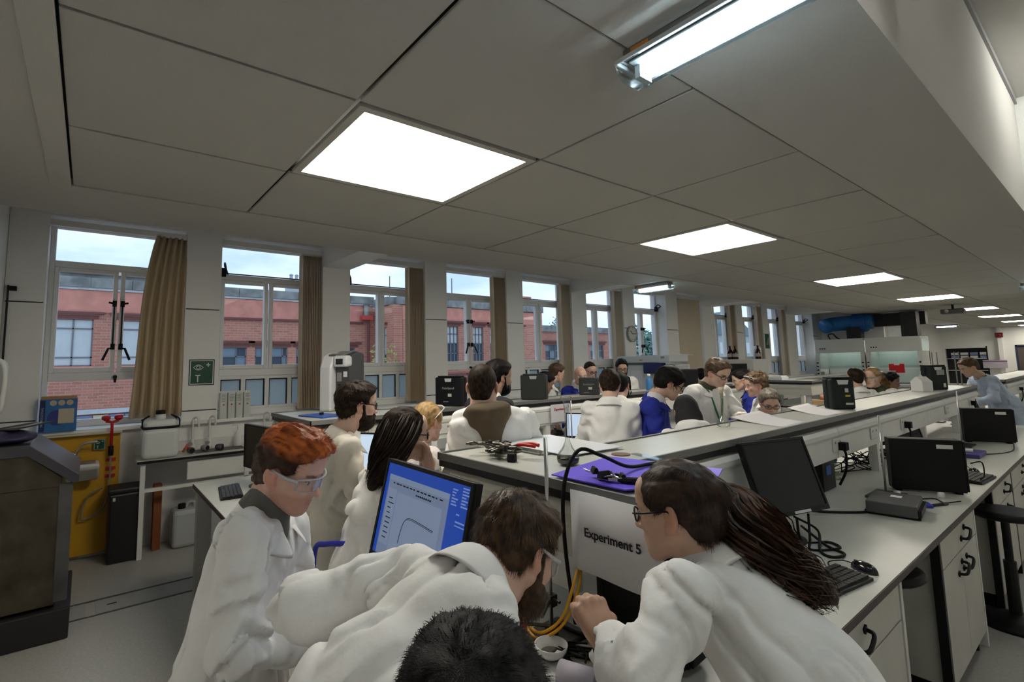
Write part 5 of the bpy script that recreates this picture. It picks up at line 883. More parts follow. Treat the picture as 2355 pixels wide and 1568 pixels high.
def field(prims, lo, hi, h):
    lo = np.array(lo, float); n = np.ceil((np.array(hi)-lo)/h).astype(int)+1
    ax = [(lo[i]+h*np.arange(n[i])).astype(np.float32) for i in range(3)]
    D = np.full(n, .5, np.float32)
    for t, a, b, c, e, k, op, sq in prims:
        if t == 'pl': sl = [slice(0, n[i]) for i in range(3)]
        else:
            if t == 'rc': m = max(c, e)*1.02; l0, h0 = np.minimum(a, b)-m, np.maximum(a, b)+m
            else: m = max(b) if c is not None else 0; l0, h0 = (a-b, a+b) if c is None else (a-m, a+m)
            mg = (k+3*h) if op == 'u' else k+h
            sl = [slice(max(0, int((l0[i]-mg-lo[i])/h)), max(0, min(n[i], int((h0[i]+mg-lo[i])/h)+2))) for i in range(3)]
            if any(s.stop <= s.start for s in sl): continue
        X = ax[0][sl[0]][:, None, None]; Y = ax[1][sl[1]][None, :, None]; Z = ax[2][sl[2]][None, None, :]
        if t == 'pl': d = a[0]*X+a[1]*Y+a[2]*Z-b; d = np.broadcast_to(d, D.shape)
        elif t == 'el':
            px, py, pz = X-a[0], Y-a[1], Z-a[2]
            if c is not None: px, py, pz = [c[0][i]*px+c[1][i]*py+c[2][i]*pz for i in range(3)]
            k0 = np.sqrt((px/b[0])**2+(py/b[1])**2+(pz/b[2])**2); k1 = np.sqrt((px/b[0]**2)**2+(py/b[1]**2)**2+(pz/b[2]**2)**2)+1e-9; d = k0*(k0-1)/k1
        else:
            px, py, pz = X-a[0], Y-a[1], Z-a[2]; bx = b-a
            if sq is not None:
                v, q = sq; q -= 1; w = (px*v[0]+py*v[1]+pz*v[2])*q; px, py, pz = px+v[0]*w, py+v[1]*w, pz+v[2]*w; bx = bx+v*(bx@v)*q
            L2 = max(bx@bx, 1e-9); tt = np.clip((px*bx[0]+py*bx[1]+pz*bx[2])/L2, 0, 1)
            d = np.sqrt((px-bx[0]*tt)**2+(py-bx[1]*tt)**2+(pz-bx[2]*tt)**2)-(c+(e-c)*tt)
        s = D[sl[0], sl[1], sl[2]]
        if op == 'u': q = np.clip(.5+.5*(s-d)/k, 0, 1); s[...] = s*(1-q)+d*q-k*q*(1-q)
        else:
            d2 = -d if op == 's' else d; q = np.clip(.5-.5*(s-d2)/k, 0, 1); s[...] = s*(1-q)+d2*q+k*q*(1-q)
    return D, lo, ax
def snet(prims, lo, hi, h, disp=None):
    D, lo, ax = field(prims, lo, hi, h)
    if disp is not None:
        m = np.abs(D) < 4*h; I = np.nonzero(m); P = np.stack([ax[i][I[i]] for i in range(3)], 1); D[m] += disp(P)
    S = D < 0; c = S[:-1, :-1, :-1].astype(np.int8)
    OFF = [(i, j, k) for i in (0, 1) for j in (0, 1) for k in (0, 1)]; n = np.array(D.shape)-1; c = np.zeros(n, np.int8)
    for o in OFF: c += S[o[0]:o[0]+n[0], o[1]:o[1]+n[1], o[2]:o[2]+n[2]]
    act = (c > 0) & (c < 8); I = np.stack(np.nonzero(act), 1); idx = np.full(n, -1, np.int64); idx[act] = np.arange(len(I))
    cv = {o: D[I[:, 0]+o[0], I[:, 1]+o[1], I[:, 2]+o[2]] for o in OFF}; acc = np.zeros((len(I), 3)); cnt = np.zeros(len(I))
    for o in OFF:
        for a in range(3):
            if o[a] == 0:
                p = list(o); p[a] = 1; p = tuple(p); va, vb = cv[o], cv[p]; mk = (va < 0) != (vb < 0); t = np.where(mk, va/(va-vb+1e-12), 0)
                pos = np.array(o, float)[None, :].repeat(len(I), 0); pos[:, a] = t; acc += pos*mk[:, None]; cnt += mk
    Vv = lo+h*(I+acc/np.maximum(cnt, 1)[:, None]); F = []
    for a in range(3):
        b, e = (a+1) % 3, (a+2) % 3; sl0 = [slice(None)]*3; sl1 = [slice(None)]*3; sl0[a] = slice(0, -1); sl1[a] = slice(1, None)
        s0, s1 = S[tuple(sl0)], S[tuple(sl1)]; E = np.stack(np.nonzero(s0 != s1), 1)
        E = E[(E[:, b] > 0) & (E[:, e] > 0) & (E[:, b] < n[b]) & (E[:, e] < n[e])]
        if len(E) == 0: continue
        q = []
        for db, de in ((-1, -1), (0, -1), (0, 0), (-1, 0)): J = E.copy(); J[:, b] += db; J[:, e] += de; q.append(idx[J[:, 0], J[:, 1], J[:, 2]])
        q = np.stack(q, 1); fl = s0[E[:, 0], E[:, 1], E[:, 2]]; q[~fl] = q[~fl][:, ::-1]; F.append(q)
    return Vv, (np.concatenate(F) if F else np.zeros((0, 4), int))
def bounds(prims, pad):
    L, Hh = [], []
    for p in prims:
        if p[6] != 'u': continue
        if p[0] == 'rc': m = max(p[3], p[4]); L.append(np.minimum(p[1], p[2])-m); Hh.append(np.maximum(p[1], p[2])+m)
        elif p[0] == 'el': m = p[2] if p[3] is None else max(p[2]); L.append(p[1]-m); Hh.append(p[1]+m)
    return np.min(L, 0)-pad, np.max(Hh, 0)+pad
def npmesh(name, Vs, Fs, mat, parent, cols=None, smooth=True):
    me = bpy.data.meshes.new(name); Vs = np.asarray(Vs, np.float32); Fs = np.asarray(Fs, np.int32); k = Fs.shape[1] if len(Fs) else 4
    me.vertices.add(len(Vs)); me.vertices.foreach_set('co', Vs.ravel()); me.loops.add(Fs.size); me.loops.foreach_set('vertex_index', Fs.ravel()); me.polygons.add(len(Fs)); me.polygons.foreach_set('loop_start', np.arange(0, Fs.size, k, dtype=np.int32)); 
    me.update(calc_edges=True); me.materials.append(mat)
    if smooth: me.polygons.foreach_set('use_smooth', np.ones(len(Fs), bool))
    if cols is not None:
        at = me.color_attributes.new('Col', 'FLOAT_COLOR', 'POINT'); at.data.foreach_set('color', np.concatenate([cols, np.ones((len(cols), 1))], 1).astype(np.float32).ravel())
    me.validate(); o = bpy.data.objects.new(name, me); return link(o, parent)
def vnormals(Vs, Fs):
    n = np.zeros_like(Vs); a, b, c, d = [Vs[Fs[:, i]] for i in range(4)]; fn = np.cross(c-a, d-b)
    for i in range(4): np.add.at(n, Fs[:, i], fn)
    return n/(np.linalg.norm(n, axis=1)[:, None]+1e-12)
def attr_mat(name, rough=.5, bump=0., scale=200., sss=0., spec=.5):
    m = bpy.data.materials.new(name); m.use_nodes = True; t = m.node_tree; b = t.nodes['Principled BSDF']; at = t.nodes.new('ShaderNodeAttribute'); at.attribute_name = 'Col'
    t.links.new(at.outputs['Color'], b.inputs['Base Color']); b.inputs['Roughness'].default_value = rough; b.inputs['Specular IOR Level'].default_value = spec
    if sss: b.inputs['Subsurface Weight'].default_value = sss; b.inputs['Subsurface Radius'].default_value = (.012, .005, .003); b.inputs['Subsurface Scale'].default_value = .3
    if bump:
        tcn = t.nodes.new('ShaderNodeTexCoord'); n = t.nodes.new('ShaderNodeTexNoise'); n.inputs['Scale'].default_value = scale; bn = t.nodes.new('ShaderNodeBump'); bn.inputs['Strength'].default_value = bump; bn.inputs['Distance'].default_value = .0015
        t.links.new(tcn.outputs['Object'], n.inputs['Vector']); t.links.new(n.outputs['Fac'], bn.inputs['Height']); t.links.new(bn.outputs['Normal'], b.inputs['Normal'])
    return m
skin_mat = attr_mat('skin', .5, .15, 300)
hair_mat = attr_mat('hair_strands', .42, .4, 500, spec=.30); hair_black = attr_mat('hair_black', .5, .4, 500, spec=.10)
def cloth(name, col, rough=.85, bump=.35): return M('cloth_'+name, col, rough, bump=bump, scale=14, var=.03)
coat_white = cloth('white_coat', (.88, .875, .86)); coat_blue = cloth('blue_coat', (.012, .025, .30)); 
CLOTH = {'white': coat_white, 'cream': cloth('cream_coat', (.60, .57, .50)), 'blue': coat_blue, 'black': cloth('black_top', (.015, .015, .017)), 'pink': cloth('pale_pink', (.66, .60, .60)), 'sky': cloth('pale_blue_shirt', (.42, .50, .62)), 'navy': cloth('navy_jacket', (.02, .025, .05)), 'brown': cloth('brown_hood', (.12, .085, .05)), 'olive': cloth('grey_green', (.13, .135, .12)), 'trouser': cloth('dark_trousers', (.03, .03, .04)), 'green': M('lanyard_green', (.02, .16, .07), .6), 'shirtwhite': cloth('shirt_white', (.72, .72, .73)), 'khaki': cloth('dark_olive_shirt', (.06, .07, .04))}
def frame(F, roll=0., up=(0, 0, 1)):
    y = np.array(F, float); y /= np.linalg.norm(y); x = np.cross(y, up); x /= np.linalg.norm(x); z = np.cross(x, y)
    x, z = math.cos(roll)*x+math.sin(roll)*z, -math.sin(roll)*x+math.cos(roll)*z
    return np.stack([x, y, z], 1)      # columns: right, face, up
def head_prims(neck, fem=False, jaw=1., ears=True, nose=1.):
    p = [EL((0, -.018, .035), (.074, .096, .083)), EL((0, .03, -.012), (.062, .062, .082), .03), EL((0, .045, -.062), (.045, .042, .045), .03)]
    for s in (-1, 1):
        p += [RC((s*.058, -.005, -.045), (s*.022, .066, -.094), .018, .017*jaw, .03), EL((s*.040, .062, -.022), (.021, .02, .02), .02), RC((s*.014, .084, .024), (s*.05, .066, .023), .0085, .009, .014)]
    p += [EL((0, .073, -.098), (.02*jaw, .018, .017), .02), EL((0, .083, -.062), (.024, .012, .016), .015), EL((0, .07, .055), (.05, .022, .04), .03)]
    for s in (-1, 1): p.append(EL((s*.032, .096, .002), (.018, .017, .012), .010, 's'))
    p += [RC((0, .086, .008), (0, .108*nose+.002, -.028), .0065, .0105, .008), EL((0, .103, -.031), (.012, .012, .009), .006)]
    for s in (-1, 1): p += [EL((s*.012, .097, -.033), (.008, .01, .0075), .005), EL((s*.031, .0775, .002), (.0125, .0125, .0115), .003)]
    for s in (-1, 1): p += [RC((s*.030, .0885, .0085), (s*.044, .083, .0055), .0035, .003, .003), RC((s*.018, .0875, .0055), (s*.030, .0885, .0085), .003, .0035, .003)]
    p += [RC((-.021, .086, -.0605), (0, .0955, -.0565), .0045, .006, .004), RC((.021, .086, -.0605), (0, .0955, -.0565), .0045, .006, .004), RC((-.018, .086, -.067), (0, .093, -.0705), .0045, .0072, .004), RC((.018, .086, -.067), (0, .093, -.0705), .0045, .0072, .004), RC((-.024, .094, -.0622), (.024, .094, -.0622), .0014, .0014, .003, 's')]
    if ears:
        for s in (-1, 1):
            th = s*.45; R = np.array([[math.cos(th), -math.sin(th), 0], [math.sin(th), math.cos(th), 0], [0, 0, 1]])
            p += [EL((s*.078, -.012, -.004), (.0085, .020, .032), .006, rot=R), EL((s*.088, -.006, .0), (.008, .011, .018), .005, 's', rot=R), EL((s*.0745, .0, -.026), (.008, .011, .012), .006)]
    nk = np.array(neck, float); p += [RC((0, -.03, -.05), (0, -.035, -.09), .052, .052 if not fem else .046, .03), RC((0, -.035, -.09), nk, .053 if not fem else .046, .062 if not fem else .055, .03)]
    return p
def skin_cols(P, base, stub=0., brow=(.05, .03, .02), lip=(.45, .16, .13), eye=True, blush=.1, stubcol=(.1, .06, .04)):
    x, y, z = P.T; base = np.array(base); C = base[None, :]*(1+.06*vnoise(P*60)[:, None])
    def mixc(w, col): nonlocal C; w = np.clip(w, 0, 1)[:, None]; C = C*(1-w)+np.array(col)[None, :]*w
    mixc(blush*np.exp(-(((np.abs(x)-.04)/.022)**2+((z+.03)/.025)**2))*(y > .04), base*np.array([1.05, .72, .68]))
    mixc(.30*np.exp(-((x/.014)**2+((z+.03)/.014)**2))*(y > .09), base*np.array([1.0, .68, .62])); mixc(.55*(np.abs(x) > .07)*(np.abs(z) < .045), base*np.array([.95, .62, .55]))
    mixc(.9*(((x/.022)**2+((z+.0635)/.0095)**2) < 1)*(y > .08), lip)
    ax_ = np.abs(x); mixc(.85*((np.abs(z-.0245-.12*(ax_-.03)) < .0048) & (ax_ > .013) & (ax_ < .05) & (y > .06)), brow)
    if stub: mixc(stub*np.clip((-.036-z)/.015, 0, 1)*(y > -.0)*(1-(((x/.022)**2+((z+.0635)/.009)**2) < 1))*np.clip((z+.135)/.02, 0, 1), stubcol)
    if eye:
        r2 = ((ax_-.031)/.0115)**2+((z-.002)/.0065)**2; e = (r2 < 1) & (y > .0795); mixc(.95*e, (.62, .60, .57)); r3 = ((ax_-.031)**2+(z-.002)**2); mixc(1.*(e & (r3 < .0055**2)), (.045, .035, .03)); mixc(.8*((np.abs(z-.0085) < .0016) & (np.abs(ax_-.031) < .013) & (y > .08)), (.04, .025, .02))
    return C
def ribbons(P, Nn, rg, n, length, lift, width, flow, grav=0., seg=4, curl=0.):
    """thin tapering strips of hair growing from random surface points"""
    i = rg.choice(len(P), n); p = P[i].copy(); nr = Nn[i]; f = flow(p, nr); f /= np.linalg.norm(f, axis=1)[:, None]+1e-9; L = length*rg.uniform(.6, 1.25, n)[:, None]; p = p-nr*.003
    side = np.cross(f, nr); side /= np.linalg.norm(side, axis=1)[:, None]+1e-9; f = f+side*rg.normal(0, .16, n)[:, None]; lf = lift*rg.uniform(.3, 1.6, n)[:, None]; Vs = []; ph = rg.uniform(0, 6.3, n)[:, None]
    for k in range(seg+1):
        s = k/seg; q = p+f*L*s+nr*(lf*math.sin(min(1., s*1.3)*math.pi/2)-.25*lf*s*s)+side*curl*np.sin(ph+s*7); q[:, 2] -= grav*s*s*L[:, 0]
        w = width*(1-s)**.7*.5+width*.06; Vs += [q-side*w, q+side*w]
    Vs = np.stack(Vs, 1); m = 2*(seg+1); Fs = []
    b = (np.arange(n)*m)[:, None]
    for k in range(seg): Fs.append(np.concatenate([b+2*k, b+2*k+1, b+2*k+3, b+2*k+2], 1))
    return Vs.reshape(-1, 3), np.concatenate(Fs)
def merge(ms):
    Vs, Fs, o = [], [], 0
    for v, f in ms: Vs.append(v); Fs.append(f+o); o += len(v)
    return np.concatenate(Vs), np.concatenate(Fs)
def haircol(P, col, tip, rg_seed=0, fz=(75, 9, 26)):
    c = np.array(col); t = np.array(tip); w = np.clip(.5+.9*vnoise(P*np.array(fz)*3+rg_seed), 0, 1)[:, None]; return c*(1-w)+t*w
HSTY = {}
def hair_prims(style):
    if style in ('short', 'curly', 'bowl', 'quiff', 'buzz', 'receding'):
        t = {'short': .014, 'curly': .028, 'bowl': .022, 'quiff': .009, 'buzz': .003, 'receding': .008}[style]
        p = [EL((0, -.018, .037), (.075+t, .097+t, .085+t*1.2)), EL((0, -.062, -.03), (.056+t*.5, .040+t*.6, .055), .03)]
        if style == 'quiff': p += [EL((0, .005, .090), (.070, .092, .046), .015), EL((0, .070, .090), (.056, .042, .036), .02)]
        if style == 'bowl': p += [EL((0, .045, .065), (.080, .062, .052), .02), EL((.0, -.05, -.005), (.085, .065, .06), .03)]
        if style == 'short': p += [EL((0, .03, .085), (.072, .075, .042), .02)]
        n = np.array((0, .757, -.654)); c = {'short': .006, 'curly': .006, 'bowl': .03, 'quiff': .012, 'buzz': .004, 'receding': -.022}[style]
        p += [PL(n, c, 'i', .012), PL((0, 0, -1), .078, 'i', .012)]
        p += [EL((0, .10, -.02), (.075, .075, .082) if style != 'bowl' else (.07, .07, .06), .01, 's')]
        for s in (-1, 1): p.append(EL((s*.088, .002, -.012), (.028, .030, .038), .008, 's'))
        return p
    if style in ('long', 'pony', 'bun'):
        p = [EL((0, -.018, .040), (.084, .107, .092)), EL((0, -.065, -.02), (.066, .05, .07), .03), PL((0, .80, -.60), .040, 'i', .012), EL((0, .118, -.035), (.066, .064, .088), .012, 's')]
        if style != 'long': p.append(PL((0, 0, -1), .07, 'i', .02)); p += [EL((s*.090, .004, -.014), (.024, .026, .034), .008, 's') for s in (-1, 1)]
        return p
    if style == 'fringe_bald': return [EL((0, -.02, .03), (.080, .103, .085)), EL((0, -.062, -.03), (.06, .045, .055), .03), PL((0, .6, .8), .030, 'i', .01), PL((0, .757, -.654), -.002, 'i', .012), PL((0, 0, -1), .075, 'i', .012)]+[EL((s*.088, .002, -.012), (.028, .03, .038), .008, 's') for s in (-1, 1)]
def hand_prims(W, D_, Nn, curl, s, sc=1.):
    y = np.array(D_, float); y /= np.linalg.norm(y); z = np.array(Nn, float); z -= y*(z@y); z /= np.linalg.norm(z); x = np.cross(y, z); W = np.array(W, float)
    T = lambda a, b, c: W+sc*(x*a+y*b+z*c); p = [RC(T(0, -.06, 0), T(0, .0, 0), .027*sc, .024*sc, .02), RC(T(-.012, .015, 0), T(.012, .015, 0), .020*sc, .020*sc, .02), RC(T(-.02, .045, .0), T(.02, .045, 0), .017*sc, .017*sc, .02)]
    for xi, L, dy in ((-.030, .068, -.008), (-.010, .080, 0), (.010, .078, 0), (.029, .062, -.010)):
        a = T(xi*.7, .03, 0); b = T(xi, .088+dy, .002); p.append(RC(a, b, .015*sc, .0115*sc, .012)); ang = 0.; q = b
        for f_, r0, r1, cu_ in ((.46, .0105, .0095, curl), (.30, .0095, .0085, curl*1.1), (.24, .0085, .0072, curl*.7)):
            ang += cu_; d = y*math.cos(ang)-z*math.sin(ang); q2 = q+d*L*f_*sc; p.append(RC(q, q2, r0*sc, r1*sc, .004)); q = q2
    a = T(s*.018, .02, -.006); b = T(s*.042, .045, -.018-.01*curl); c = T(s*(.050-.022*curl), .078, -.026-.012*curl); d = T(s*(.048-.036*curl), .104, -.030-.014*curl)
    return p+[RC(a, b, .017*sc, .014*sc, .012), RC(b, c, .013*sc, .011*sc, .006), RC(c, d, .0105*sc, .0085*sc, .005)]
SKIN = {'fair': (.70, .46, .36), 'pink': (.72, .45, .36), 'tan': (.56, .36, .26), 'asian': (.60, .39, .28), 'brown': (.27, .155, .10), 'dark': (.18, .10, .07)}
HAIR = {'ginger': ((.26, .052, .012), (.72, .19, .04)), 'brown': ((.026, .014, .007), (.12, .064, .030)), 'dark': ((.012, .008, .0055), (.042, .027, .018)), 'black': ((.005, .0045, .0045), (.016, .014, .014)), 'auburn': ((.020, .010, .006), (.095, .042, .022)), 'blonde': ((.22, .13, .05), (.50, .33, .14)), 'mouse': ((.06, .035, .018), (.17, .11, .06)), 'grey': ((.10, .08, .06), (.24, .20, .16))}
def person(label, head, face, roll=0., torso=None, lean=.1, joints=None, h=.012, skin='fair', hair='short', hcol='brown', coat='white', beard=0, stub=0., glasses=None, arms=None, hands=(), seated=False, fem=False, build=1., collar=True, strands=0, lanyard=False, shirt=None, hood=None, goggles_up=False, shoulders=None, hs=1., vneck=False, nohem=False, wr=1., sw=None):
    root = thing('person', label, 'person', (head[0], head[1], 0.), group='people in the laboratory'); Hc = np.array(head, float); Rm = frame(face, roll)
    o_ = np.array([head[0], head[1], 0.]); rg = np.random.RandomState(abs(hash(label)) % 9999 if False else sum(map(ord, label)) % 9999)
    J = dict(joints or {}); tf = np.array([torso[0], torso[1], 0.]) if torso is not None else np.array([face[0], face[1], 0.]); tf /= np.linalg.norm(tf); zz = A3(0, 0, 1); rt = np.cross(tf, zz)
    N = np.array(J['N'], float) if 'N' in J else Hc+Rm @ A3(0, -.05, -.115)*hs-zz*.022-tf*.02
    if 'P' in J: Pv = np.array(J['P'], float)
    else: Pv = N-.50*(zz*math.cos(lean)+tf*math.sin(lean))
    Ut = (N-Pv)/np.linalg.norm(N-Pv)
    if 'S' in J: SR, SL = [np.array(q, float) for q in J['S']]; rt = (SR-SL)/np.linalg.norm(SR-SL)
    Ft = np.cross(Ut, rt); Ft /= np.linalg.norm(Ft); rt = np.cross(Ft, Ut)
    if 'S' not in J: SR, SL = N-Ut*.085+rt*.162*build, N-Ut*.085-rt*.162*build
    hipR, hipL = Pv+rt*.09, Pv-rt*.09
    if arms is None: arms = ('down', 'down')
    EW = []
    for s_, Sx, a in ((1, SR, arms[0]), (-1, SL, arms[1])):
        if isinstance(a, str):
            if a == 'down': e = Sx-zz*.27+rt*s_*.05-tf*.02; w = e-zz*.21+tf*.10
            elif a == 'fwd': e = Sx-zz*.25+rt*s_*.06+tf*.06; w = e-zz*.05+tf*.22-rt*s_*.06
            else: e = Sx-zz*.22+rt*s_*.08+tf*.10; w = e+zz*.02+tf*.18-rt*s_*.14
        else: e, w = np.array(a[0], float), np.array(a[1], float)
        EW.append((e, w))
    if seated: kn = [hipR+tf*.40-zz*.05, hipL+tf*.40-zz*.05]; an = [k_-zz*(k_[2]-.12)+tf*.03 for k_ in kn]
    else: kn = [A3(*(q+rt*s_*.02)) for q, s_ in ((hipR, 1), (hipL, -1))]; kn = [A3(k_[0], k_[1], Pv[2]*.52)+tf*.02 for k_ in kn]; an = [A3(k_[0], k_[1], .09)-tf*.03 for k_ in kn]
    # ---- body: head, neck, trunk, limbs and hands as one mesh
    hh = max(.0045, h*.42); nl = Rm.T @ (N-Hc)/hs; hp = head_prims(nl, fem, ears=True); lo, hi = bounds(hp, 3*hh); hv, hf = snet(hp, lo, hi, hh)
    sk = SKIN[skin]; hc = skin_cols(hv, sk, stub, brow=np.array(HAIR[hcol][0])*1.3 if hcol != 'ginger' else (.22, .09, .04), lip=np.array(sk)*np.array([.85, .58, .56]), stubcol=np.array(HAIR[hcol][0])*1.4); hw = Hc+hs*(hv @ Rm.T)
    bp = [RC(N-Ut*.02, N-Ut*.10, .05, .07, .03), RC(N-Ut*.15, N-Ut*.3, .105, .105, .03, sq=(Ft, 1.6)), RC(N-Ut*.3, Pv, .105, .115, .03, sq=(Ft, 1.5))]
    for s_, Sx, (e, w), hp_, k_, a_ in ((1, SR, EW[0], hipR, kn[0], an[0]), (-1, SL, EW[1], hipL, kn[1], an[1])):
        bp += [RC(N-Ut*.09, Sx-Ut*.01, .038, .036, .02), RC(Sx-Ut*.01, e, .036, .030, .02), RC(e, w, .030, .024, .02), RC(hp_, k_, .075, .055, .03), RC(k_, a_, .05, .035, .02), RC(a_-zz*.045, a_-zz*.05+tf*.13, .035, .032, .02)]
    hb = max(.02, h*1.6); lo, hi = bounds(bp, 3*hb); bv, bf = snet(bp, lo, hi, hb); ms = [(hw, hf), (bv, bf)]; cs = [hc, np.tile(np.array(sk), (len(bv), 1))]
    hl = list(hands); got = {q[0] for q in hl}
    for q, (e, w), s_ in (('R', EW[0], 1), ('L', EW[1], -1)):
        if q not in got: hl.append((q, w-e, rt*s_*.8+zz*.3+tf*.2, .35))
    for (which, dr_, nr_, cu_) in hl:
        w = EW[0 if which == 'R' else 1][1]; pp = hand_prims(w, dr_, nr_, cu_, -1 if which == 'R' else 1); hq = max(.0042, h*.38); lo, hi = bounds(pp, 3*hq); v, f = snet(pp, lo, hi, hq); ms.append((v, f)); cs.append(np.array(sk)[None, :]*(1+.1*vnoise(v*50)[:, None])*np.array([1, .93, .9]))
    v, f = merge(ms); npmesh('body', v-o_, f, skin_mat, root, np.concatenate(cs))
    # ---- trousers
    tp = []
    for s_, hp_, k_, a_ in ((1, hipR, kn[0], an[0]), (-1, hipL, kn[1], an[1])): tp += [RC(hp_-zz*.08, k_, .066, .062, .03), RC(k_, a_, .062, .052, .02), RC(Pv-zz*.06, hp_-zz*.08, .075, .066, .03)]
    ht = max(.024, h*1.6); lo, hi = bounds(tp, 3*ht); v, f = snet(tp, lo, hi, ht); npmesh('trousers', v-o_, f, CLOTH['trouser'], root)
    sp_ = [RC(a_-zz*.045-tf*.04, a_-zz*.05+tf*.14, .045, .04, .02) for a_ in an]; lo, hi = bounds(sp_, 3*ht); v, f = snet(sp_, lo, hi, .018); npmesh('shoes', v-o_, f, rubber, root)
    # ---- coat
    b = build; cp = [RC(N-Ut*.045, N-Ut*.14, .070*b, .12*b, .04, sq=(Ft, 1.15)), RC(N-Ut*.16, N-Ut*.32, .160*b, .156*b, .05, sq=(Ft, 1.42)), RC(N-Ut*.30, Pv, .160*b, .172*b, .05, sq=(Ft, 1.32))]
    if seated: hemz = Pv[2]-.12; cp += [RC(Pv, Pv+tf*.22-zz*.03, .15*b, .15*b, .05, sq=(zz, 1.2))]
    else: hemz = max(.42, Pv[2]-.42); cp += [RC(Pv, A3(Pv[0], Pv[1], hemz)+tf*.02, .178*b, .225*b, .05, sq=(tf, 1.25))]
    cuts = []
    for s_, Sx, (e, w) in ((1, SR, EW[0]), (-1, SL, EW[1])):
        ww = w-(w-e)/np.linalg.norm(w-e)*.015; dw = (w-e)/np.linalg.norm(w-e); cp += [RC(N-Ut*.075+rt*s_*.03, Sx-rt*s_*.01+Ut*.008, .062*b, .060*b, .04), RC(Sx, e, .066*b, .056*b, .03), RC(e, ww, .056*b, .046*wr, .03)]; cuts += [RC(w+dw*.035, w+dw*.09, .060, .060, .006, 's'), RC(w-dw*.02, w+dw*.05, .036*wr, .038*wr, .004, 's')]
    cp += cuts
    if vneck or shirt: cp += [RC(N+Ft*.20-Ut*.02, N+Ft*.17-Ut*.20, .062, .012, .008, 's')]
    cp += [RC(N+Ut*.04+Ft*.005, N-Ut*.035+Ft*.012, .080, .064, .010, 's')]
    if not nohem and not seated: cp.append(PL((0, 0, -1), -hemz, 'i', .01))
    segs = [(SR, EW[0][0], EW[0][1]), (SL, EW[1][0], EW[1][1])]
    def folds_(P):
        d = .007*vnoise(P*np.array([8, 8, 4.5])+3)+.004*vnoise(P*np.array([20, 20, 10]))
        for S_, e_, w_ in segs:     # creases gather at the elbow and armpit
            ax_ = (w_-S_)/np.linalg.norm(w_-S_)
            for q0, amp, rr_ in ((e_, .010, .14), (S_-Ut*.06, .007, .13), (w_, .006, .08)):
                r = np.linalg.norm(P-q0, axis=1); t = (P-q0) @ ax_; wv = np.sin(t*62+5*vnoise(P*9+amp*100)); d += 1.5*amp*np.exp(-(r/rr_)**2)*(wv*np.abs(wv))
        P2 = P @ np.stack([rt, Ft, Ut], 1)      # long soft drag folds, as cloth hangs from the shoulders
        for fq, am, wd2 in ((A3(8.5, 8.5, 2.0), .016, .09), (A3(15, 15, 3.6), .010, .10)): fb = np.abs(vnoise(P2*fq+am*777+.35*vnoise(P2*6)[:, None])); d += am*(np.exp(-(fb/wd2)**2)-.25)
        return d.astype(np.float32)
    lo, hi = bounds(cp, 3*h); v, f = snet(cp, lo, hi, h, folds_); npmesh('coat', v-o_, f, CLOTH[coat], root)
    if shirt:
        sp2_ = [RC(N-Ut*.0, N-Ut*.06, .066, .085, .02), RC(N-Ut*.07, N-Ut*.28, .12, .14, .03, sq=(Ft, 1.35)), RC(N+Ut*.04, N-Ut*.01, .059, .062, .01, 's')] if shirt != 'roll' else [RC(N-Ut*.03, N+(Hc-N)*.30, .076, .066, .02), RC(N-Ut*.02, N-Ut*.06, .08, .09, .02)]
        lo, hi = bounds(sp2_, 3*h); v, f = snet(sp2_, lo, hi, min(h, .012)); npmesh('shirt', v-o_, f, CLOTH['olive' if shirt == 'roll' else shirt], root)
    if collar:
        # turned-down collar with lapels
        R2, n_ = [], 28; vs = []
        for i in range(n_+1):
            a = math.radians(-158+316*i/n_); back = .5+.5*math.cos(a); dirv = -Ft*math.cos(a)+rt*math.sin(a)
            c0 = N+Ft*(.012-.0*back); drop = Ut*(-.055*(1-back)**1.6)
            rin = .066*(1+.10*(1-back)); vs += [c0+dirv*rin*1.04-Ut*.035+drop, c0+dirv*rin-Ut*.0+Ut*.030*back**.6+drop, c0+dirv*(rin+.012)+Ut*.028*back**.6+drop, c0+dirv*(rin+.052+.018*(1-back))-Ut*.050+drop*1.15+Ft*.006*(1-back)]
        vs = np.array(vs); fs = [(i*4+j, i*4+j+1, (i+1)*4+j+1, (i+1)*4+j) for i in range(n_) for j in range(3)]
        o = npmesh('collar', vs-o_, np.array(fs), CLOTH[coat], root); so = o.modifiers.new('s', 'SOLIDIFY'); so.thickness = .006; so.offset = 0; sb = o.modifiers.new('b', 'SUBSURF'); sb.levels = sb.render_levels = 1
    if lanyard:
        m = MB(); [m.tube(cat_rom([N+rt*s_*.07-Ut*.01-Ft*.01-o_, N+rt*s_*.065+Ft*.09-Ut*.06-o_, N+rt*s_*.03+Ft*.135-Ut*.22-o_, N+Ft*.15-Ut*.34-o_]), .008, 5) for s_ in (-1, 1)]; m.build('lanyard', CLOTH['green'], root, smooth=True)
    # ---- hair
    def place(v): return Hc+hs*(v @ Rm.T)-o_
    def grow(pr, name, disp, n, L, lift, wd_, flow, colr, grav=0., curl=0., extra=None, hv_=None):
        lo, hi = bounds(pr, .02); q = max(.005, h*.5); v, f = snet(pr, lo, hi, q, disp); ms = [(v, f)]
        if n and len(f): nn = -vnormals(v, f); nn = nn if ((nn*(v-v.mean(0))).sum(1) > 0).mean() > .5 else -nn; kp = np.ones(len(v), bool) if name == 'beard' or hair == 'curly' else (v[:, 1] < .085) if hair == 'quiff' else ~((v[:, 1] > .045) & (v[:, 2] < .105)); ms.append(ribbons(v[kp], nn[kp], rg, n, L, lift, wd_, flow, grav, curl=curl))
        if extra: ms += extra
        v, f = merge(ms); hcl = haircol(v, *colr)
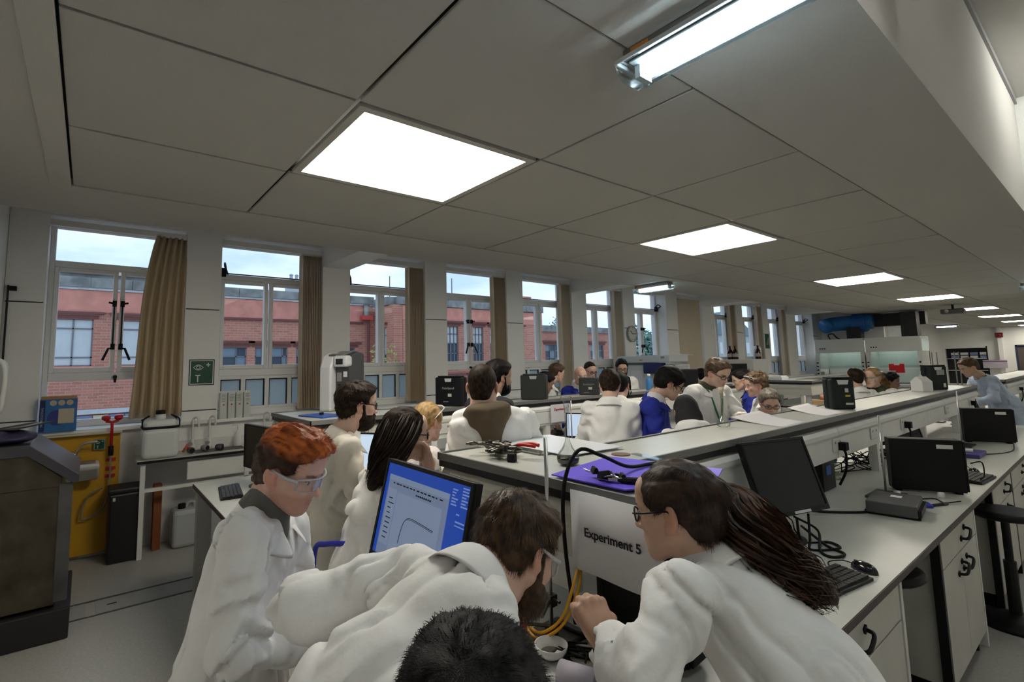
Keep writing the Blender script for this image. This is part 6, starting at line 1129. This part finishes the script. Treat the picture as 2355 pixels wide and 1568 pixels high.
        if hair == 'quiff' and name == 'hair': wq = np.clip((v[:, 2]-.055)/.03, 0, 1)[:, None]; hcl = hcl*wq+(1-wq)*np.array([.045, .016, .008])
        if hair == 'pony' and hcol == 'auburn': hcl = hcl*.5
        npmesh(name, place(v), f, hair_black if hcol in ('black', 'dark') else hair_mat, root, hcl)
    if hair:
        cc = HAIR[hcol]
        if hair in ('cap', 'hijab'):
            pr = [EL((0, -.012, .035), (.088, .115, .098)), EL((0, -.06, -.05), (.085, .07, .08), .04), EL((0, .105, -.03), (.058, .06, .085), .012, 's')]
            if hair == 'hijab': pr += [RC((0, -.03, -.09), (0, -.05, -.17), .085, .115, .05)]
            lo, hi = bounds(pr, .02); v, f = snet(pr, lo, hi, .008, lambda P: (.004*vnoise(P*25)).astype(np.float32)); npmesh('headscarf', place(v), f, CLOTH['black'], root)
        else:
            ridge = {'quiff': .010, 'curly': .012, 'short': .0055, 'bowl': .004, 'buzz': .001, 'receding': .003}.get(hair, .004); fr_ = A3(60, 30, 45) if hair != 'curly' else A3(42, 42, 42)
            dsp = lambda P: (ridge*vnoise(P*fr_)+.5*ridge*vnoise(P*fr_*2.1)).astype(np.float32)
            crown = A3(0, -.06, .12)
            def flow(p, n): g = p-crown; g = g-n*(g*n).sum(1)[:, None]; return g+1e-4
            def flowq(p, n): g = np.tile(A3(0, .55, .35) if hair == 'quiff' else A3(0, .3, .2), (len(p), 1))+(.20 if hair == 'quiff' else .6)*rg.normal(size=(len(p), 3)); return g-.6*n*(g*n).sum(1)[:, None]
            S_ = strands; ex = None; pr = hair_prims(hair)
            if hair == 'pony': pr = pr+[EL((.0, -.115, .045), (.03, .03, .03), .02)]
            if S_ or hair in ('long', 'pony'):
                Ls = {'quiff': .020, 'curly': .035, 'short': .022, 'bowl': .04, 'buzz': .008, 'receding': .02, 'long': .03, 'pony': .03, 'bun': .03}.get(hair, .03)
            else: Ls = .02
            grow(pr, 'hair', dsp, S_, Ls, {'quiff': .004, 'curly': .012, 'short': .006, 'buzz': .002}.get(hair, .002), .0022 if sw is None and h < .011 else sw or .004, flowq if hair in ('quiff', 'curly') else flow, (cc[0], cc[1]), grav=.2, curl=.006 if hair == 'curly' else 0.)
        if hair == 'long' or hair == 'pony' or hair == 'tail':
            # falling mass of strands along guide curves (given in world space by joints)
            G = J['G']; nS = J.get('nS', 420); wd_ = J.get('sw', .006); sp0 = J.get('spread', .05); ms = []; gp = np.array([list(q) for q in cat_rom([tuple(a) for a in G], 6)]); K = len(gp); tw = J.get('wave', .012); rad = J.get('rad', None)
            tng = np.gradient(gp, axis=0); tng /= np.linalg.norm(tng, axis=1)[:, None]; sd = np.cross(tng, J.get('ref', (0, 0, 1))); sd /= np.linalg.norm(sd, axis=1)[:, None]+1e-9; up_ = np.cross(sd, tng); fl_ = J.get('flat', .5)
            a0 = rg.uniform(0, 6.283, nS); r0 = np.sqrt(rg.uniform(0, 1, nS)); ph = rg.uniform(0, 6.3, nS); fq = rg.uniform(5, 11, nS); le = rg.uniform(.72, 1.0, nS); Vs = np.zeros((nS, K, 2, 3))
            for k in range(K):
                s = k/(K-1); t_ = np.minimum(s*le, 1)*(K-1); i0 = np.minimum(t_.astype(int), K-2); fr2 = (t_-i0)[:, None]; c = gp[i0]*(1-fr2)+gp[i0+1]*fr2; sa = sd[i0]; ua = up_[i0]
                rr = sp0*(np.interp(s, *rad) if rad else 1.); off = sa*(rr*r0*np.cos(a0)+tw*s*np.sin(ph+fq*s))[:, None]+ua*(fl_*rr*r0*np.sin(a0)+.6*tw*s*np.cos(ph*1.7+fq*s))[:, None]
                w = wd_*(1-.75*s**2)*.5; rot = sa*np.cos(ph)[:, None]+ua*np.sin(ph)[:, None]; Vs[:, k, 0] = c+off-rot*w; Vs[:, k, 1] = c+off+rot*w
            v = Vs.reshape(-1, 3); base = (np.arange(nS)*K*2)[:, None]; f = np.concatenate([np.concatenate([base+2*k, base+2*k+1, base+2*k+3, base+2*k+2], 1) for k in range(K-1)])
            cp2 = [RC(gp[k], gp[k+1], .62*sp0*(np.interp(k/(K-1), *rad) if rad else 1), .62*sp0*(np.interp((k+1)/(K-1), *rad) if rad else 1), .02, sq=(up_[k], 1/max(.45, fl_))) for k in range(0, K-1, 2) if True]
            lo, hi = bounds(cp2, .03); v2, f2 = snet(cp2, lo, hi, max(.009, h*.6), lambda P: (.007*vnoise(P*30)).astype(np.float32)); v, f = merge([(v, f), (v2, f2)])
            if 'tie' in J: tc_ = np.array(J['tie']); m = MB(); m.tube([tuple(tc_+(sd[1]*math.cos(q)+up_[1]*math.sin(q))*.030-o_) for q in np.linspace(0, 6.0, 15)], [.018+.006*math.sin(q*2.6) for q in range(15)], 8); m.build('scrunchie', M('scrunchie', (.62, .58, .64), .8, bump=.5, scale=60), root, smooth=True)
            npmesh('long_hair' if hair == 'long' else 'ponytail', v-o_, f, hair_black if hcol in ('black', 'dark') else hair_mat, root, haircol(v, *HAIR[hcol], fz=(14, 14, 14)))
    if beard:
        pr = [EL((0, .040, -.078), (.060+beard, .058+beard, .050+beard)), EL((0, .060, -.045), (.036, .040+beard, .02), .01), PL((0, -.25, 1), -.052, 'i', .012), EL((0, .108, -.0635), (.022, .022, .008), .006, 's'), EL((0, .105, -.02), (.03, .03, .024), .01, 's'), EL((0, -.02, -.075), (.055, .05, .07), .02, 's')]
        pr += [RC((s*.069, .012, -.0), (s*.062, .02, -.065), .010, .016, .015) for s in (-1, 1)]
        grow(pr, 'beard', lambda P: (.003*vnoise(P*90)).astype(np.float32), strands//2 if strands else 0, .014, .005, .0012, lambda p, n: np.tile(A3(0, .2, -1.), (len(p), 1)), (HAIR[hcol][0], np.array(HAIR[hcol][1])*.8), grav=.1)
    # ---- eyewear
    if glasses:
        m = MB(); wp = lambda a, b, c: tuple(place(np.array([[a, b, c]]))[0]); rim = black_pl if glasses == 'black' else M('clear_frame', (.55, .55, .57), .25)
        def loop(s, r=.0016): return [wp(s*.033+.026*math.cos(q*math.pi/8)*(1 if abs(math.cos(q*math.pi/8)) > .2 else 1), .101-.012*abs((s*.033+.026*math.cos(q*math.pi/8))/.06)**2, .002+.018*math.sin(q*math.pi/8)) for q in range(17)]
        if glasses == 'safety':
            gr = []; n_ = 12
            for zz_ in (-.020, .022): gr += [wp(-.07+.14*i/n_, .108-.035*abs((-.07+.14*i/n_)/.07)**2.2, zz_*(1-.25*abs(-1+2*i/n_)**3)) for i in range(n_+1)]
            g = MB().add(gr, [(i, i+1, n_+2+i, n_+1+i) for i in range(n_)]).build('lens', clear_pl, root, smooth=True)
            for zz_, rr in ((.022, .003), (-.020, .0014)): m.tube([wp(-.07+.14*i/n_, .108-.035*abs((-.07+.14*i/n_)/.07)**2.2, zz_*(1-.25*abs(-1+2*i/n_)**3)) for i in range(n_+1)], rr, 5)
            for s in (-1, 1): m.tube([wp(s*.071, .073, .012), wp(s*.079, .04, .010), wp(s*.082, -.005, .014), wp(s*.08, -.035, .0)], [.006, .005, .0035, .0025], 6); m.tube([wp(s*.071, .073, .018), wp(s*.071, .074, -.014)], .003, 5)
            m.build('goggle_frame', rim, root, smooth=True)
        else:
            for s in (-1, 1): m.tube(loop(s), .0022, 5, cap=False); m.tube([wp(s*.059, .094, .008), wp(s*.076, .06, .010), wp(s*.082, -.005, .014), wp(s*.08, -.03, .0)], .0026, 5)
            m.tube([wp(-.008, .103, .006), wp(.008, .103, .006)], .002, 5); m.build('spectacles', rim, root, smooth=True)
            for s in (-1, 1): pts_ = loop(s)[:-1]; MB().add(pts_, [tuple(range(len(pts_)))]).build('lens', clear_pl, root)
    if goggles_up:
        m = MB(); wp = lambda a, b, c: tuple(place(np.array([[a, b, c]]))[0]); m.tube([wp(-.075, .06, .10), wp(-.03, .085, .115), wp(.03, .085, .115), wp(.075, .06, .10)], .006, 6); [m.tube([wp(s*.075, .06, .10), wp(s*.092, .0, .06), wp(s*.09, -.04, .02)], .004, 6) for s in (-1, 1)]; m.build('goggle_frame', clear_pl if False else M('clear_frame', (.55, .55, .57), .25), root, smooth=True)
    if hood:
        ring = [N+(-Ft*math.cos(a)+rt*math.sin(a))*(.098)-Ut*(.035+.03*(1-math.cos(a)))+Ft*.02 for a in np.linspace(-2.5, 2.5, 13)]
        pr = [RC(ring[i], ring[i+1], .040, .040, .03) for i in range(12)]+[RC(N-Ft*.09-Ut*.02+rt*.07, N-Ft*.13-Ut*.20, .045, .02, .05), RC(N-Ft*.09-Ut*.02-rt*.07, N-Ft*.13-Ut*.20, .045, .02, .05), RC(N-Ft*.11-Ut*.03, N-Ft*.145-Ut*.17, .05, .03, .05), RC(N+Ut*.06, N-Ut*.05, .07, .062, .02, 's')]
        lo, hi = bounds(pr, .03); v, f = snet(pr, lo, hi, min(h, .010), lambda P: (.007*np.sin(P[:, 2]*80+6*vnoise(P*9))*np.clip(vnoise(P*7)+.5, 0, 1)+.004*vnoise(P*25)).astype(np.float32)); npmesh('hood', v-o_, f, CLOTH[hood], root)
    return root
# ================================================================ THE PEOPLE
person('person in a white coat, grey roll neck and safety glasses looking down, leftmost', (-1.601, 0.506, 1.440), (0.729, 0.591, -0.403), joints={'N': (-1.675, 0.448, 1.317), 'P': (-1.710, 0.370, 0.815), 'S': [(-1.531, 0.360, 1.288), (-1.788, 0.550, 1.210)]}, arms=(((-1.460, 0.329, 1.041), (-1.541, 0.535, 0.949)), ((-1.830, 0.635, 0.871), (-1.645, 0.700, 0.839))), roll=-0.05, h=0.0085, skin='pink', hair='quiff', hcol='ginger', glasses='safety', strands=7000, sw=0.0012, shirt='roll', stub=0.3, hs=1.0, build=1.02)
person('person in a white coat bent low over the bench in front of the blue screen', (-0.907, 0.806, 1.318), (-0.032, 0.814, -0.563), joints={'N': (-0.896, 0.691, 1.299), 'P': (-0.855, 0.411, 1.120), 'S': [(-0.788, 0.609, 1.252), (-1.125, 0.633, 1.244)]}, arms=(((-0.829, 0.658, 1.036), (-0.898, 0.774, 0.986)), ((-1.199, 0.411, 1.204), (-1.283, 0.557, 1.057))), roll=0.1, h=0.0085, skin='fair', hair='short', hcol='brown', beard=0.012, glasses='safety', strands=8000, sw=0.0013, hs=0.96, build=0.98)
person('person in a white coat and dark spectacles leaning over the bench beside the experiment sheet', (-0.762, 1.238, 1.355), (-0.947, -0.214, -0.183), joints={'N': (-0.712, 1.273, 1.242), 'P': (-0.479, 1.254, 1.001), 'S': [(-0.679, 1.533, 1.131), (-0.655, 1.053, 1.225)], 'G': [(-0.734, 1.355, 1.369), (-0.683, 1.375, 1.353), (-0.617, 1.353, 1.302), (-0.569, 1.360, 1.247), (-0.523, 1.393, 1.212), (-0.493, 1.420, 1.185)], 'nS': 1300, 'sw': 0.0055, 'spread': 0.078, 'wave': 0.034, 'flat': 0.75, 'tie': (-0.717, 1.362, 1.359), 'rad': ([0, 0.15, 0.5, 0.8, 1], [0.45, 0.9, 1.15, 1.0, 0.45])}, arms=(((-0.761, 1.669, 0.862), (-0.712, 1.470, 0.851)), ((-0.630, 0.854, 1.122), (-0.774, 0.947, 1.122))), hands=[('L', (-0.535, 0.108, 0.608), (0.814, -0.485, 0.354), 1.1)], roll=-0.05, h=0.0085, skin='tan', hair='pony', hcol='auburn', glasses='black', strands=5000, sw=0.0012, fem=True, build=0.98, hs=1.0, shirt='shirtwhite')
person('person of whom only the top of the head shows at the bottom picture edge', (-0.473, 0.347, 1.319), (-0.744, 0.691, -0.049), joints={'N': (-0.477, 0.347, 1.195), 'P': (-0.488, 0.346, 0.817), 'S': [(-0.384, 0.475, 1.156), (-0.576, 0.223, 1.162)]}, arms=('fwd', 'fwd'), h=0.01, skin='tan', hair='short', hcol='black', strands=9000, sw=0.0008, hs=1.04)
person('person in a cream coat standing behind the leftmost person in safety glasses', (-2.605, 1.180, 1.535), (0.106, 0.985, -0.116), torso=(0.189, 0.988), arms=('fwd', 'fwd'), lean=0.14, h=0.012, hair='short', hcol='dark', beard=0.012, glasses='black', coat='cream', strands=900)
person('person in a white coat holding a hand to the mouth, left of the blue screen', (-2.110, 1.202, 1.422), (0.247, 0.916, -0.082), torso=(0.120, 0.978), joints={'G': [(-2.143, 1.212, 1.496), (-2.065, 1.126, 1.434), (-2.014, 1.055, 1.363), (-2.007, 1.010, 1.296), (-2.021, 0.984, 1.238)], 'nS': 700, 'sw': 0.006, 'spread': 0.105, 'wave': 0.006, 'flat': 0.7, 'rad': ([0, 0.3, 0.7, 1], [0.9, 1.0, 0.8, 0.5])}, arms=(((-2.121, 0.975, 1.107), (-2.079, 1.052, 0.973)), ((-2.174, 1.411, 1.055), (-2.042, 1.280, 1.290))), hands=[('L', (0.019, -0.217, 0.943), (0.208, 0.913, 0.123), 0.5)], lean=0.3, h=0.011, skin='fair', hair='long', hcol='dark', glasses='black', strands=600, fem=True, seated=False, build=0.92)
person('person in a pale pink top, seated, goggles pushed up on the head', (-2.854, 1.792, 1.374), (-0.253, 0.942, -0.185), torso=(-0.129, 0.980), arms=('front', 'front'), lean=0.35, h=0.014, hair='bun', hcol='blonde', goggles_up=True, coat='pink', collar=False, strands=300, fem=True, seated=True)
person('person in a brown hood over a white coat, back to the camera', (-2.156, 1.703, 1.622), (-0.672, 0.787, -0.062), torso=(-0.730, 0.684), joints={'N': (-2.126, 1.694, 1.519), 'P': (-2.090, 1.721, 1.049), 'S': [(-2.011, 1.858, 1.430), (-2.173, 1.582, 1.423)]}, arms=('fwd', 'fwd'), h=0.011, hair='buzz', hcol='dark', hood='brown', collar=False, strands=1400, build=1.12)
person('person in a black top behind the person in the brown hood', (-2.895, 2.438, 1.642), (0.118, 0.914, -0.090), torso=(-0.050, 0.919), arms=('fwd', 'fwd'), lean=0.1, h=0.016, hair='short', hcol='black', beard=0.008, coat='black', skin='tan', collar=False, shirt='shirtwhite')
person('person in white with a green lanyard leaning behind the second shelf', (-4.731, 5.009, 1.598), (0.250, 0.871, -0.285), torso=(0.624, 0.655), lean=0.22, h=0.02, hair='short', hcol='brown', glasses='clear', lanyard=True, vneck=True)
person('person in white stooping beside the second black case', (-4.441, 4.495, 1.495), (0.329, 0.745, -0.399), torso=(0.387, 0.837), lean=0.35, h=0.02, hair='short', hcol='black', skin='brown', seated=True)
person('person in a blue coat and glasses behind the small grey case', (-4.506, 5.227, 1.558), (0.840, -0.519, -0.223), lean=0.1, h=0.02, hair=None, glasses='clear', coat='blue', hcol='mouse', skin='pink', stub=0.2, seated=True, vneck=True, shirt='shirtwhite')
person('person in a white coat and dark glasses standing behind the blue-coated person', (-4.950, 5.961, 1.609), (0.858, -0.222, -0.372), lean=0.1, h=0.02, hair='receding', hcol='dark', glasses='black', skin='pink', vneck=True, shirt='shirtwhite')
person('person in an open white coat with green lanyard standing below the wall clock', (-4.535, 6.168, 1.641), (0.697, -0.690, -0.318), lean=0.05, h=0.02, hair='short', hcol='black', beard=0.01, glasses='black', lanyard=True, vneck=True, shirt='sky', skin='tan')
person('person in a white coat facing away at the second bench, by a small screen', (-2.714, 3.518, 1.546), (-0.474, 0.832, -0.269), torso=(-0.530, 0.782), arms=('fwd', 'fwd'), lean=0.15, h=0.015, hair='short', hcol='dark', strands=300)
person('person mostly hidden behind the white-coated one facing away at the second bench', (-3.068, 4.138, 1.508), (-0.357, 0.895, -0.227), torso=(-0.469, 0.862), joints={'G': [(-3.110, 4.202, 1.582), (-3.122, 4.232, 1.508), (-3.125, 4.239, 1.443), (-3.118, 4.224, 1.393)], 'nS': 120, 'spread': 0.09, 'sw': 0.01}, arms=('fwd', 'fwd'), lean=0.2, h=0.02, hair='long', hcol='black', fem=True, coat='white')
person('person in a bright blue coat and glasses looking down, left of the black headscarf', (-2.351, 3.827, 1.552), (0.616, 0.551, -0.455), torso=(0.731, 0.385), arms=('fwd', 'fwd'), lean=0.18, h=0.014, hair='bowl', hcol='black', glasses='black', coat='blue', skin='asian', shirt='shirtwhite', vneck=True, strands=500)
person('person in a black headscarf and white hood bending over the front bench', (-2.070, 3.566, 1.348), (-0.632, 0.658, -0.464), torso=(-0.669, 0.763), arms=('front', 'front'), lean=0.5, h=0.014, hair='hijab', hood='white', collar=False, skin='tan', seated=True, fem=True)
person('tall standing person in white with spectacles and green lanyard, above the black headscarf', (-2.280, 4.487, 1.619), (0.868, -0.195, -0.452), torso=(0.863, -0.345), arms=('down', 'front'), lean=0.06, h=0.014, hair='short', hcol='mouse', glasses='black', vneck=True, shirt='khaki', lanyard=True, strands=500, build=1.05)
person('person in a blue coat and clear glasses facing left, beyond the tall standing person', (-2.968, 6.425, 1.478), (-0.708, -0.473, -0.237), arms=('fwd', 'fwd'), lean=0.1, h=0.018, hair='short', hcol='black', glasses='clear', coat='blue', skin='asian')
person('person in white with goggles pushed up, facing left over the front shelf', (-2.546, 5.823, 1.449), (-0.629, -0.631, -0.151), arms=('fwd', 'fwd'), lean=0.1, h=0.016, hair='curly', hcol='mouse', goggles_up=True, skin='pink', strands=400, stub=0.25)
person('person in a dark jacket and spectacles low behind the front shelf', (-2.156, 5.196, 1.319), (0.530, -0.728, -0.405), lean=0.15, h=0.014, hair='short', hcol='grey', glasses='black', coat='navy', skin='pink', seated=True, strands=400, vneck=True, shirt='khaki')
person('person seen only as a head top left of the tall standing person', (-4.745, 8.740, 1.448), (-0.739, 0.688, 0.000), lean=0.1, h=0.024, hair='short', hcol='black', seated=True)
person('person in white with back turned beside the yellow-stickered case', (-2.190, 7.773, 1.473), (-0.744, 0.669, 0.080), arms=('fwd', 'fwd'), lean=0.12, h=0.018, hair='receding', hcol='dark', skin='tan')
person('person in white with safety glasses facing left, right of the yellow-stickered case', (-2.037, 7.892, 1.471), (-0.172, -0.902, -0.106), torso=(0.129, -0.980), joints={'G': [(-2.011, 8.086, 1.498), (-1.989, 8.124, 1.441), (-1.962, 8.126, 1.353), (-1.971, 8.096, 1.261)], 'nS': 140, 'spread': 0.05, 'sw': 0.009, 'wave': 0.01, 'flat': 0.8}, lean=0.05, h=0.016, hair='pony', hcol='blonde', glasses='safety', fem=True, vneck=True, shirt='khaki')
person('person in a blue coat near the red-fronted box', (-2.216, 9.414, 1.355), (0.798, 0.079, -0.172), lean=0.1, h=0.022, hair='curly', hcol='black', coat='blue', skin='brown')
person('person in a dark jacket leaning beside the far dark case', (-2.062, 11.090, 1.451), (0.238, 0.691, -0.292), lean=0.3, h=0.022, hair=None, hcol='grey', coat='navy', skin='pink')
person('person in a pale blue top leaning over the far bench at the right', (-1.427, 9.834, 1.552), (-0.619, -0.545, -0.389), torso=(-0.703, -0.595), arms=('fwd', 'fwd'), lean=0.55, h=0.016, hair='short', hcol='brown', coat='sky', skin='tan', collar=False, strands=300)
